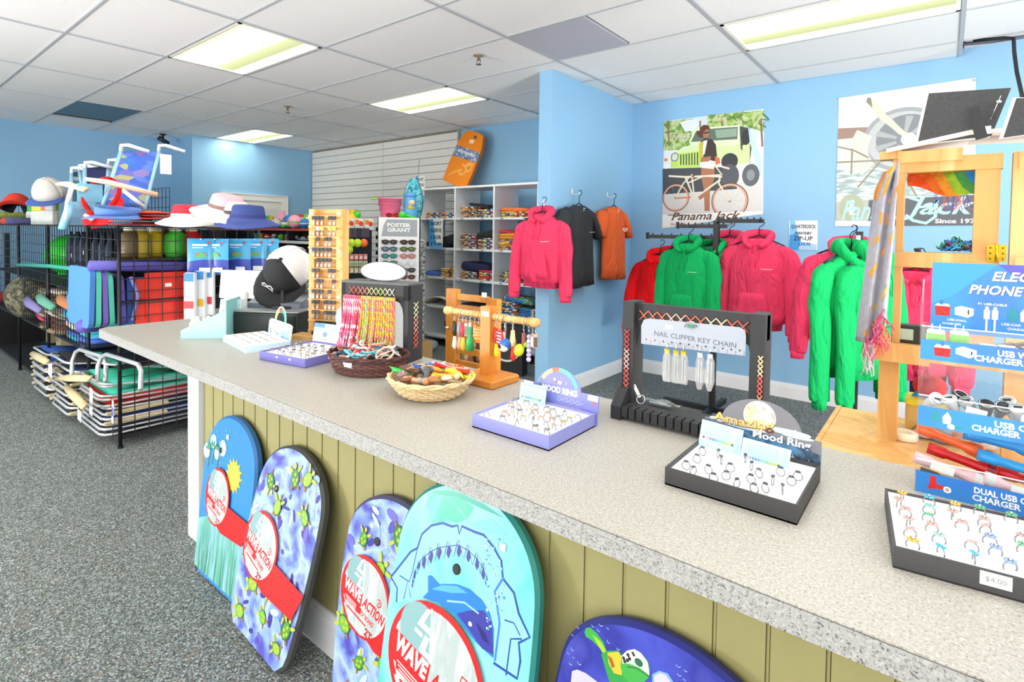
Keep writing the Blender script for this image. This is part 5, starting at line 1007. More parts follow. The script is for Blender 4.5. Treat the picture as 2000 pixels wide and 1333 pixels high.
# ------------------------------------------------------------------ clothes
HANGM = mt('#1f2430', .35)
def hanger(label, M, group='black plastic hangers'):
    m = MB(); m.tube([(.0, 0, -.005), (.0, 0, .045), (.012, 0, .06), (.03, 0, .068), (.04, 0, .085), (.03, 0, .103), (.01, 0, .105), (-.002, 0, .095)], .0035, HANGM, 6)
    m.tube([(-.19, 0, -.085), (-.1, 0, -.045), (0, 0, -.005), (.1, 0, -.045), (.19, 0, -.085)], .006, HANGM, 6); m.tube([(-.19, 0, -.085), (0, 0, -.095), (.19, 0, -.085)], .004, HANGM, 5)
    o = m.obj('clothes_hanger'); o.matrix_world = M; tag(o, label, 'hanger', group)
def garment(name, label, cat, M, col, kind='hoodie', w=.5, h=.66, group=None, logo=True, spread=.05, sl=.62, seed=1, tagc=True, logotxt='Quarterdeck'):
    rnd = random.Random(seed); t = thing(name, label, cat, (0, 0, 0), 0, group); t.matrix_world = M
    cm = cloth(col); n = 28
    ph = [rnd.uniform(0, 6.28) for _ in range(6)]
    def ring(z, rx, ry, fold, cx=0):
        out = []
        for j in range(n):
            a = 2 * PI * j / n; f = 1 + fold * (math.sin(5 * a + ph[0] + z * 4) * .5 + math.sin(9 * a + ph[1] - z * 7) * .35)
            out.append((cx + rx * math.cos(a), ry * math.sin(a) * f + .008 * fold * 5 * math.sin(6 * math.cos(a) * 2 + ph[2]), z + (.012 * math.sin(a * 2 + ph[3]) * fold * 4 if fold > .05 else 0)))
        return out
    H = h; W2 = w / 2
    def limb(pts, rs, flat, s):
        P_ = [Vector(p) for p in pts]; K = 22; rg = []; nn = 16; k0 = rnd.uniform(0, 6)
        for i in range(K + 1):
            f = i / K * (len(P_) - 1); a = min(int(f), len(P_) - 2); u = f - a
            p0_, p1_, p2_, p3_ = P_[max(a - 1, 0)], P_[a], P_[a + 1], P_[min(a + 2, len(P_) - 1)]
            c = .5 * ((2 * p1_) + (p2_ - p0_) * u + (2 * p0_ - 5 * p1_ + 4 * p2_ - p3_) * u * u + (3 * p1_ - p0_ - 3 * p2_ + p3_) * u ** 3)
            r = rs[a] * (1 - u) + rs[a + 1] * u; t_ = i / K
            rg.append([(c.x + math.cos(2 * PI * j / nn) * r * (1 + .05 * math.sin(23 * t_ + k0 + 2 * math.sin(2 * PI * j / nn)) + .05 * math.sin(5 * t_ + 3 * 2 * PI * j / nn + k0)), c.y + math.sin(2 * PI * j / nn) * r * flat * (1 + .1 * math.sin(19 * t_ + k0 + 3 * math.cos(2 * PI * j / nn))), c.z + .35 * r * math.cos(2 * PI * j / nn) * s * (1 - t_)) for j in range(nn)])
        return rg
    if kind == 'hoodie': prof = [(-.03, .28, .045, .0), (-.05, .46, .05, .02), (-.085, .7, .055, .04), (-.125, .87, .062, .05), (-.17, .93, .072, .07), (-.22, .955, .088, .1), (-.3, .96, .09, .14), (-.38, .95, .09, .18), (-.45, .95, .088, .2), (-H + .1, .97, .092, .24), (-H + .05, .93, .09, .2), (-H + .045, .82, .072, .1), (-H, .80, .07, .1)]
    else: prof = [(-.03, .34, .04, .0), (-.05, .6, .05, .02), (-.085, .86, .055, .04), (-.15, .88, .06, .06), (-.3, .86, .062, .12), (-.45, .86, .064, .2), (-H * .85, .88, .066, .26), (-H, .9, .068, .3)]
    m = MB(); m.loft([ring(z, W2 * k, ry, f) for z, k, ry, f in prof], cm); m.obj('body', t)
    for s in (-1, 1):
        m = MB()
        if kind == 'hoodie':
            pts = [(s * W2 * .55, 0, -.095), (s * W2 * .86, .0, -.145), (s * (W2 + spread * .3), -.006, -.27), (s * (W2 + spread * .7), -.02, -.4), (s * (W2 + spread), -.03, -sl + .07), (s * (W2 + spread * 1.05), -.03, -sl + .05)]
            m.loft(limb(pts, [.045, .07, .068, .062, .058, .046], .6, s), cm); slv = m.obj('sleeve', t)
            m = MB(); m.tube([pts[-1], (pts[-1][0], pts[-1][1], -sl)], [.046, .044], cm, 12, flat=.75); m.obj('cuff', slv)
        else:
            m.tube([(s * W2 * .62, 0, -.075), (s * W2 * .88, 0, -.11), (s * (W2 + .025), -.004, -.2), (s * (W2 + .06), -.008, -.3)], [.045, .07, .074, .078], cm, 12, flat=.55); m.obj('sleeve', t)
    m = MB()
    if kind == 'hoodie':
        pts = []
        for k in range(15):
            a = -PI * .43 + k / 14 * (2 * PI * .93); a = PI / 2 + (k / 14 - .5) * 2 * PI * .93
            pts.append((.098 * math.cos(a), .062 * math.sin(a) - .012, -.012 - .085 * max(0, -math.sin(a)) + .012 * max(0, math.sin(a))))
        m.tube(pts, [.016 + .011 * math.sin(PI * k / 14) for k in range(15)], cm, 10, flat=1.5); hd = m.obj('hood', t)
        m = MB(); zt, zb = -H + .27, -H + .075
        m.grid(lambda u, v: ((u - .5) * w * (.62 - .2 * v if True else 0), -.094 - .004 * math.sin(u * PI), zb + (zt - zb) * v), 6, 4, cm, thick=.004); m.obj('pocket', t)
        m = MB()
        for s in (-1, 1): m.tube([(s * .022, -.075, -.1), (s * .026, -.093, -.16), (s * .022, -.096, -.24)], .0035, cm, 5)
        m.obj('drawstrings', hd)
    else:
        m.tube([(.075 * math.cos(a), .045 * math.sin(a) - .004, -.03 - .03 * max(0, -math.sin(a))) for a in [2 * PI * k / 18 for k in range(18)]], .008, cm, 6, True); m.obj('collar', t)
    if tagc: m = MB(TR(0, -.002, -.05) @ FRONT); m.R(-.017, -.02, .017, .012, PAPER); o = m.obj('neck_label', t); o.location = (0, -.045 if kind == 'hoodie' else -.05, -.01)
    if logo:
        m = MB(TR(w * .22, -.101 if kind == 'hoodie' else -.069, -.235) @ FRONT); ink = mt('#f4efe6', .6); m.W(logotxt, 0, .002, .105, .03, ink, shear=.3, bold=.05); m.L([(-.04, -.018), (.045, -.015)], .003, ink); m.obj('chest_print', t, 'small pale script chest print')
    return t
PINK, GRN, REDH, BLKT, ORG = '#ec4068', '#11ac5f', '#e3121a', '#3a3d40', '#ee6a38'
p = onY(1060, 418, 3.52); M = TR(p.x, 3.515, p.z + .03)
garment('hoodie', 'pink hoodie hanging on the end of the blue partition wall', 'hoodie', M, PINK, w=.43, h=.62, sl=.72, spread=.04, seed=2); hanger('black hanger of the pink hoodie on the partition end', M)
p = onX(1131, 405, -2.48); M = TR(-2.48, p.y, p.z + .04) @ RZ(PI / 2)
garment('t_shirt', 'charcoal black T-shirt hanging on the blue partition wall', 'T-shirt', M, BLKT, 'tee', w=.5, h=.72, seed=3); hanger('black hanger of the charcoal T-shirt', M)
def wallhook(M, label):
    m = MB(M); m.bx((-.009, -.004, -.05), (.009, .0, .0), mt('#eef0f2', .3)); m.tube([(0, -.004, -.04), (0, -.03, -.05), (0, -.075, -.045), (0, -.08, -.03)], .004, mt('#e6e9ee', .3), 6); o = solo(m, 'wall_hook', label, 'hook', group='white wall hooks on the partition')
wallhook(TR(-2.556, p.y, p.z + .16) @ RZ(PI / 2), 'white wall hook above the charcoal T-shirt')
p = onX(1199, 408, -2.48); M = TR(-2.48, p.y, p.z + .04) @ RZ(PI / 2)
garment('t_shirt', 'orange T-shirt hanging on the blue partition near the corner', 'T-shirt', M, ORG, 'tee', w=.46, h=.70, seed=4, logotxt='Q'); hanger('black hanger of the orange T-shirt', M)
wallhook(TR(-2.556, p.y, p.z + .16) @ RZ(PI / 2), 'white wall hook above the orange T-shirt')
p = onY(1062, 385, 3.615); wallhook(TR(p.x, 3.616, 1.655), 'white wall hook above the pink hoodie')
# rack of hoodies before the back wall
RY0 = 4.25; rb = onY(1393, 700, RY0)
rk = thing('garment_rack', 'black floor rack with stepped arms holding red, green and pink hoodies', 'clothes rack', (rb.x, rb.y, 0))
BM = mt('#17181b', .4)
m = MB(); m.bx((-.02, -.02, 0), (.02, .02, 1.5), BM); m.obj('post', rk)
m = MB(); m.bx((-.4, -.018, .0), (.25, .018, .04), BM); m.bx((-.018, -.75, .0), (.018, .3, .04), BM); m.bx((-.35, -.76, 0), (.1, -.72, .035), BM); m.obj('base', rk)
HY = RY0
arms = [((1266, 462), (1400, 456)), ((1325, 442), (1420, 440)), ((1405, 432), (1492, 424))]
for (a, b) in arms:
    A, B = onY(a[0], a[1], HY), onY(b[0], b[1], HY); m = MB(); m.bx((A.x - rb.x, -.012, A.z - .015), (B.x - rb.x, .012, A.z + .015), BM)
    for k in range(7): x = A.x + (B.x - A.x) * (k + .5) / 7 - rb.x; m.lathe([(.0, 0), (.006, 0), (.007, .012), (.0, .014)], BM, 8, TR(x, 0, A.z + .015))
    m.bx((A.x - rb.x - .012, -.02, A.z - .02), (A.x - rb.x, .02, A.z + .035), BM); m.obj('arm', rk)
def hang_at(px, py, dy, rz, label, col, w, h, sl, spread, seed, hl, grp=None, logo=True):
    p = onY(px, py, HY + dy); M = TR(p.x, HY + dy, p.z + .015) @ RZ(rz)
    garment('hoodie', label, 'hoodie', M, col, w=w, h=h, sl=sl, spread=spread, seed=seed, logo=logo); hanger(hl, M)
hang_at(1290, 496, .06, -.25, 'red sweatshirt with script at its side, leftmost on the floor rack', REDH, .50, .72, .74, .07, 5, 'hanger of the red sweatshirt in front', logo=False)
hang_at(1312, 492, .16, -.25, 'red sweatshirt behind the leftmost red one', REDH, .44, .66, .68, .03, 6, 'hanger of the rear red sweatshirt', logo=False)
hang_at(1345, 472, -.05, -.2, 'green hoodie in front, left of the two green ones', GRN, .44, .7, .72, .02, 7, 'hanger of the left green hoodie')
hang_at(1392, 478, .07, -.2, 'green hoodie half hidden behind the left green one', GRN, .43, .7, .72, .02, 8, 'hanger of the right green hoodie')
hang_at(1425, 462, .12, -.1, 'pink hoodie behind the front pink one on the floor rack', PINK, .44, .68, .72, .02, 9, 'hanger of the rear pink hoodie')
hang_at(1482, 462, -.02, -.15, 'pink hoodie in front at the right end of the floor rack', PINK, .46, .7, .76, .05, 10, 'hanger of the front pink hoodie')
# right rack, partly behind the scarf
q0 = onY(1667, 800, 3.3)
r2 = thing('garment_rack', 'chrome-armed rack with two green hoodies beside the grey scarf', 'clothes rack', (q0.x, 3.3, 0))
m = MB(); m.bx((-.016, -.016, .0), (.016, .016, 1.42), mt('#3a332c', .5)); m.bx((-.25, -.015, 0), (.25, .015, .03), BM); m.bx((-.015, -.25, 0), (.015, .25, .03), BM); m.obj('post', r2)
A, B = onY(1636, 437, 3.25), onY(1702, 440, 3.25); m = MB(); m.bx((A.x - q0.x - .01, -.06, A.z - .013), (B.x - q0.x + .02, -.035, A.z + .013), mt('#e9eaec', .15, .8)); m.bx((-.01, -.05, 1.36), (.01, .01, 1.40), mt('#d9dade', .2, .8)); m.obj('arm', r2)
for px, py, dy, rz, lab, sd, w in ((1663, 480, -.12, 1.05, 'green hoodie hanging sideways, left of the two by the scarf', 12, .42), (1702, 484, -.06, 1.15, 'green hoodie hanging sideways right beside the grey scarf', 13, .42)):
    p = onY(px, py, 3.3 + dy); M = TR(p.x, 3.3 + dy, p.z) @ RZ(rz)
    garment('hoodie', lab, 'hoodie', M, GRN, w=w, h=.66, sl=.8, spread=.02, seed=sd, logo=False); hanger('hanger of the ' + lab.split(',')[0] + (' on the left' if sd == 12 else ''), M)
p = onY(1660, 472, 3.9); M = TR(p.x, 3.9, p.z) @ RZ(-.2); garment('hoodie', 'pink hoodie half hidden behind the sideways green hoodies', 'hoodie', M, PINK, w=.46, h=.7, sl=.78, spread=.05, seed=14, logo=False); hanger('hanger of the pink hoodie behind the sideways green ones', M)
p = onY(1790, 520, 3.9); M = TR(p.x, 3.9, p.z) @ RZ(-.2); r3 = thing('garment_rack', 'slim black garment rack seen through the open pine frame', 'clothes rack', (p.x, 3.9, 0)); m = MB(); m.bx((-.015, .1, 0), (.015, .13, p.z + .1), BM); m.bx((-.2, .1, 0), (.2, .13, .03), BM); m.obj('post', r3); m = MB(); m.bx((-.012, -.1, p.z + .092), (.012, .12, p.z + .104), BM); m.obj('arm', r3); garment('hoodie', 'pink garment seen through the open pine frame beside the acrylic display', 'hoodie', M, PINK, w=.4, h=.66, sl=.7, spread=.03, seed=15, logo=False); hanger('hanger of the pink garment seen through the pine frame', M)
# ------------------------------------------------------------------ posters and signs on the back wall
WY = 5.045
def poster(name, label, corners, cat='poster'):
    c = [onY(px, py, WY) for px, py in corners]; o = c[3]
    t = thing(name, label, cat, (o.x, WY, o.z)); loc = [(q.x - o.x, q.z - o.z) for q in c]
    m = MB(FRONT); m.prism([loc[3], loc[2], loc[1], loc[0]], -.003, 0, PAPER); m.lay = .0006
    def f(pts, sx=1, ox=0, oy=0): return [((lambda q: (q.x - o.x, q.z - o.z))(onY(ox + x / sx, oy + y / sx, WY))) for x, y in pts]
    return t, m, f, loc
def c_(h, r=.45): return mt(h, r)
t, m, f, loc = poster('poster', 'poster of a cyclist standing before a lime green off-road car under palms', [(1297, 237), (1492, 213), (1490, 418), (1293, 447)])
def Q(*p): return f(p, 2.776, 1180, 200)
m.P(Q((325, 103), (868, 40), (860, 470), (318, 520)), c_('#dfe3e4')); m.P(Q((325, 103), (868, 40), (866, 190), (322, 240)), c_('#cfdbe2'))
PALM = pattern('palm', ['#7fae45', '#4f7a35', '#a8c466', '#c9cfae', '#8f7a4e'], 14, .5, 'noise', (1, 1, 1), 1)
m.P(Q((325, 105), (480, 88), (470, 230), (400, 260), (322, 260)), PALM); m.P(Q((560, 70), (868, 42), (866, 160), (760, 130), (560, 140)), PALM); m.P(Q((410, 110), (450, 95), (520, 90), (500, 150), (440, 160)), c_('#dfe6ea'))
for x in (345, 520, 640, 850): m.L(Q((x, 100 + (868 - x) * .0), (x + 8, 240)), .016, c_('#8a6b4a'))
for k in range(14): x, y = U(640, 860), U(50, 130); m.L(Q((x, y), (x + U(-50, 50), y + U(5, 40))), .008, c_(random.choice(['#4f7a35', '#7fae45', '#3a5a2a'])))
m.P(Q((318, 440), (860, 440), (858, 610), (316, 610)), c_('#d9d7d4')); m.P(Q((318, 360), (700, 350), (720, 470), (318, 500)), c_('#3f4246'))
# car
m.P(Q((462, 215), (490, 140), (735, 122), (748, 215), (740, 240), (470, 240)), c_('#dbe9bf')); m.P(Q((470, 215), (500, 155), (600, 142), (725, 133), (722, 200)), c_('#5c6f62')); m.P(Q((600, 150), (720, 140), (718, 185), (610, 195)), c_('#8fa893'))
m.P(Q((360, 280), (470, 238), (700, 235), (790, 215), (785, 320), (720, 345), (600, 300), (520, 330), (365, 350)), c_('#cfe3a2')); m.P(Q((362, 285), (520, 265), (520, 355), (362, 355)), c_('#b9d65a')); m.P(Q((400, 290), (515, 268), (512, 345), (402, 345)), c_('#c4e06a'))
for k in range(7): m.P(Q((412 + k * 15, 284 - k * 2), (420 + k * 15, 283 - k * 2), (420 + k * 15, 340), (412 + k * 15, 341)), c_('#46603a'))
m.E(*Q((383, 297))[0], .04, .045, c_('#6f7a6e'), n=16); m.E(*Q((383, 297))[0], .03, .035, c_('#cdd6c6'), n=16); m.E(*Q((337, 345))[0], .03, .03, c_('#e9e9e6'), n=12); m.E(*Q((335, 312))[0], .02, .016, c_('#e0853a'), n=10)
m.P(Q((735, 130), (790, 140), (800, 240), (790, 330), (740, 250)), c_('#3c4a40')); m.P(Q((750, 235), (790, 215), (790, 320), (750, 340)), c_('#cfe3a2'))
m.E(*Q((680, 320))[0], .075, .075, c_('#2f3236'), n=18); m.E(*Q((680, 400))[0], .085, .11, c_('#4d5258'), n=18); m.E(*Q((795, 395))[0], .075, .1, c_('#5a6066'), n=18); m.E(*Q((795, 395))[0], .035, .05, c_('#8a9096'), n=14); m.E(*Q((770, 190))[0], .04, .07, c_('#2b2f33'), n=14)
m.P(Q((780, 130), (800, 170), (850, 300), (860, 420), (830, 350), (790, 220)), c_('#bcd8e6'))
# cyclist
SK, HR = c_('#a9714e'), c_('#5a3020')
m.P(Q((528, 350), (600, 350), (596, 420), (575, 470), (572, 590), (545, 590), (540, 470), (525, 400)), SK); m.P(Q((570, 440), (596, 400), (560, 500), (520, 530), (510, 515)), SK)
m.E(*Q((552, 168))[0], .035, .042, SK, n=16); m.P(Q((520, 175), (518, 140), (540, 122), (565, 125), (578, 150), (555, 145), (538, 165), (535, 195), (508, 185)), HR); m.E(*Q((512, 168))[0], .02, .022, HR, n=10); m.L(Q((540, 168), (572, 162)), .012, INK)
m.P(Q((522, 215), (545, 195), (585, 200), (606, 230), (612, 290), (600, 320), (525, 300)), c_('#3a2a22')); m.P(Q((514, 225), (535, 210), (538, 300), (518, 310)), c_('#c9b93a')); m.P(Q((538, 210), (560, 205), (545, 280), (535, 290)), PAPER); m.P(Q((525, 300), (580, 292), (575, 320), (520, 325)), SK); m.P(Q((525, 325), (600, 340), (592, 362), (528, 355)), PAPER); m.P(Q((600, 295), (625, 300), (630, 330), (605, 340)), c_('#d86a3a'))
# bicycle
CR = c_('#e3d8c2'); TY_ = c_('#dfa98e')
for cx, cy in ((388, 517), (680, 535)):
    c = Q((cx, cy))[0]; rx = Q((cx + 72 + (28 if cx > 500 else 0), cy))[0][0] - c[0]; m.A(c[0], c[1], rx * .86, rx * .97, 0, 2 * PI, TY_, 30); m.A(c[0], c[1], rx * .97, rx * 1.02, 0, 2 * PI, c_('#4a4038'), 30); m.E(c[0], c[1], .014, .014, c_('#54504a'), n=10)
    for k in range(10): a = k * PI / 5; m.L([(c[0], c[1]), (c[0] + rx * .86 * math.cos(a), c[1] + rx * .86 * math.sin(a))], .0016, c_('#b9b4aa'))
for pts, w in ((((350, 400), (440, 405), (560, 400), (630, 395)), .018), (((440, 405), (490, 525), (560, 470), (630, 420)), .018), (((630, 395), (622, 440), (680, 535)), .016), (((388, 517), (440, 510), (490, 525)), .014), (((388, 517), (430, 440), (468, 400)), .014), (((475, 390), (490, 525)), .014), (((450, 440), (540, 400), (640, 405)), .014), (((640, 395), (600, 340), (570, 315)), .011), (((640, 350), (680, 360)), .016)): m.L(Q(*pts), w, CR)
m.L(Q((390, 520), (470, 515)), .014, c_('#d8714e')); m.P(Q((468, 395), (495, 400), (480, 410)), c_('#8a6a4e'))
# bottom band with script
m.P(Q((318, 610), (860, 590), (860, 605), (316, 682)), PAPER)
m.W('Panama Jack', *Q((545, 622))[0], 1.46 * .39 * 1.15, .10, c_('#5a3a22'), shear=.35, bold=.015, slope=.02); m.L(Q((345, 612), (440, 612)), .008, c_('#5a3a22')); m.L(Q((640, 640), (700, 660), (670, 668)), .006, c_('#5a3a22')); m.W('Since 1974', *Q((400, 660))[0], .15, .028, c_('#a86a4a'), bold=.02)
m.obj('print', t)
t, m, f, loc = poster('poster', 'poster of a seaplane propeller over the sea, right behind the pine frame', [(1638, 192), (1905, 152), (1905, 440), (1632, 443)])
def Q(*p): return f(p, 2.777, 1560, 60)
m.P(Q((218, 366), (960, 255), (958, 1056), (200, 1063)), c_('#dfe0d8')); m.P(Q((218, 366), (960, 260), (960, 420), (214, 520)), c_('#dcdcd6')); m.L(Q((225, 385), (500, 340), (960, 280)), .015, c_('#f0f0ea'))
m.P(Q((214, 530), (450, 520), (960, 460), (960, 520), (450, 570), (212, 590)), c_('#9a8076')); m.P(Q((212, 590), (700, 560), (960, 530), (960, 760), (205, 820)), c_('#cfd3cf')); m.P(Q((205, 740), (960, 680), (960, 900), (203, 960)), pattern('sea_print', ['#a9bfbf', '#d9e0dc', '#8fa8ac', '#c9d6d4'], 12, .5, 'noise', (.5, 1, 2.5)))
m.P(Q((203, 930), (960, 890), (958, 1056), (200, 1063)), c_('#5a6066')); m.P(Q((203, 930), (380, 920), (370, 1040), (200, 1063)), c_('#b5b9ac'))
e = Q((570, 590))[0]; m.E(e[0], e[1], .27, .245, c_('#9aa0a4'), n=28); m.E(e[0], e[1], .24, .215, c_('#b9bec0'), n=28); m.E(e[0] + .02, e[1], .2, .19, c_('#7f868c'), n=24); m.A(e[0] - .05, e[1] - .05, .18, .3, 2.6, 3.9, c_('#c9ccc6'), 12)
for k in range(9): a = k * 2 * PI / 9; m.P([(e[0] + .05 * math.cos(a - .2), e[1] + .05 * math.sin(a - .2)), (e[0] + .19 * math.cos(a - .13), e[1] + .18 * math.sin(a - .13)), (e[0] + .19 * math.cos(a + .13), e[1] + .18 * math.sin(a + .13)), (e[0] + .05 * math.cos(a + .2), e[1] + .05 * math.sin(a + .2))], c_('#a4a9ac'))
m.P(Q((365, 385), (375, 362), (400, 368), (470, 450), (600, 570), (590, 595), (520, 540), (440, 480)), c_('#d3d0bd')); m.P(Q((365, 385), (375, 362), (392, 366), (400, 420)), c_('#8a8577')); m.E(e[0] + .03, e[1], .05, .05, c_('#cdd0d0'), n=14)
for pts in (((212, 630), (300, 650), (380, 690)), ((208, 715), (420, 705), (640, 700)), ((290, 640), (285, 780)), ((460, 690), (320, 850)), ((520, 690), (640, 900))): m.L(Q(*pts), .012, c_('#8f8672'))
m.E(*Q((285, 960))[0], .085, .11, c_('#a9b29a'), n=20); m.L(Q((290, 920), (286, 1000)), .03, c_('#d9e2d6')); m.L(Q((262, 965), (310, 960)), .012, c_('#d9e2d6'))
TQ = c_('#a9dad8'); m.W('Panama', *Q((400, 975))[0], .42, .16, TQ, shear=.35, bold=.01); m.L(Q((600, 905), (660, 925), (640, 960), (720, 950), (750, 920), (740, 1010), (690, 1045), (620, 1030), (580, 1000)), .022, TQ); m.W('Jack', *Q((760, 965))[0], .42, .17, TQ, shear=.35, bold=.015); m.L(Q((830, 960), (960, 930)), .012, TQ); m.W('Since 1974', *Q((860, 1033))[0], .26, .034, PAPER, bold=.03)
m.obj('print', t)
for q in ((222, 374), (955, 270), (208, 1050)): mm = MB(FRONT); c = Q(q)[0]; mm.prism([(c[0] + .009 * math.cos(k), c[1] + .009 * math.sin(k)) for k in range(6)], .006, .012, STEEL); mm.obj('pin', t)
t, m, f, loc = poster('wall_sign', 'small blue and white price sign QUARTERDECK SWEATSHIRT ZIP-UP on the blue wall', [(1541, 432), (1597, 431), (1596, 489), (1541, 488)], 'sign')
w_, h_ = loc[1][0], loc[0][1]
m.P([(0, 0), (w_ * .55, 0), (w_ * .35, h_ * .5), (0, h_ * .9)], c_('#3f97d6')); m.P([(0, h_ * .5), (w_ * .3, h_ * .6), (w_ * .2, h_), (0, h_)], c_('#7fbfe9')); m.P([(w_ * .35, 0), (w_, 0), (w_, h_ * .2), (w_ * .4, h_ * .3)], c_('#a5cdea'))
m.W('QUARTERDECK', w_ * .5, h_ * .8, w_ * .9, h_ * .15, c_('#22344a'), bold=.03); m.W('SWEATSHIRT', w_ * .5, h_ * .58, w_ * .6, h_ * .1, c_('#3a4a5a'), bold=.05); m.W('ZIP-UP', w_ * .5, h_ * .4, w_ * .7, h_ * .15, c_('#22344a'), bold=.02); m.W('$34.95', w_ * .55, h_ * .2, w_ * .45, h_ * .13, c_('#2f6ab0'), bold=.04)
m.obj('print', t)
# ------------------------------------------------------------------ pine folding display at the right
FY = 2.1
def fx(px, py, y=FY): return onY(px, py, y)
pd = thing('pine_display', 'natural pine tiered folding display behind the phone accessory stand', 'display stand', (0, FY, 0))
xa = fx(1744, 600).x; xb = fx(1930, 400).x; za = fx(1762, 292).z; zb = fx(1930, 515).z - .0; xc = fx(1982, 500).x; zm = fx(1750, 665).z; zl = fx(1660, 845).z
PB = PALE
m = MB(); m.bx((xa - .032, 0, .0), (xa + .022, .04, zm - .05), PB); m.obj('post', pd); m = MB(); m.bx((xa - .0, 0, zm - .01), (xa + .02, .04, za - .03), PB); m.obj('post', pd)
m = MB(); m.bx((xb - .032, 0, zm - .05), (xb + .026, .04, za - .06), PB); m.obj('post', pd)
m = MB(); m.bx((xc - .012, -.01, 0), (xc + .05, .035, za - .03), PB); m.obj('post', pd); m = MB(); m.bx((xc + .25, -.01, 0), (xc + .3, .035, za - .03), PB); m.obj('post', pd)
m = MB(); m.bx((xa - .012, -.004, za - .075), (xb + .03, .036, za - .03), PB); m.obj('top_rail', pd); m = MB(); m.bx((xa + .0, -.018, za - .045), (xa + .16, .05, za - .008), PB); m.bx((xa - .05, -.01, za - .03), (xa + .01, .04, za - .004), PB); m.obj('corner_block', pd)
m = MB(); m.bx((xa - .0, -.004, zb - .02), (xb + .03, .036, zb + .028), PB); m.obj('middle_rail', pd); m = MB(); m.bx((xc, -.014, zb - .02), (xc + .3, .03, zb + .02), PB); m.obj('middle_rail', pd)
m = MB(); m.bx((xc, -.012, za - .08), (xc + .3, .03, za - .03), PB); m.obj('top_rail', pd); m = MB(); m.bx((xc, .02, .95), (xc + .3, .05, 1.0), PB); m.obj('lower_rail', pd)
m = MB(TR(0, -.01, 0)); ap = fx(1895, 262); m.prism([(xa - .03, za + .0), (ap.x, ap.z + .006), (xc + .34, za + .02), (xc + .34, za + .01), (ap.x, ap.z - .006), (xa - .03, za - .01)], -.2, .03, mt('#f3e3d3', .5), FRONT); m.obj('top_board', pd, 'pale board on top')
m = MB(); m.bx((xa - .048, -.026, zm - .035), (xb + .14, .2, zm - .018), PB); m.bx((xa - .052, -.052, zm - .062), (xa + .1, -.041, zm - .004), PB); m.bx((xa - .05, -.04, zm - .052), (xb + .141, -.027, zm - .014), PB); m.obj('middle_shelf', pd)
m = MB(); m.bx((xa - .17, -.2, zl - .02), (xc + .3, .3, zl), PB); m.bx((xa - .169, -.215, zl - .035), (xc + .301, -.2005, zl + .002), PB); m.bx((xa - .185, -.199, zl - .036), (xa - .1705, .299, zl + .004), PB); m.bx((xa - .1, -.23, zl - .03), (xa + .02, -.216, zl + .001), PB); m.obj('lower_shelf', pd)
for x, y in ((xa - .15, -.18), (xa - .15, .26), (xc + .25, -.18), (xc + .25, .26)): MB().bx((x - .02, y - .02, 0), (x + .02, y + .02, zl - .02), PB).obj('leg', pd)
hp = fx(1946, 495); m = MB(TR(hp.x, -.008, hp.z)); GOLD = mt('#d8ae2c', .25, .9)
for s in (-1, 1): m.bx((s * .003, -.002, -.025), (s * .022, .003, .025), GOLD)
m.tube([(0, -.003, -.026), (0, -.003, .026)], .004, GOLD, 8)
for sx in (-.014, .014):
    for sz in (-.016, 0, .016): m.ball((sx, -.003, sz), .003, mt('#8a6a1a', .3, .9), 6, 4)
m.obj('brass_hinge', pd, 'brass hinge')
# black easel-backed frames on top
for k, (px0, px1, lab, dy) in enumerate((((1792, 276), (1975, 172), 'black-backed picture frame with easel leg on top of the pine display', -.02), ((1960, 262), (2090, 190), 'second black-backed frame, half cut off at the right edge', -.045))):
    a, b = onY(px0[0], px0[1], FY + dy), onY(px1[0], px1[1], FY + dy); w = b.x - a.x; h = b.z - a.z
    t = thing('picture_frame', lab, 'picture frame', (a.x, FY + dy, a.z)); sh = .03
    m = MB(); out = [(0, -.01), (w * .82, .0), (w, h), (sh * .8, h + .012)]; m.prism(out, -.004, .004, mt('#38393b', .6, bump=.2, scale=140, var=.2), FRONT); m.obj('backing', t)
    m = MB(); m.prism([(-.009, -.012), (w * .8, -.004), (w - .004, h), (sh * .8 - .007, h + .017)], -.010, -.0045, mt('#f0efe8', .4), FRONT); m.obj('frame', t)
    m = MB(TR(w * .66, -.012, h * .32)); m.bx((-.014, -.03, -h * .36), (.014, -.024, h * .36), BLK, RX(.3) @ RY(-.25)); m.obj('easel_leg', t)
    if k == 0: m = MB(TR(w * .74, -.03, .012) @ FRONT); m.R(-.012, -.01, .014, .012, PAPER); m.obj('price_tag', t)
    m = MB(); m.tube([(w * .9, -.006, h * .85), (w * .8, -.006, h * .35)], .0015, STEEL, 5); m.ball((w * .88, -.006, h * .72), (.008, .003, .005), STEEL, 8, 5); m.obj('clip', t)
# scarves
SCF = mt('#9c9aa4', .9, bump=.5, scale=50, var=.08)
sc = thing('scarf', 'long grey scarf with orange stripes and pink fringe hanging from the pine frame', 'scarf', (0, 0, 0))
def sfn(u, v):
    px = 1712 + 46 * u - 30 * v - 10 * (1 - u) * v; py = 335 - 25 * u + 330 * v + 15 * math.sin(u * 3)
    if v < .12: px += (1 - v / .12) * 14 * (1 - u)
    q = onY(px, py, 2.03 + .012 * math.sin(u * 11 + v * 2)); return (q.x, q.y, q.z)
m = MB(); m.grid(sfn, 14, 26, SCF, thick=.003); m.obj('cloth', sc)
def stripe(u0, v0, u1, v1, hw, col, name='stripe'):
    m = MB()
    def fn(a, b):
        u = u0 + (u1 - u0) * a; v = v0 + (v1 - v0) * a + hw * (b - .5) * 2; q = sfn(u, v); return (q[0], q[1] - .005, q[2])
    m.grid(fn, 8, 2, mt(col, .85, bump=.4, scale=60, var=.15)); m.obj(name, sc, 'orange woven stripe' if col != '#e89ab8' else None)
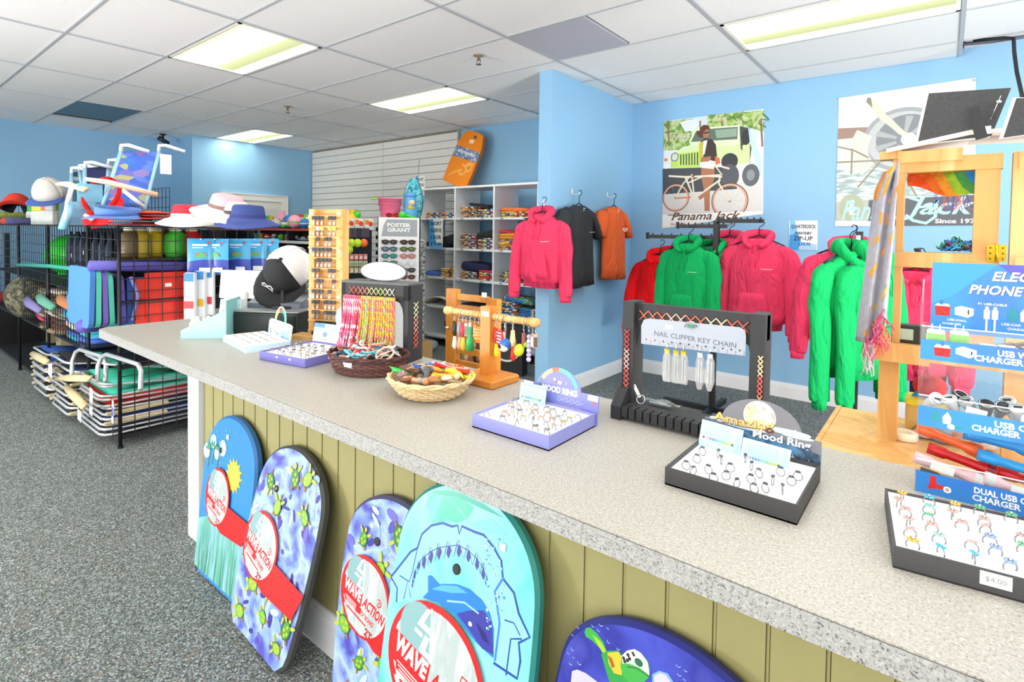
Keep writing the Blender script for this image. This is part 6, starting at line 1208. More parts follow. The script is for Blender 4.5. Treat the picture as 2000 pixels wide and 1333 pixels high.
for s in ((.0, .09, .5, .03, .085, '#f2901e'), (.35, .26, .75, .3, .035, '#f2801e'), (.55, .19, 1, .17, .02, '#f2901e'), (.1, .42, .4, .38, .02, '#f2901e'), (.15, .62, .6, .49, .022, '#f2901e'), (.6, .49, 1, .44, .02, '#f2941e'), (.35, .80, .75, .8, .015, '#b9963a'), (.75, .78, 1, .74, .018, '#c9a02a'), (.25, .95, .6, .9, .018, '#c98a3a')): stripe(*s)
for s in ((.85, .03, 1, .3, .01, '#e89ab8'), (.75, .25, .95, .6, .01, '#e89ab8'), (.5, .4, .6, .6, .01, '#e89ab8')): stripe(*s, name='pink_thread')
m = MB()
for k in range(46):
    u = U(.3, 1); a = Vector(sfn(u, U(.86, 1))); pts = [a + Vector((0, -.006, 0))]
    for q in range(4): pts.append(pts[-1] + Vector((U(-.012, .012), U(-.006, .004), U(-.028, -.006))))
    m.tube(pts, .0016, mt(random.choice(['#d8307a', '#e24a6a', '#e89ab0', '#c92a6a', '#e86a3a']), .8), 4)
for k in range(14):
    a = Vector(sfn(U(.25, .6), 1)); pts = [a + Vector((0, -.004, 0))]
    for q in range(5): pts.append(pts[-1] + Vector((U(-.008, .01), U(-.006, .004), U(-.03, -.01))))
    m.tube(pts, .0016, mt(random.choice(['#d9d4da', '#c9a9b4', '#bdb9c0']), .8), 4)
m.obj('fringe', sc, 'pink and white fringe', kind='stuff')
rb_ = thing('scarf', 'rainbow scarf draped inside the upper pine frame', 'scarf', (0, 0, 0))
def rfn(u, v):
    px = 1772 + 175 * u; py = 322 + 46 * v + 26 * u * (v - .15) + 6 * math.sin(u * 9 + v * 4)
    q = onY(px, py, 2.17 + .015 * math.sin(u * 14 + v * 9)); return (q.x, q.y, q.z)
cols = ['#e8641e', '#ee5a22', '#f0701e', '#f29a2a', '#9cbf2e', '#4a9a4a', '#2f8fd0', '#3f6fd0', '#6a50c0']
m = MB()
for k, c in enumerate(cols): m.grid(lambda a, b, k=k: rfn(min(1, max(0, (k + a) / len(cols) * 1.3 - .15 + .3 * (b - .5))), b), 2, 6, mt(c, .85, bump=.4, scale=60, var=.15))
m.obj('cloth', rb_)
m = MB()
for k in range(30): a = Vector(rfn(U(.3, 1), 1)); m.tube([a, a + Vector((U(-.01, .01), 0, -.02)), a + Vector((U(-.02, .02), 0, -.045))], .0014, mt(random.choice(['#5a6fd0', '#6a50c0', '#e86a5a', '#3f8fd0']), .8), 4)
m.obj('fringe', rb_, kind='stuff')
# things on the shelves of the pine display
q = onY(1870, 478, 2.2); t = thing('bracelet_pile', 'blue and black woven bracelet heap on the middle rail of the pine frame', 'bracelets', (q.x, 2.14, zb + .03))
m = MB()
for k in range(40): a = U(0, 6.28); r = U(0, .05); m.tube([(r * math.cos(a) + .014 * math.cos(w_), r * .5 * math.sin(a) + .012 * math.sin(w_), U(.0, .05) * (1 - r / .07) + .004) for w_ in [k2 * PI / 4 for k2 in range(8)]], .003, mt(random.choice(['#2f7fc0', '#3a9ad6', '#26282c', '#1f5f9a', '#b9404a', '#4aa86a']), .7), 4, True)
m.obj('woven_loops', t, kind='stuff')
m = MB(); m.bbox((0, .01, .0), (.15, .07, .02), .004, mt('#3a2c22', .6)); solo(m, 'bead_tray', 'dark flat bead tray under the blue woven bracelets', 'tray', (q.x - .02, 2.14, zb + .018))
q = onZ(1766, 852, zl + .01); m = MB(); m.lathe([(.02, 0), (.036, 0), (.038, .004), (.038, .02), (.036, .024), (.02, .024), (.018, .02), (.018, .004)], mt('#efe3cf', .5), 20); solo(m, 'tape_roll', 'cream roll of tape lying on the lower pine shelf', 'tape', (q.x, q.y, zl + .0005))
q = onY(1800, 790, 2.25); t = thing('plastic_tub', 'yellow-lidded clear tub on the lower pine shelf behind the acrylic', 'tub', (q.x + .02, 2.3, zl)); q.x += .02; MB().bbox((0, 0, .045), (.13, .1, .09), .01, mt('#d9b26a', .3)).obj('body', t); MB().bbox((0, 0, .10), (.135, .105, .025), .008, mt('#e8d23a', .35)).obj('lid', t)
b = MB(); b.ball((0, 0, .04), (.05, .03, .04), mt('#c9202a', .8), 10, 6); b.prism([(-.05, 0), (0, .07), (.03, 0)], -.01, .01, mt('#2f8fd6', .6), FRONT); solo(b, 'plush_toy', 'red and blue plush toy on the yellow tub lid', 'toy', (q.x, 2.3, zl + .1125))
q = onY(1860, 760, 2.28)
for k in range(8):
    b = MB(); b.lathe([(.0, 0), (.03, .004), (.034, .012), (.02, .024), (.0, .03)], mt(['#d9b0b0', '#7f93b8', '#c9a08a', '#e2cfc4', '#8a6a5a', '#a9b4c4', '#d9a090', '#5a6a86'][k], .6), 9, RX(U(-.3, .3))); solo(b, 'sea_shell', ['pale pink', 'slate blue', 'tan', 'cream', 'brown', 'grey-blue', 'salmon', 'dark blue'][k] + ' shell in the pile on the lower pine shelf seen through acrylic', 'shell', (q.x - .07 + .05 * (k % 4), 2.2 + .05 * (k // 4), zl + .003), group='shells on the lower pine shelf')
q = onY(1772, 640, 2.25); b = MB(); b.bbox((0, 0, .03), (.1, .05, .06), .004, mt('#2b2e2d', .5)); b.lay = 0; bb = MB(TR(-.01, -.0265, .03) @ FRONT); bb.R(-.02, -.018, .02, .018, mt('#b9d2c0')); o = solo(b, 'small_box', 'dark box with pale label on the middle pine shelf', 'box', (q.x + .01, 2.2, zm - .018)); bb.obj('label', o)
# hanging cable and black sheet box near the ceiling
m = MB(); pts = [onY(1900, 80, 4.7), onY(1960, 74, 4.7), onY(1980, 75, 4.7), onY(1981, 100, 4.6), onY(1986, 140, 4.5), onY(1997, 190, 4.4), onY(2012, 240, 4.4)]; m.tube(pts, .011, mt('#15161a', .4), 7); solo(m, 'power_cable', 'black cable hanging from the ceiling gap at the upper right', 'cable')
m = MB(); pts = [onY(1881, 86, 4.74), onY(1930, 82, 4.74), onY(2000, 72, 4.74)]; m.tube(pts, .012, mt('#5a6672', .5), 6); solo(m, 'conduit', 'thin grey conduit along the ceiling gap', 'conduit')
# ------------------------------------------------------------------ white cubby shelf with folded shirts
KX0, KX1, KY0, KY1 = -5.16, -3.34, 4.5, 4.92; CW = (KX1 - KX0) / 3
cub = thing('cubby_shelf', 'white open cubby shelf of folded shirts standing before the blue back wall', 'shelf', (KX0, KY0, 0))
LAM = mt('#eef0f2', .45)
for i in range(4): MB().bx((i * CW - .012, 0, .0), (i * CW + .012, KY1 - KY0, 1.9), LAM).obj('divider', cub)
SZ = [.13, .49, .845, 1.2, 1.558]
for z in SZ:
    for i in range(3): m = MB(); m.bx((i * CW + .0125, 0, z - .024), ((i + 1) * CW - .0125, KY1 - KY0, z), LAM); m.obj('shelf_board', cub); m = MB(); m.bx((i * CW + .1, -.0015, z - .016), (i * CW + .14, .0, z - .008), INK); m.bx((i * CW + .42, -.0015, z - .016), (i * CW + .46, .0, z - .008), INK); m.obj('size_sticker', cub)
m = MB(); m.bx((-.016, -.006, 1.9), (3 * CW + .016, KY1 - KY0, 1.922), LAM); m.obj('top_board', cub)
PATS = [pattern('print_a', ['#c9302a', '#e8e0d0', '#2f5a8a', '#d8a03a', '#2a2a30', '#f0f0ea'], 34), pattern('print_b', ['#2f8a6a', '#e0c04a', '#c93a3a', '#f2ede0', '#3a4a8a'], 30), pattern('print_c', ['#d8902a', '#e8c05a', '#a8442a', '#f0e2c0'], 26), pattern('print_d', ['#26262c', '#8a8a90', '#c9b080', '#d8d8d4', '#b83a30'], 38), pattern('print_e', ['#3aa890', '#2f6ab0', '#8a6a3a', '#d6e0d0', '#4ac080'], 24)]
def shirtmesh(w, d, h, mat_, sd):
    r = random.Random(sd); rings = []; n = 20
    for z, k in ((0, .93), (h * .25, 1), (h * .75, 1), (h, .93), (h * 1.02, .6)):
        ring = []
        for j in range(n):
            a = 2 * PI * j / n; ca, sa = math.cos(a), math.sin(a); e = .35
            x = w / 2 * k * math.copysign(abs(ca) ** e, ca); y = d / 2 * k * math.copysign(abs(sa) ** e, sa)
            ring.append((x + r.uniform(-.004, .004), y + r.uniform(-.004, .004), z + r.uniform(-.002, .002)))
        rings.append(ring)
    return MB().loft(rings, mat_)
ROWN = {4: 'top', 3: 'second', 2: 'third', 1: 'lowest'}; COLN = ['left', 'middle', 'right']
sd = 100
def stack(col, row, fx_, n, w, mats, names, h=.021, d=.32):
    """n folded shirts piled at fraction fx_ of a cell"""
    global sd
    z = SZ[row] + .001
    for k in range(n):
        sd += 1; mm = mats[k % len(mats)]; hh = h * U(.85, 1.2)
        o = shirtmesh(w * U(.94, 1.03), d, hh, mm, sd).obj('folded_shirt'); o.location = (KX0 + (col + fx_) * CW + U(-.008, .008), KY0 + .19 + U(-.01, .01), z); o.rotation_euler = (0, 0, U(-.05, .05)); z += hh * 1.03
        tag(o, '%s folded shirt, %s up in %s pile, %s cell, %s cubby row' % (names[k % len(names)], ordw(k + 1), 'left' if fx_ < .45 else 'right', COLN[col], ROWN[row]), 'shirt', 'folded shirts in the white cubby')
    return z
PN = ['multicoloured print', 'bright floral print', 'gold print', 'grey and black print', 'teal print']
stack(0, 4, .27, 3, .26, [PATS[0], PATS[3]], [PN[0], PN[3]]); stack(0, 4, .72, 3, .26, [PATS[0], PATS[1]], [PN[0], PN[1]])
z = stack(1, 4, .27, 6, .26, [PATS[3], PATS[2], PATS[0]], [PN[3], PN[2], PN[0]]); stack(1, 4, .74, 4, .26, [PATS[1], PATS[0]], [PN[1], PN[0]])
BK, NVY, ORF, RDF, YEF, BLF = mt('#232429', .85, bump=.2), mt('#23264f', .85, bump=.2), mt('#ee7a42', .85, bump=.2), mt('#d8323e', .85, bump=.2), mt('#dd9a30', .85, bump=.2), mt('#4a6fc0', .85, bump=.2)
def loose(col, row, fx_, z, mat_, nm, w=.34, h=.05, tilt=.1):
    global sd
    sd += 1; o = shirtmesh(w, .3, h, mat_, sd).obj('folded_shirt'); o.location = (KX0 + (col + fx_) * CW, KY0 + .19, z); o.rotation_euler = (0, tilt, .1)
    tag(o, '%s shirt lying loose, %s cell of the %s cubby row' % (nm, COLN[col], ROWN[row]), 'shirt', 'loose shirts in the white cubby')
loose(1, 4, .5, z + .004, BK, 'black', .3, .03, .12)
z = stack(2, 4, .4, 3, .4, [PATS[2], PATS[1]], [PN[2], PN[1]]); loose(2, 4, .36, z, ORF, 'orange', .38, .04, .02)
loose(0, 3, .36, SZ[3] + .005, NVY, 'navy', .36, .06, 0); loose(0, 3, .72, SZ[3] + .045, BK, 'black', .3, .1, -.25)
stack(1, 3, .27, 8, .26, [PATS[0], PATS[3], PATS[1]], [PN[0], PN[3], PN[1]]); z = stack(1, 3, .74, 6, .26, [PATS[0], PATS[1]], [PN[0], PN[1]]); loose(1, 3, .74, z, BK, 'black', .3, .08, -.2)
z = stack(2, 3, .27, 7, .28, [PATS[0], PATS[3], YEF, PATS[2]], [PN[0], PN[3], 'golden yellow', PN[2]]); loose(2, 3, .26, z, YEF, 'golden yellow', .28, .035, -.03); loose(2, 3, .2, z + .04, RDF, 'red', .2, .03, .05)
loose(0, 2, .25, SZ[2] + .003, BLF, 'blue', .24, .05, .02); stack(0, 2, .74, 5, .26, [PATS[2], PATS[0]], [PN[2], PN[0]])
z = stack(1, 2, .27, 4, .27, [PATS[3], PATS[0]], [PN[3], PN[0]]); loose(1, 2, .42, z + .01, NVY, 'navy printed', .42, .09, .06); z = stack(1, 2, .76, 5, .25, [PATS[0], RDF, PATS[2]], [PN[0], 'red', PN[2]])
stack(2, 2, .27, 5, .26, [PATS[1], PATS[0]], [PN[1], PN[0]])
stack(2, 1, .3, 6, .28, [PATS[4], PATS[1], PATS[0]], [PN[4], PN[1], PN[0]]); z = stack(2, 1, .76, 4, .26, [PATS[4]], [PN[4]]); loose(2, 1, .5, SZ[1] + .14, PATS[4], 'teal print', .4, .05, .1)
loose(1, 1, .4, SZ[1] + .004, BK, 'black', .4, .05, .05)
# lower cells: a cream sheet, blue tub, grey roll, floor goods
m = MB(); m.grid(lambda u, v: (.02 + .55 * u, .02 + .36 * v, .20 + .1 * math.sin(u * PI) ** .5), 8, 3, mt('#ece8de', .6), thick=.004); o = solo(m, 'cream_sheet', 'cream curved foam sheet in the lowest left cubby cell', 'sheet', (KX0, KY0, SZ[1] - .195))
m = MB(); m.lathe([(.0, 0), (.06, 0), (.06, .5), (.0, .5)], mt('#c3c9d0', .5), 14, RY(PI / 2)); solo(m, 'rolled_mat', 'grey rolled mat lying on the floor before the cubby', 'mat', (KX0 + .0, KY0 - .2, .061))
t = thing('tote_bag', 'black tote bag with tan sandal print on the floor at the cubby end', 'bag', (KX1 - .06, KY0 - .42, 0), .3)
m = MB(); m.box((0, 0, .24), (.42, .14, .48), mt('#241d20', .7, bump=.2), taper=.92); m.obj('body', t); m = MB(TR(.02, -.0725, .27) @ RX(-.02) @ FRONT); m.E(.02, -.02, .14, .12, mt('#e9e4da')); m.E(.02, .0, .14, .12, mt('#241d20')); m.lay += .0004; [m.E(.0 + .09 * k, .05, .035, .07, mt('#b98a4a'), n=16) for k in range(2)]; [m.A(.0 + .09 * k, .05, .018, .024, 0, 6.28, mt('#3a3026')) for k in range(2)]; m.obj('print', t); m = MB(); m.tube([(-.1, 0, .47), (-.09, 0, .54), (.09, 0, .54), (.1, 0, .47)], .009, mt('#7a2a40', .7), 6); m.obj('handle', t)
t = thing('tote_bag', 'brown patterned tote bag with dark straps leaning before the cubby', 'bag', (KX1 - .45, KY0 - .5, 0), .1)
m = MB(); m.box((0, 0, .17), (.34, .13, .34), pattern('camo_bag', ['#8a5a3a', '#a8744a', '#6a7a4a', '#c9a27a', '#5a3a2a'], 22), taper=.9); m.obj('body', t); m = MB(); [m.tube([(x, -.067, .0), (x * .55, -.075, .25), (x * .2, -.07, .36)], .012, mt('#2a1f1c'), 6) for x in (-.13, .13)]; m.obj('strap', t)
m = MB(); m.bbox((0, 0, .09), (.3, .28, .18), .02, mt('#8a3a34', .7, bump=.2)); solo(m, 'storage_box', 'dark red storage box on the floor left of the ladder rack', 'box', (KX0 + .2, KY0 - .62, 0))
m = MB(); m.bbox((0, 0, .1), (.26, .24, .2), .01, mt('#c9a46a', .7)); solo(m, 'carton', 'tan carton on the floor before the cubby', 'box', (KX0 + .65, KY0 - .6, 0))
m = MB(); m.bx((-.3, -.3, 0), (.3, .3, .012), mt('#8d9094')); m.bx((-.3, -.12, .012), (.3, .02, .014), mt('#e0405a')); solo(m, 'floor_mat', 'grey mat with pink stripe on the floor at the partition end', 'mat', (-3.15, 3.55, .0), (0, 0, .5))
# signs on the cubby
def papersign(p, w, h, label, lines, T):
    m = MB(T @ FRONT); m.prism([(-w / 2, -h / 2), (w / 2, -h / 2), (w / 2, h / 2), (-w / 2, h / 2)], -.002, 0, PAPER); m.lay = .0006
    m.P([(-w / 2, -h / 2), (w * .15, -h / 2), (-w * .1, 0), (-w * .2, h / 2), (-w / 2, h / 2)], mt('#3f9fe0', .5)); m.R(-w / 2, -h / 2, w / 2, -h * .3, mt('#6fb6ea', .5))
    for k, l in enumerate(lines): m.W(l, 0, h * (.36 - .23 * k), w * .82, h * .13, mt('#22303f', .5), bold=.03)
    return solo(m, 'paper_sign', label, 'sign')
papersign(0, .24, .36, 'blue and white paper sign hanging in the left cell of the second cubby row', ['SHORT', 'SLEEVE', '2 FOR', '$15.00'], TR(KX0 + .30, KY0 - .012, 1.36))
papersign(0, .15, .3, 'narrow blue paper sign beside the top left of the cubby', ['SHORT', 'SLEEVE'], TR(KX0 - .03, KY0 + .02, 1.93 + .0) @ RZ(.1))
# orange skim board on top of the cubby
p0, p1 = onY(885, 363, 4.72), onY(930, 256, 4.86); L = (Vector((0, p1.y - p0.y, p1.z - p0.z))).length
t = thing('skim_board', 'orange body board with blue photo band leaning on the wall above the cubby', 'body board', (0, 0, 0)); ang = math.atan2(p1.x - p0.x, p1.z - p0.z)
Mo = TR(p0.x - .02, p0.y, 1.9235) @ RX(-math.asin(.14 / .68)) @ FRONT @ RZ(-ang * .92) @ TR(0, .055, 0); t.matrix_world = Mo
W_, H_ = .47, .70; OR = mt('#f08a1a', .35)
o_ = [(-W_ / 2 * .95, 0), (W_ / 2 * .95, 0), (W_ / 2, H_ * .35), (W_ / 2 * .95, H_ * .75), (W_ / 2 * .72, H_ * .97), (W_ * .2, H_), (-W_ * .2, H_), (-W_ / 2 * .72, H_ * .95), (-W_ / 2 * .95, H_ * .75), (-W_ / 2, H_ * .35)]
m = MB(); m.prism(o_, -.045, 0, OR, side=mt('#c96a1a', .5)); m.obj('foam_core', t)
m = MB(); m.lay = .0006; m.P([(-W_ * .49, H_ * .48), (W_ * .5, H_ * .5), (W_ * .48, H_ * .68), (-W_ * .48, H_ * .68)], pattern('surf_photo', ['#4a6fa8', '#8fa8c9', '#2f4a80', '#c9d3de', '#6a8ab8'], 20, .4, 'noise')); m.W('BODYBOARD', 0, H_ * .6, W_ * .7, H_ * .05, PAPER, bold=.03)
m.P([(-.03, H_ * .78), (.05, H_ * .79), (.05, H_ * .86), (-.03, H_ * .85)], mt('#f4d9b0')); m.E(.04, H_ * .91, .03, .02, mt('#7a4a1a'))
YL = mt('#f6b85a', .4)
m.P([(-W_ * .4, H_ * .08), (-W_ * .1, H_ * .22), (W_ * .1, H_ * .3), (0, H_ * .3), (-W_ * .2, H_ * .22)], YL); m.A(W_ * .1, H_ * .3, .05, .075, -2.5, 2.2, YL); m.A(W_ * .28, H_ * .38, .04, .065, -2.5, 3, YL); m.A(W_ * .05, H_ * .26, .02, .035, -1, 4, YL); m.P([(W_ * .1, H_ * .33), (W_ * .3, H_ * .42), (W_ * .45, H_ * .47), (W_ * .3, H_ * .47)], YL)
m.obj('print', t)
# ------------------------------------------------------------------ sunglass tower
sg = thing('sunglass_tower', 'white sunglass display tower with grey header before the slatted wall', 'display stand', (-4.33, 3.5, 0), math.radians(48))
SWW, SGT = .40, 1.525
m = MB(); m.bx((-SWW / 2, 0, .2), (SWW / 2, .02, SGT), mt('#f3f4f5', .35)); m.bx((-SWW / 2, .02, .2), (SWW / 2, .34, .24), mt('#e6e8ea')); m.bx((-SWW / 2, .02, SGT - .02), (SWW / 2, .34, SGT), mt('#e6e8ea')); m.bx((-SWW / 2, .32, .2), (SWW / 2, .34, SGT), mt('#26282c')); m.obj('cabinet', sg)
for s in (-1, 1): m = MB(); m.bx((s * SWW / 2 - .008, .02, .2), (s * SWW / 2 + .008, .34, SGT), mt('#1f2024', .5)); m.obj('side_panel', sg)
m = MB(); m.lathe([(.0, 0), (.3, 0), (.3, .02), (.05, .04), (.04, .2), (.0, .2)], BM, 20, TR(0, .17, 0)); m.obj('base', sg)
m = MB(TR(0, -.001, 0) @ FRONT); m.P([(-.17, SGT - .19), (.18, SGT - .19), (.18, SGT - .02), (-.12, SGT - .02), (-.15, SGT - .08)], mt('#a3a7ae', .4)); m.W('FOSTER', .0, SGT - .075, .23, .04, PAPER, bold=.04); m.W('GRANT', .0, SGT - .125, .23, .04, PAPER, bold=.04); m.obj('header_print', sg)
m = MB()
for r in range(8):
    for c in (-1, 1): m.bx((c * .09 - .012, -.02, SGT - .27 - r * .07), (c * .09 + .012, 0, SGT - .255 - r * .07), mt('#e9ebee', .4))
m.obj('nose_peg', sg, kind='stuff')
SGM = TR(-4.33, 3.5, 0) @ RZ(math.radians(48))
def glasses(fr, ln, label, M):
    t = thing('sunglasses', label, 'sunglasses', (0, 0, 0), 0, 'sunglasses on the white tower'); t.matrix_world = M; f = mt(fr, .3)
    m = MB()
    for s in (-1, 1):
        e = [(s * .036 + .031 * math.cos(a), 0, .021 * math.sin(a) * (1 if math.sin(a) < 0 else .85)) for a in [2 * PI * q / 14 for q in range(14)]]; m.tube(e, .0045, f, 5, True)
        m.tube([(s * .068, 0, .01), (s * .073, .03, .01), (s * .072, .09, .0), (s * .07, .11, -.02)], .004, f, 5)
    m.tube([(-.01, 0, .006), (0, -.003, .01), (.01, 0, .006)], .004, f, 5); fo = m.obj('frame', t)
    for s in (-1, 1): m = MB(); m.lathe([(.0, -.001), (.95, -.001), (.95, .001), (.0, .001)], mt(ln, .1), 14, TR(s * .036, -.001, 0) @ RX(PI / 2) @ Matrix.Diagonal((.03, .02, 1, 1))); m.obj('lens', fo)
GL = [('#3a3436', '#4a4648', '#2f2a2a', '#5a3a34'), ('#3c4a5a', '#6a8090', '#3f4a2a', '#6a7a4a'), ('#4a7a7a', '#3f8a8a', '#b87a7a', '#c98a90'), ('#3a4048', '#5a8a8a', '#e6e6e8', '#e0e0e4'), ('#3a3a2a', '#d8a03a', '#2f3034', '#4a4c50'), ('#222428', '#3a3c40', '#7a3a3a', '#5a3a3a'), ('#22262a', '#4a5a6a', '#4a4a4a', '#2a2a2e')]
RW_ = ['top', 'second', 'third', 'fourth', 'fifth', 'sixth', 'seventh']
for r, g in enumerate(GL):
    for c in range(2): glasses(g[2 * c], g[2 * c + 1], 'sunglasses in the %s row, %s column of the white tower' % (RW_[r], 'left' if c == 0 else 'right'), SGM @ TR((c - .5) * .18, -.025, SGT - .245 - r * .07) @ Matrix.Scale(1.08, 4))
t = None; glasses('#c01a20', '#8a1014', 'red sunglasses lying on top of the white tower in front of the bucket', SGM @ TR(-.06, .0, SGT + .024))
for k in range(9):
    glasses('#26282c', '#8a9096' if k % 2 else '#3a3c40', 'dark sunglasses on the left side of the tower, ' + (RW_ + ['eighth', 'ninth'])[k] + ' from the top', SGM @ TR(-SWW / 2 - .03, .17, SGT - .12 - k * .08) @ RZ(-PI / 2))
# toys on top of the tower
b = thing('sand_bucket', 'pink sand bucket with lime handle on top of the sunglass tower', 'bucket', tuple((SGM @ Vector((-.10, .16, SGT)))), .8)
m = MB(); m.lathe([(.0, .002), (.085, .0), (.09, .01), (.12, .185), (.128, .187), (.128, .197), (.118, .197), (.088, .015), (.0, .012)], mt('#f2789e', .35), 24, cap=False); [m.lathe([(.092 + .0016 * k * 10, .03 + .05 * k), (.098 + .0016 * k * 10, .034 + .05 * k), (.094 + .0016 * k * 10, .038 + .05 * k)], mt('#ea6a92', .35), 24, cap=False) for k in range(3)]; m.obj('pail', b)
m = MB(); m.bx((-.16, -.02, .187), (.06, .02, .2), mt('#8ad43a', .4)); m.bbox((-.17, 0, .192), (.05, .05, .02), .008, mt('#8ad43a', .4)); m.obj('handle', b)
b = thing('toy_figure', 'blue plush toy with yellow bow on top of the sunglass tower', 'toy', tuple((SGM @ Vector((.105, .12, SGT)))), .8)
m = MB(); m.lathe([(.0, 0), (.08, 0), (.075, .06), (.06, .12), (.062, .17), (.055, .21), (.03, .235), (.0, .24)], mt('#5aa8e2', .5, bump=.2), 16); m.obj('body', b); m = MB(); m.lathe([(.0, 0), (.05, .002), (.058, .02), (.04, .045), (.0, .05)], mt('#4a90d6', .5), 14, TR(0, 0, .205)); m.obj('hat', b)
m = MB(); m.ball((.015, -.05, .155), (.036, .02, .03), mt('#f0c9a0', .5), 10, 6); m.obj('face', b); m = MB(); m.ball((.0, -.058, .105), (.032, .014, .022), mt('#d9b52a', .4), 10, 6); m.ball((.03, -.05, .1), (.02, .012, .018), mt('#d9b52a', .4), 8, 5); m.obj('bow', b)
b = MB(); b.lathe([(.0, 0), (.035, .0), (.045, .02), (.03, .05), (.0, .06)], mt('#3ad02a', .35), 12); b.tube([(.03, 0, .02), (.09, .0, .012), (.14, 0, .008)], [.02, .012, .004], mt('#3ad02a', .35), 8); solo(b, 'toy_shovel', 'lime green toy scoop on the tower in front of the blue toy', 'toy', tuple((SGM @ Vector((.03, .02, SGT)))), (0, 0, .8))
# teal foil bag and zebra strip between tower and cubby
q = onY(812, 395, 4.1); b = MB(); b.grid(lambda u, v: ((u - .5) * .26 * math.sin(.3 + v * 2.5), -.05 * math.sin(u * PI) * math.sin(v * PI), (.5 - v) * .5), 10, 12, pattern('teal_swirl', ['#0f6a86', '#2f9ab0', '#6fd0d6', '#1a4f8a', '#3ab0a0'], 9, .25, 'noise', (1, 1, 1), 2), thick=.06); b.tube([(0, .03, .24), (0, .05, .5)], .003, STEEL, 4); solo(b, 'foil_bag', 'teal swirled foil bag hanging between sunglass tower and cubby', 'bag', (q.x, 4.1, q.z))
q = onY(816, 495, 4.0); b = MB(); b.bbox((0, 0, -.55), (.16, .1, 1.3), .02, pattern('zebra', ['#16161a', '#f2f2ee', '#1c1c20', '#e9e9e4'], 9, .6, 'noise', (1, 1, 2.2), 2)); solo(b, 'beach_towel_roll', 'black and white zebra pattern towel roll standing left of the cubby', 'towel', (q.x, 4.0, 1.2))
# ------------------------------------------------------------------ toy gondola in the middle of the shop
GX0, GX1, GY0, GY1 = -7.4, -4.5, 2.95, 3.3
g2 = thing('toy_shelf', 'black two-sided shop shelf of toys in front of the slatted wall', 'shelf', (GX0, GY0, 0))
GW = GX1 - GX0
for z in (.12, .5, .85, 1.12, 1.265): m = MB(); m.bx((0, 0, z - .02), (GW, GY1 - GY0, z), mt('#2b2c30', .5)); m.bx((0, -.006, z - .022), (GW, 0, z + .006), mt('#d9dadc', .4)); m.obj('shelf_board', g2)
m = MB(); m.bx((0, -.005, 1.375), (GW, GY1 - GY0, 1.395), mt('#2b2c30', .5)); m.bx((0, -.009, 1.375), (GW, -.005, 1.398), mt('#b9453a', .4)); m.obj('top_board', g2)
m = MB(); m.bx((0, .16, 0), (GW, .18, 1.395), mt('#3a3b40', .6)); m.obj('back_panel', g2)
for x in (0, GW / 3, 2 * GW / 3, GW): MB().bx((x - .015, .0, 0), (x + .015, .34, 1.395), BM).obj('upright', g2)
TC = ['#d8352a', '#2f7fc9', '#3fae4a', '#e8c02a', '#e9e9e6', '#ee8a2a', '#8a4ab0', '#5ac0d0', '#c9ccd0', '#7ad02a', '#f2a9c0', '#26303f']; TN = ['red', 'blue', 'green', 'yellow', 'white', 'orange', 'purple', 'aqua', 'silver', 'lime', 'pink', 'black']
def toy(x, y, z, where, big=1.0):
    k = random.randrange(12); kind = random.choice(('box', 'car', 'ball', 'bag')); k2 = random.randrange(12); b = MB(); a, c = mt(TC[k], .4), mt(TC[k2], .4); s = big
    if kind == 'box': b.box((0, 0, .05 * s), (.09 * s, .06 * s, .1 * s), a); b.box((0, -.031 * s, .055 * s), (.06 * s, .002, .05 * s), c)
    elif kind == 'car': b.bbox((0, 0, .025 * s), (.12 * s, .06 * s, .03 * s), .01 * s, a); b.bbox((0, 0, .05 * s), (.06 * s, .05 * s, .028 * s), .008 * s, c); [b.lathe([(.0, 0), (.014 * s, 0), (.014 * s, .01), (0, .01)], INK, 8, TR(sx * .04 * s, sy * .032 * s, .014 * s) @ RX(PI / 2)) for sx in (-1, 1) for sy in (-1, 1)]
    elif kind == 'ball': b.ball((0, 0, .05 * s), .05 * s, a, 10, 7); b.lathe([(.0505 * s, -.006), (.0505 * s, .006)], c, 12, TR(0, 0, .05 * s), cap=False)
    else: b.lathe([(.0, 0), (.045 * s, .0), (.05 * s, .03 * s), (.04 * s, .09 * s), (.012 * s, .11 * s), (.03 * s, .13 * s), (.0, .13 * s)], a, 9); b.box((0, -.046 * s, .05 * s), (.05 * s, .012, .04 * s), c)
    o = b.obj('toy'); o.location = (x, y, z); o.rotation_euler = (0, 0, U(-.5, .5) + .4)
    tag(o, '%s and %s %s toy %s' % (TN[k], TN[k2], kind, where), 'toy', 'small toys on the black toy shelf')
for k in range(28): toy(GX0 + .1 + k * .1, GY0 + .1 + .1 * (k % 2), 1.397, 'in a row on top of the black toy shelf', 1.1 + .4 * (k % 3 == 0))
for k in range(16): toy(GX0 + .25 + k * .16, GY0 + .24, 1.397, 'at the back on top of the black toy shelf', 1.6)
for k in range(19): toy(GX0 + .12 + k * .15, GY0 + .1, 1.267, 'just under the top of the black toy shelf', .75)
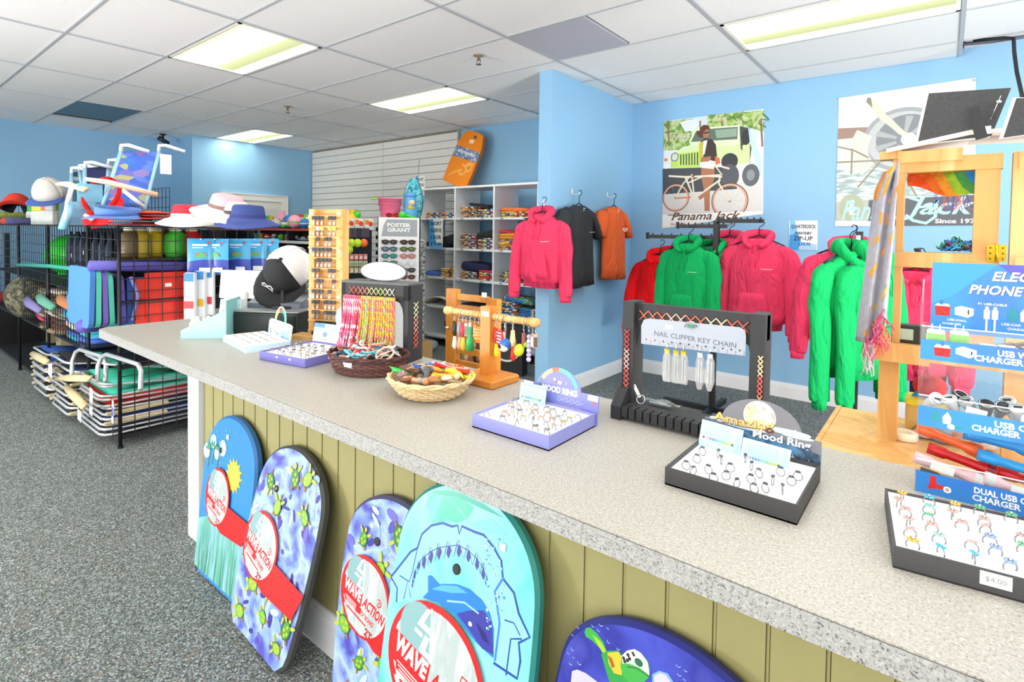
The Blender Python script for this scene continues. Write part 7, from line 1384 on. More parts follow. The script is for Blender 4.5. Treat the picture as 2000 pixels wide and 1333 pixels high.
# picture boxes and paddle balls on the near end of that shelf, seen between tower and sunglasses
EX = GX1 + .03; ER = PI / 2
for k in range(3):
    q = onX(678 + 19 * k, 432, GX1 - .06); o = solo(MB().box((0, 0, .055), (.1, .06, .11), mt('#e9e0d2', .5)), 'toy_box', ['left', 'middle', 'right'][k] + ' orange picture box on the near end of the toy shelf top', 'box', (GX1 - .05, q.y, 1.397), (0, 0, ER), 'picture boxes on the toy shelf')
    b = MB(TR(0, -.032, .055) @ FRONT); b.R(-.048, -.045, .048, .045, mt('#f2e9dc')); b.R(-.045, -.005, .0, .04, mt('#ee7a2a')); b.E(.02, .0, .025, .03, mt('#e0402a')); b.R(-.045, -.04, .045, -.02, mt('#c9d8e0')); b.obj('print', o)
b = MB(); b.ball((0, 0, .035), .036, mt('#3ac02a', .4), 10, 7); q = onX(698, 413, GX1 - .05); solo(b, 'toy_ball', 'green ball on top of the orange picture boxes', 'ball', (GX1 - .05, q.y, 1.508))
def pball(px, py, c, nm):
    q = onX(px, py, EX + .02); b = MB(); b.ball((0, 0, 0), .042, mt(c, .6, bump=.3), 12, 8); b.tube([(-.03, 0, .02), (-.07, 0, .03)], .004, STEEL, 4); solo(b, 'paddle_ball', nm, 'ball', (EX + .02, q.y, q.z), group='balls pegged on the toy shelf end')
for px, py, c, nm in ((674, 475, '#ee6a2a', 'orange ball pegged at the left of the upper ball row'), (686, 475, '#b9dc2a', 'lime ball second in the upper ball row'), (698, 475, '#b9dc2a', 'lime ball third in the upper ball row'), (710, 475, '#ee6a2a', 'orange ball at the right of the upper ball row'), (681, 488, '#a8d82a', 'lime ball alone below the upper ball row')): pball(px, py, c, nm)
for r in range(3):
    for k in range(5):
        q = onX(675 + 9 * k, 502 + 13 * r, EX); b = MB(); b.box((0, 0, 0), (.042, .05, .055), mt(['#d8807a', '#c9c2a8', '#b9a888'][r], .5)); b.box((0, -.026, -.005), (.028, .002, .03), mt(['#f0d0c9', '#8a9a6a', '#d8d0b8'][r], .5)); solo(b, 'carded_toy', '%s carded toy, %s from left in the %s row under the balls' % (['pink', 'cream', 'tan'][r], ordw(k + 1), ['upper', 'middle', 'lower'][r]), 'toy', (EX, q.y, q.z), (0, 0, ER), 'carded toys under the balls')
m = MB()
for k in range(6): q = onX(674 + 8 * k, 455, EX); m.box((GX1 - GX0 + .03, q.y - GY0, q.z), (.05, .05, .09), mt(random.choice(['#2b2f3f', '#1f2026', '#3a3f52', '#4a4048']), .6))
m.obj('dark_packs', g2, kind='stuff')
m = MB()
for k in range(6): m.tube([(GW + .003, .02 + .062 * k, .5), (GW + .003, .02 + .062 * k, 1.37)], .003, BM, 4)
for k in range(14): m.tube([(GW + .005, .01, .52 + .062 * k), (GW + .005, .34, .52 + .062 * k)], .003, BM, 4)
m.obj('wire_grid', g2)
# ------------------------------------------------------------------ black grid gondola of beach goods on the left
WX0, WX1, WY0, WY1, WT = -8.2, -4.03, 1.09, 1.95, 1.395
BKM = mt('#15161a', .45)
gg = thing('grid_gondola', 'long black wire-grid gondola crowded with beach goods at the left', 'shelf', (0, 0, 0))
PX = [WX1, -4.69, -5.82, -6.95, WX0]
for i, x in enumerate(PX):
    for y in (WY0, WY1):
        m = MB(); m.tube([(x, y, .0), (x, y, WT)], .011, BKM, 8); m.lathe([(.0, 0), (.016, 0), (.016, .018), (.0, .018)], BKM, 8, TR(x, y, 0)); m.obj('post', gg)
def wire(T, w, h, sp=.076, r=.0034, white=False):
    m = MB(T); c = mt('#c9ccd0', .4) if white else BKM; n = int(round(w / sp)); k = int(round(h / sp))
    for i in range(n + 1): m.tube([(w * i / n, 0, 0), (w * i / n, 0, h)], r, c, 4)
    for j in range(k + 1): m.tube([(0, 0, h * j / k), (w, 0, h * j / k)], r, c, 4)
    return m
wire(TR(WX1, WY0, .06) @ RZ(PI / 2), WY1 - WY0, .62).obj('wire_grid', gg); wire(TR(WX1, WY0, .74) @ RZ(PI / 2), WY1 - WY0, WT - .76).obj('wire_grid', gg)
for i in range(1, 4): wire(TR(PX[i + 1], WY0, .52), PX[i] - PX[i + 1], WT - .53).obj('wire_grid', gg)
wire(TR(PX[1], WY0, .98), PX[0] - PX[1], WT - .99).obj('wire_grid', gg)
wire(TR(WX0, WY1, .06), WX1 - WX0, WT - .07, .15).obj('wire_grid', gg)
wire(TR(WX0, WY1 - .05, WT), 2.6, .36, .09).obj('wire_grid', gg, 'low wire fence along the gondola top')
for z in (.06, .5, .92, WT): m = MB(); m.bx((WX0, WY0 + .015, z - .012), (WX1 - .02, WY1 - .015, z - .001), mt('#1b1c20', .6)); m.obj('shelf_board', gg)
m = MB(); m.bx((WX0, WY1 - .03, .06), (WX1 - .02, WY1 - .02, WT - .02), mt('#17181c', .8)); m.obj('back_panel', gg, 'dark backing')
# --- bottom: folded beach chairs
ALU = mt('#dfe1e2', .3, .6); WOOD = pattern('arm_wood', ['#cdb98a', '#d9c79c', '#c2ab78'], 8, .5, 'noise', (1, .15, 1))
def fchair(cloth, label, x, y, z, raise_, armw=True, w=.5, d=.56):
    """folded chair lying flat: two tube frames, sling cloth, arm rests; the loop end points to the aisle (-y)"""
    t = thing('folding_chair', label, 'beach chair', (x, y, z), 0, 'folded beach chairs at the foot of the gondola')
    def loop(zz, L, r=.06): return [(-w / 2, L, zz), (-w / 2, r, zz), (-w / 2 + r * .3, r * .3, zz), (-w / 2 + r, 0, zz), (w / 2 - r, 0, zz), (w / 2 - r * .3, r * .3, zz), (w / 2, r, zz), (w / 2, L, zz)]
    m = MB(); m.tube(loop(.012, d), .009, ALU, 7); sf = m.obj('seat_frame', t)
    R_ = TR(0, d, .036) @ RX(-raise_) @ TR(0, -d, 0); m = MB(R_); m.tube(loop(.0, d), .009, ALU, 7); bf = m.obj('back_frame', t)
    c = mt(cloth, .8, bump=.2, scale=90); m = MB(R_); m.grid(lambda u, v: ((u - .5) * w * 1.02, .05 + (d - .1) * v, .011 - .004 * math.sin(u * PI)), 6, 3, c, thick=.02); m.obj('back_sling', bf)
    m = MB(); m.grid(lambda u, v: ((u - .5) * w * 1.02, .05 + (d - .1) * v, .02 - .004 * math.sin(u * PI)), 6, 3, c, thick=.018); m.obj('seat_sling', sf)
    if armw:
        for s in (-1, 1): m = MB(); m.bbox((s * (w / 2 + .016), d * .3, .03), (.03, d * .62, .018), .006, WOOD); m.obj('arm_rest', t)
    return t
random.seed(21)
ST1 = [('#23252c', 'black'), ('#1f2f66', 'navy'), ('#24262c', 'dark grey'), ('#d8261e', 'red'), ('#4cc9b0', 'turquoise'), ('#4cc9b0', 'turquoise')]
for k, (c, nm) in enumerate(ST1): fchair(c, nm + ' folded beach chair in the nearest stack, ' + ['lowest', 'second from below', 'third from below', 'fourth from below', 'fifth from below', 'topmost'][k], -4.36 - .012 * k, 1.02 + .012 * (k % 3), .062 + .058 * k, (.02, .02, .03, .03, .1, .22)[k], armw=k in (1, 2))
ST2 = [('#1c1d22', 'black'), ('#20264a', 'navy'), ('#1d1e24', 'black'), ('#22355c', 'dark blue'), ('#1b1c21', 'black')]
for k, (c, nm) in enumerate(ST2): fchair(c, nm + ' folded beach chair in the second stack, ' + ['lowest', 'second from below', 'third from below', 'fourth from below', 'topmost'][k], -4.98 - .02 * k, .99 + .02 * (k % 2), .062 + .062 * k, .04 + .1 * (k == 4) + .1 * (k == 3), armw=True)
ST3 = [('#1c1d22', 'black'), ('#23305a', 'navy'), ('#1f2a50', 'navy'), ('#2f5ab0', 'bright blue')]
for k, (c, nm) in enumerate(ST3): fchair(c, nm + ' folded beach chair in the farthest stack, ' + ['lowest', 'second from below', 'third from below', 'topmost'][k], -5.62 - .02 * k, 1.0, .062 + .064 * k, .05 + .12 * (k == 3), armw=True)
for px, py, y, w, h, nm in ((178, 785, .975, .06, .17, 'long white hang tag on the second chair stack'), (98, 722, .95, .1, .1, 'square white hang tag on the farthest chair stack'), (155, 812, .97, .08, .07, 'crumpled white tag at the foot of the second chair stack'), (220, 805, 1.04, .03, .14, 'blue and white tag dangling from the nearest chair stack')):
    q = onY(px, py, y); m = MB(); m.box((0, 0, 0), (w, .002, h), PAPER, RY(.1)); 
    if 'blue' in nm: m.box((0, -.001, .0), (w * .8, .002, h * .4), mt('#4a5fc0'), RY(.1))
    solo(m, 'hang_tag', nm, 'tag', (q.x, y, q.z))
for k, (px0, py0, px1, py1, z) in enumerate(((62, 690, 92, 708, .5), (128, 755, 165, 795, .3), (112, 738, 175, 740, .42))):
    a, b = onY(px0, py0, 1.0), onY(px1, py1, .93); m = MB(); m.tube([a, (a + b) / 2, b], [.02, .028, .022], WOOD, 8, flat=.5); solo(m, 'arm_rest_board', ['tan wooden arm rest sticking out at the farthest chairs', 'tan wooden arm rest pointing down in the second stack', 'level tan arm rest between the chair stacks'][k], 'arm rest')
for k, (px0, py0, w_) in enumerate(((190, 700, .55), (140, 690, .5))):
    a = onY(px0, 745 if k == 0 else 735, .99); b = onY(px0 + 2, py0 + 3, 1.02); dx = w_; m = MB(); m.tube([a, a * .3 + b * .7, b + Vector((.03, .01, .02)), b + Vector((.09, .02, .045)), b + Vector((dx, .05, .05)), b + Vector((dx + .05, .05, .02)), a + Vector((dx + .04, .05, .05))], .013, ALU, 8); solo(m, 'chair_loop', ['white tube loop of a chair back rising over the nearest stack', 'white tube loop rising over the second stack'][k], 'chair frame')
# --- middle: foam mats hanging at the near end
def slab(c, x0, x1, y, z0, z1, th, label, tilt=0, name='foam_mat'):
    b = MB(); pts = rr(x1 - x0, z1 - z0, .05, 4); b.prism(pts, -th / 2, th / 2, mt(c, .6, bump=.1), FRONT); return solo(b, name, label, 'foam mat', ((x0 + x1) / 2, y, (z0 + z1) / 2), (tilt, 0, 0))
for k, (c, nm, y) in enumerate((('#4a86d8', 'sky blue', .965), ('#5cd0b4', 'turquoise', .998), ('#7a62c0', 'purple', 1.031), ('#58ceb0', 'turquoise', 1.062), ('#5a52a8', 'violet', 1.12))):
    slab(c, -4.55, -4.07, y, .76 + .0 * k, 1.13 - .012 * k, .026, nm + ' foam mat hanging out of the gondola end, %s from the aisle' % ordw(k + 1), -.03 + .02 * k)
m = MB(); m.tube([(-4.09, .955, 1.145), (-4.09, 1.2, 1.135), (-4.085, 1.56, 1.12)], [.036, .04, .038], mt('#625bb8', .6), 10, flat=.75); solo(m, 'foam_roll', 'long violet foam roll lying across the top of the hanging mats', 'foam roll')
for k, (c, nm, y0, y1, z0, z1, x) in enumerate((('#ee3220', 'bright red', 1.24, 1.56, .76, 1.09, -4.075), ('#3f62b0', 'blue', 1.15, 1.3, .76, 1.06, -4.11), ('#e83a26', 'red', 1.19, 1.27, .76, 1.05, -4.09))):
    b = MB(); b.prism(rr(y1 - y0, z1 - z0, .012, 3), -.012, .012, mt(c, .6, bump=.1), RZ(PI / 2) @ FRONT); o = solo(b, 'foam_mat', nm + ' folded foam mat facing the counter behind the wire grid', 'foam mat', (x, (y0 + y1) / 2, (z0 + z1) / 2), (0, 0, 0))
    if k == 0: q = MB(TR(.0125, -.03, .08) @ RZ(PI / 2) @ FRONT); q.R(-.02, -.012, .02, .012, PAPER); q.obj('price_sticker', o)
b = MB(); b.tube([(-4.068, 1.17, .79), (-4.062, 1.2, .95), (-4.06, 1.16, 1.07)], .011, mt('#8a80c8', .5), 7); solo(b, 'foam_strap', 'lilac strap crossing before the blue and red mats', 'strap')
b = MB(); b.tube([(-4.2, .95, .765), (-4.3, 1.02, .75), (-4.35, 1.1, .77)], .045, mt('#5a52a8', .6), 10); solo(b, 'foam_roll', 'violet foam roll under the hanging mats', 'foam roll')
# --- middle shelves behind the side grid
b = MB(); b.ball((0, 0, .19), (.25, .22, .2), mt('#1fd02a', .4), 22, 12); b.lathe([(.0, 0), (.12, 0), (.13, .02), (.0, .02)], mt('#1fd02a', .4), 16); o = solo(b, 'beach_ball', 'big bright green ball behind the wire grid at the far left', 'ball', (-6.55, 1.42, .923))
for k in range(13):
    x = -5.72 + .085 * k; b = MB(); c = ['#1c2440', '#15161c', '#1f2a4a', '#16171d'][k % 4]; b.lathe([(.0, 0), (.02, .002), (.036, .06), (.034, .3), (.012, .38), (.01, .42), (.0, .42)], mt(c, .5, bump=.2), 9); b.box((.0, -.036, U(.1, .3)), (.012, .004, .03), mt('#c9ccd2', .5))
    solo(b, 'folded_umbrella', 'dark navy folded umbrella behind the grid, %s from the left' % ordw(k + 1), 'umbrella', (x, 1.22 + .03 * (k % 2), .923), group='navy folded umbrellas behind the wire grid')
b = MB(); b.tube([(-6.75, 1.06, 1.02), (-5.6, 1.06, 1.065), (-4.72, 1.06, 1.085)], .016, mt('#2f9a86', .6), 8); solo(b, 'pool_noodle', 'teal foam noodle lying along the outside of the wire grid', 'noodle')
TW = [('#8a7a5a', 'khaki'), ('#a8977a', 'beige'), ('#6a5a44', 'brown'), ('#4a6fd0', 'royal blue'), ('#3ab0c0', 'teal'), ('#7a3a2a', 'rust'), ('#c9c2b0', 'cream'), ('#5ab8e0', 'sky blue'), ('#26304f', 'navy'), ('#d8407a', 'pink')]
for s, (x, n_, sel) in enumerate(((-6.15, 9, (0, 1, 2, 6, 9)), (-5.72, 10, (2, 0, 1, 5, 6)), (-5.3, 9, (3, 8, 4, 6, 3)), (-4.93, 9, (3, 4, 7, 8, 4)))):
    z = .503
    for k in range(n_):
        sd += 1; c, nm = TW[sel[(k * 2 + s) % 5]]; h = .036 * U(.85, 1.1); o = shirtmesh(.36, .34, h, mt(c, .85, bump=.2), sd).obj('folded_towel'); o.location = (x + U(-.02, .02), 1.28 + U(-.03, .02), z); o.rotation_euler = (0, U(-.05, .05), U(-.12, .12)); z += h * 1.04
        tag(o, '%s folded towel, %s up in the %s pile behind the grid' % (nm, ordw(k + 1), ['far left', 'second', 'third', 'nearest'][s]), 'towel', 'folded towels behind the wire grid')
random.seed(33)
b = MB(); b.ball((0, 0, .2), (.24, .2, .22), pattern('camo', ['#3a4238', '#6a6a52', '#1f2622', '#8a8466', '#4a5048'], 12, .8, 'noise'), 14, 9); solo(b, 'duffel_bag', 'dark camouflage duffel bag bulging at the far left of the grid', 'bag', (-6.95, 1.18, .503))
for k, (px, py, c, nm) in enumerate(((65, 596, '#7a72a8', 'lilac'), (150, 590, '#4a8ad0', 'sky blue'), (165, 605, '#8ab0c0', 'pale blue'), (130, 592, '#a8683a', 'rust'), (90, 590, '#5a9a86', 'teal'))):
    a = onY(px - 14, py - 12, 1.06); bq = onY(px + 14, py + 12, .98); b = MB(); b.tube([a, (a + bq) / 2 + Vector((0, -.02, .01)), bq], [.03, .035, .025], mt(c, .7), 9, flat=.5); solo(b, 'rolled_cloth', nm + ' rolled cloth poking out of the gondola side', 'cloth')
for k, (px, w, c, nm) in enumerate(((30, .13, '#a89a72', 'tan'), (48, .16, '#c2b288', 'pale tan'), (75, .14, '#4a4f50', 'grey'), (100, .13, '#6a7476', 'pale grey'), (140, .2, '#33383a', 'dark grey'), (165, .15, '#50585a', 'slate'))):
    q = onY(px, 650, 1.2); b = MB(); b.bbox((0, .05, .14), (w, .18, .24), .01, mt(c, .8, bump=.15)); b.bx((-w * .3, -.042, .1), (w * .3, -.04, .2), mt('#8a8d86', .6)); solo(b, 'carton', nm + ' box on the second shelf behind the grid, %s' % ['far left', 'second', 'third', 'fourth', 'fifth', 'nearest'][k], 'box', (q.x, 1.5, .06 + .0), group='boxes low in the gondola')
# yellow-green and red toys behind the end grid
for k, (y, c, nm, z) in enumerate(((1.25, '#b9a02a', 'olive yellow', .0), (1.36, '#e8c82a', 'yellow', .0), (1.46, '#4ac03a', 'green', .12), (1.5, '#ee7a2a', 'orange', .0), (1.56, '#d82a24', 'red', .0), (1.44, '#e8d23a', 'yellow', .0), (1.2, '#5a4a2a', 'brown', .0))):
    b = MB(); b.lathe([(.0, 0), (.06, 0), (.07, .04), (.066, .15), (.03, .18), (.0, .18)], mt(c, .45), 12); b.lathe([(.0, .0), (.04, 0), (.03, .03), (.0, .035)], mt('#e9e4d0', .5), 10, TR(0, 0, .18)); solo(b, 'sand_toy', nm + ' sand toy behind the end grid above the violet roll' + (', upper one' if z else ', at the back' if k == 5 else ''), 'toy', (-4.2 - .1 * (k % 2) - (.12 if k == 5 else 0), y, WT - .2 + z * 0 - .012 if z == 0 else WT - .2 - .012), group='sand toys behind the end grid')
m = MB(); m.bx((WX1 - .45, WY0 + .02, WT - .225), (WX1 - .03, WY1 - .03, WT - .213), BKM); m.obj('shelf_board', gg)
# --- light blue beach packs pegged on the gondola end
PKB = mt('#49b0e4', .3); PKD = mt('#3f50b0', .3); PKW = mt('#e8f2f8', .25)
def pack(y, x, z, w, h, rz, label):
    t = thing('beach_pack', label, 'pack', (x, y, z), rz, 'light blue beach packs on the gondola end')
    def fn(u, v, s): 
        b_ = .022 * math.sin(u * PI) ** .5 * math.sin(min(1, v * 1.02) * PI) ** .4; return ((u - .5) * w, s * b_, (v - 1) * h)
    m = MB(); m.grid(lambda u, v: fn(u, v, -1), 8, 10, PKB); m.grid(lambda u, v: fn(1 - u, v, 1), 8, 10, PKB); m.obj('bag', t)
    m = MB(); m.grid(lambda u, v: (lambda q: (q[0], q[1] - .002, q[2]))(fn(u, .02 + .34 * v + .06 * math.sin(u * 2.4) * v, -1)), 8, 4, PKD); m.obj('lower_print', t, 'dark blue lower band')
    m = MB(TR(0, -.027, 0) @ FRONT); m.R(-w * .3, -h * .2, w * .25, -h * .15, PKW); m.R(-w * .3, -h * .26, w * .1, -h * .235, PKW); m.E(w * .3, -h * .1, .009, .009, mt('#d8303a'), n=10); m.E(.0, -h * .45, w * .2, h * .07, mt('#e8704a')); m.P([(-w * .2, -h * .52), (w * .25, -h * .5), (0, -h * .36)], mt('#5ac06a')); m.R(-w * .05, -h * .93, w * .35, -h * .8, PAPER); m.obj('front_print', t)
    m = MB(); m.lathe([(.0, 0), (.004, 0), (.004, .09), (.0, .09)], STEEL, 6, TR(0, -.02, -.004) @ RX(-PI / 2)); m.obj('peg', t)
for k, (px, px2, x, rz, dz) in enumerate(((383, 402, -3.96, 1.1, 0), (400, 445, -3.93, .62, 0), (443, 490, -3.93, .62, .0), (490, 505, -3.95, 1.0, 0), (500, 545, -3.95, .62, 0), (405, 420, -3.98, 1.0, -.0))):
    q = onX((px + px2) / 2, 472, x); q2 = onX(px2, 472, x); pack(q.y, x, 1.315 + dz, .17 if rz < 1 else .16, .245, rz, ['pack seen nearly edge-on, leftmost of the light blue packs', 'light blue pack with orange picture, left of the two facing ones', 'light blue pack with green picture, right of the two facing ones', 'narrow light blue pack right of the two facing ones', 'light blue pack partly behind the trucker cap', 'light blue pack edge-on behind the leftmost facing one'][k])
for k, (px, z) in enumerate(((372, 1.05), (392, 1.06), (408, 1.07))):
    q = onX(px, 560, -3.95); t = thing('tube_pack', ['leftmost', 'middle', 'rightmost'][k] + ' tall clear tube pack under the light blue packs', 'pack', (-3.95, q.y, z), .7)
    m = MB(); m.bbox((0, 0, -.12), (.075, .04, .32), .012, mt(['#e4e9ec', '#dfe3e6', '#eef0f0'][k], .25)); m.obj('sleeve', t); m = MB(); m.bx((-.03, -.022, -.02), (.03, -.0205, .035), mt('#3f8ad0')); m.bx((-.03, -.022, -.2), (.03, -.0205, -.15), mt(['#c9404a', '#d8b03a', '#d83a4a'][k])); m.obj('print', t)
# --- on top: hats, chairs, clear packs
random.seed(44)
def buckethat(x, y, z, c, c2, label, r=.15, tilt=(0, 0), rz=0, band='#f2eee8', group='sun hats on the gondola top'):
    t = thing('bucket_hat', label, 'hat', (x, y, z), rz, group); t.rotation_euler = (tilt[0], tilt[1], rz)
    prof = [(.094, .05), (.088, .09), (.082, .125), (.07, .135), (.0, .138)]
    m = MB(); n = 24; m.loft([[(q * math.cos(2 * PI * j / n), q * 1.12 * math.sin(2 * PI * j / n), zz) for j in range(n)] for q, zz in prof], mt(c, .85, bump=.2), cap=False); m.obj('crown', t)
    m = MB(); m.loft([[(q * math.cos(2 * PI * j / n), q * 1.12 * math.sin(2 * PI * j / n), zz + (.012 * math.sin(2 * (2 * PI * j / n)) if q > .1 else 0)) for j in range(n)] for q, zz in ((.094, .054), (.12, .034), (r, .004), (r + .002, .0), (r - .002, -.001), (.095, .046))], mt(c2, .85, bump=.2), cap=False); m.obj('brim', t)
    m = MB(); m.lathe([(.0955, .05), (.092, .075)], mt(band, .8), 24, Matrix.Diagonal((1, 1.12, 1, 1)), cap=False); m.obj('band', t)
p = onY(368, 436, 1.45); buckethat(p.x, 1.45, WT + .006, '#e0364a', '#f4f0ea', 'red bucket hat with white brim and front, on top of the gondola', .17, (0, -.0), .3, '#f4f0ea')
p = onY(436, 432, 1.55); buckethat(p.x + .02, 1.55, WT + .07, '#f2b9c2', '#f6f2ee', 'pink bucket hat with white brim, topmost of the pile', .18, (.0, .28), .2, '#8a6a64')
buckethat(p.x + .05, 1.58, WT + .032, '#f4f0ea', '#f6f2ee', 'white bucket hat squashed under the pink one', .185, (.05, .1), .9, '#6a5a5a')
p = onY(478, 437, 1.6); buckethat(p.x, 1.62, WT + .005, '#3a4a8a', '#44549a', 'navy blue sun hat at the right of the hat pile', .17, (0, .05), 0, '#2f3a78')
p = onY(285, 425, 1.3)
for k, (c, c2, nm) in enumerate((('#e0483a', '#d8382e', 'red'), ('#f0ede6', '#8a8890', 'grey and white'), ('#e8584a', '#e24a3c', 'coral red'), ('#f4efe8', '#e0503f', 'white and red'), ('#ee5a3a', '#ea4a2e', 'orange red'))):
    t = thing('sun_visor', nm + ' flattened sun visor, %s of the flat visor pile' % ['lowest', 'second', 'third', 'fourth', 'topmost'][k], 'visor', (p.x + U(-.05, .05) + .02 * k, 1.3 + U(-.03, .03), WT + .004 + .019 * k), U(-.3, .6), 'flat sun visors on the gondola top')
    m = MB(); m.lathe([(.07, .004), (.24 - .016 * k, .001), (.24 - .016 * k, .005), (.07, .012)], mt(c2, .8), 24, Matrix.Diagonal((1.35, .8, 1, 1)), cap=False); m.obj('brim', t); m = MB(); m.lathe([(.07, .004), (.068, .018), (.03, .02), (.0, .02)], mt(c, .8), 20, Matrix.Diagonal((1.35, .8, 1, 1)), cap=False); m.obj('crown', t)
def visor(px, py, y, c, label, rz, sc_=1.3, tilt=0):
    q = onY(px, py, y); t = thing('sun_visor', label, 'visor', (q.x, y, q.z)); t.matrix_world = TR(q.x, y, q.z) @ RZ(rz) @ RX(tilt) @ Matrix.Scale(sc_, 4)
    cm = mt(c, .8, bump=.2); m = MB(); n = 20
    m.grid(lambda u, v: (.085 * math.cos(PI * 1.08 - 0 + u * PI * 1.9), .098 * math.sin(PI * 1.08 + u * PI * 1.9), .0 + (.045 - .02 * math.sin(u * PI)) * v), 20, 2, cm, thick=.004); m.obj('head_band', t)
    m = MB(); m.grid(lambda u, v: (.085 * (1 + .7 * v * math.sin(u * PI) ** .6) * math.cos(-PI + u * PI), .098 * (1 + .75 * v * math.sin(u * PI) ** .6) * math.sin(-PI + u * PI), .002 - .015 * v * abs(math.cos(-PI + u * PI))), 14, 4, cm, thick=-.004); m.obj('brim', t)
visor(206, 385, 1.2, '#e2141a', 'bright red sun visor tipped up on the gondola top', .5, 1.45, 1.15)
visor(232, 420, 1.12, '#5a82c8', 'blue sun visor lying below the bright red one', .9, 1.4, .1)
c2_ = cap('baseball_cap', 'black and red cap at the far left of the gondola top', mt('#e23a26', .85), mt('#1f2230', .85), mt('#e8402c', .8)); q = onY(32, 398, 1.25); c2_.matrix_world = TR(q.x, 1.25, q.z - .06) @ RZ(1.3) @ RX(-.35) @ Matrix.Scale(1.5, 4)
c3_ = cap('baseball_cap', 'white cap with blue brim at the left of the gondola top', mt('#eae4dc', .85), mt('#e4ded6', .85), mt('#4a6ab8', .8)); q = onY(98, 378, 1.3); c3_.matrix_world = TR(q.x, 1.3, q.z - .02) @ RZ(.9) @ RX(.5) @ Matrix.Scale(1.5, 4)
for k in range(9):
    q = onY(63 + 4.5 * k, 438, 1.3); b = MB(); c = ['#3fae4a', '#b9d23a', '#e8d03a', '#d8503a', '#c9e04a', '#4aa86a', '#e8803a', '#8ac03a', '#d8d8d8'][k]; b.bbox((0, 0, .07), (.1, .05, .14), .008, mt('#d5d9d6', .25)); b.bbox((0, 0, .19), (.09, .04, .1), .01, mt(c, .4)); solo(b, 'clear_pack', ['green', 'lime', 'yellow', 'red', 'pale lime', 'dark green', 'orange', 'leaf green', 'white'][k] + ' topped clear plastic pack in the row on the gondola top', 'pack', (q.x, 1.3 + .04 * (k % 2), WT), (0, 0, .5), 'clear packs on the gondola top')
for k, (px, py, c, nm, s) in enumerate(((12, 420, '#8a9a4a', 'olive patterned', 1.0), (12, 440, '#3f4a2a', 'dark green patterned', 1.0), (40, 430, '#b8423a', 'dull red', .8), (52, 425, '#4a4e7a', 'navy', .7))):
    q = onY(px, py, 1.25); sd += 1; o = shirtmesh(.4 * s, .3, .07, mt(c, .85, bump=.3, var=.3, scale=20), sd).obj('folded_cloth'); o.location = (q.x, 1.25, WT + (.075 if k == 0 else 0)); tag(o, nm + ' folded cloth at the far left of the gondola top', 'cloth')
# beach chairs standing on top
def topchair(label, TLp, TRp, BRp, BLp, x, cloth, sticks=True):
    A, B, C, D = [onX(p_[0], p_[1], x + dx) for p_, dx in ((TLp, -.15), (TRp, -.15), (BRp, .1), (BLp, .1))]
    t = thing('beach_chair', label, 'beach chair', (0, 0, 0))
    m = MB(); m.grid(lambda u, v: tuple((A.lerp(B, u)).lerp(D.lerp(C, u), v)), 8, 10, cloth, thick=.006); m.obj('back_sling', t)
    m = MB(); 
    for s, e in ((A, D), (B, C)): d = (e - s).normalized(); m.tube([s - d * .04, e + d * .03], .014, mt('#9fd0ea', .3), 8)
    m.obj('back_post', t)
    m = MB()
    for s in (A, B): m.tube([s + Vector((0, 0, .01)), s + Vector((.01, .0, .05)), s + Vector((.03, .04, .055)), s + Vector((.05, .17, .02))], .014, mt('#f2f3f4', .3), 8)
    m.obj('pillow_frame', t)
    return t, A, B, C, D
PLAID = pattern('plaid', ['#3f66c8', '#5a7ad8', '#8a78b8', '#3a72d8', '#a8a878', '#6a6ac0'], 7, .8, 'voronoi', (2, 2, 3))
t, A, B, C, D = topchair('plaid blue and lilac beach chair standing on the gondola top', (236, 297), (310, 297), (284, 404), (200, 404), -4.85, PLAID)
ARM = mt('#e6d3b4', .5)
for (a, b, y0, y1) in (((168, 350), (308, 381), 1.15, 1.55), ((112, 359), (168, 371), 1.15, 1.3)):
    p, q = onX(a[0], a[1], -4.72 - .25 * (y1 < 1.5)), onX(b[0], b[1], -4.45 - .3 * (y1 < 1.5)); m = MB(); m.tube([p, p.lerp(q, .3) + Vector((0, 0, .012)), q], [.018, .026, .024], ARM, 8, flat=.5); m.obj('arm_rest', t, 'pale wooden arm rest')
WHF = mt('#f2f3f4', .3); LBF = mt('#8fd0ec', .35)
for a, b, y0, y1, c in (((140, 366), (132, 396), 1.15, 1.15, WHF), ((138, 400), (122, 448), 1.08, 1.05, LBF), ((238, 370), (282, 405), 1.35, 1.5, WHF), ((132, 395), (128, 430), 1.1, 1.08, WHF), ((165, 420), (182, 430), 1.15, 1.15, WHF)):
    m = MB(); m.tube([onX(a[0], a[1], -4.7), onX(b[0], b[1], -4.66)], .014 if c is WHF else .026, c, 8); m.obj('leg', t)
for a, b, y in (((180, 360), (172, 395), 1.25), ((150, 408), (160, 425), 1.2), ((165, 395), (160, 425), 1.2)):
    p, q = onX(a[0], a[1], -4.8), onX(b[0], b[1], -4.8); m = MB(); m.box(((p + q) / 2), (.02, .14, abs(p.z - q.z)), mt('#7cc4e4', .5)); m.obj('seat_sling', t)
q = onX(318, 318, -4.75); m = MB(); m.box((q.x, q.y + .02, q.z - .01), (.004, .075, .15), PAPER); m.obj('hang_tag', t, 'white hang tag')
topchair('navy beach chair standing behind the plaid one on the gondola top', (166, 330), (212, 325), (205, 395), (166, 395), -5.3, mt('#232b5a', .8, bump=.2))
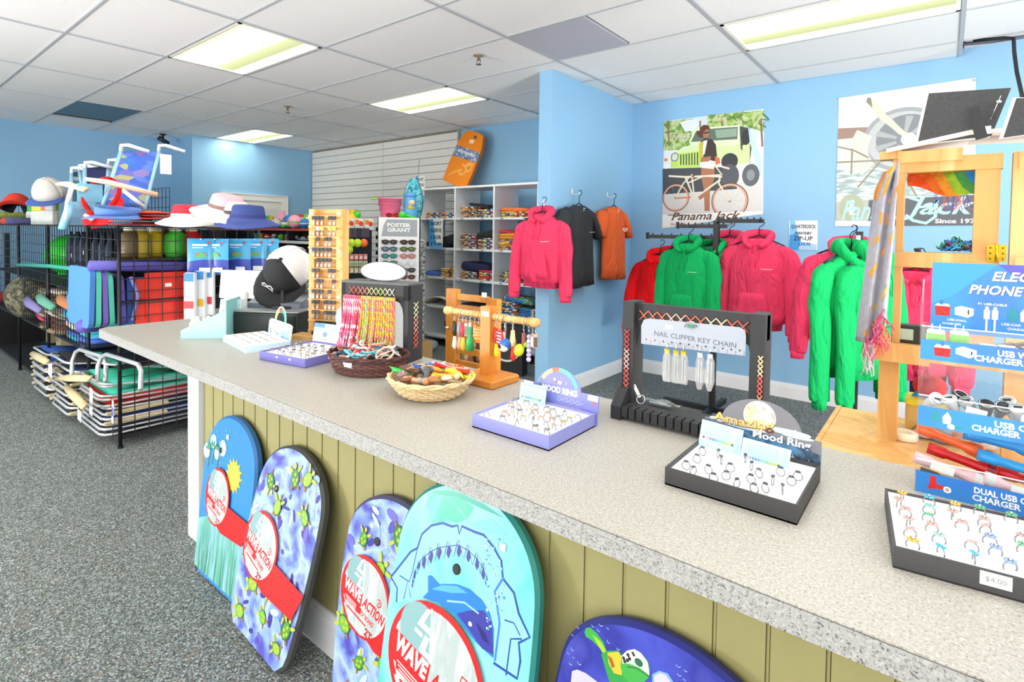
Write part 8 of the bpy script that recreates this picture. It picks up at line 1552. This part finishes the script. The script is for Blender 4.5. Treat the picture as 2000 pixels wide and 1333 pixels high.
t5, *_ = topchair('dark patterned beach chair, farthest of three on the gondola top', (140, 340), (155, 335), (165, 400), (138, 400), -5.7, pattern('dark_chair', ['#2f4a50', '#3f6a80', '#8a9aa0', '#26383a'], 14))
b = MB(); b.lathe([(.0, 0), (.03, 0), (.035, .03), (.02, .06), (.0, .06)], BLK, 10); b.tube([(0, 0, .05), (-.02, -.03, .0), (-.04, -.08, -.06)], .02, BLK, 8); q = onZ(318, 263, CEIL - .01); b2_ = MB(TR(q.x, q.y, CEIL - .062)); 
b2_.lathe([(.0, .06), (.04, .06), (.04, .045), (.015, .04), (.015, .0), (.0, .0)], BLK, 12); b2_.lathe([(.0, -.08), (.03, -.08), (.035, .06), (.0, .06)], BLK, 12, TR(0, 0, -.03) @ RY(.5) @ RX(1.1)); solo(b2_, 'security_camera', 'small black security camera under the far left ceiling', 'camera')
def sprink(px, py, nm):
    q = onZ(px, py, CEIL); b = MB(TR(q.x, q.y, CEIL)); b.lathe([(.0, 0), (.04, 0), (.04, -.006), (.012, -.012), (.01, -.04), (.0, -.04)], mt('#b9a98a', .3, .8), 12); b.lathe([(.0, -.075), (.02, -.072), (.022, -.068), (.0, -.066)], mt('#8a7a6a', .3, .8), 10); b.tube([(-.014, 0, -.03), (-.02, 0, -.05), (-.006, 0, -.068)], .003, mt('#8a7a6a', .3, .8), 5); b.tube([(.014, 0, -.03), (.02, 0, -.05), (.006, 0, -.068)], .003, mt('#8a7a6a', .3, .8), 5); solo(b, 'fire_sprinkler', nm, 'sprinkler')
sprink(935, 108, 'brass fire sprinkler in the ceiling above the partition'); sprink(562, 208, 'small fire sprinkler near the farthest ceiling lights')
# red and white goods on another fixture at the far left edge
t = thing('side_rack', 'dark fixture with hanging goods at the left picture edge', 'rack', (-8.6, 1.25, 0)); m = MB(); m.bx((-.3, -.25, 0), (.2, .3, .5), BKM); m.bx((-.02, -.02, .5), (.02, .02, 1.3), BKM); m.obj('frame', t)
b = MB(); b.ball((0, 0, .06), (.2, .16, .07), mt('#e8382a', .8, bump=.2), 12, 6); solo(b, 'beach_bag', 'bright red cloth bag at the left picture edge', 'bag', (-8.55, 1.15, .5 + .0))
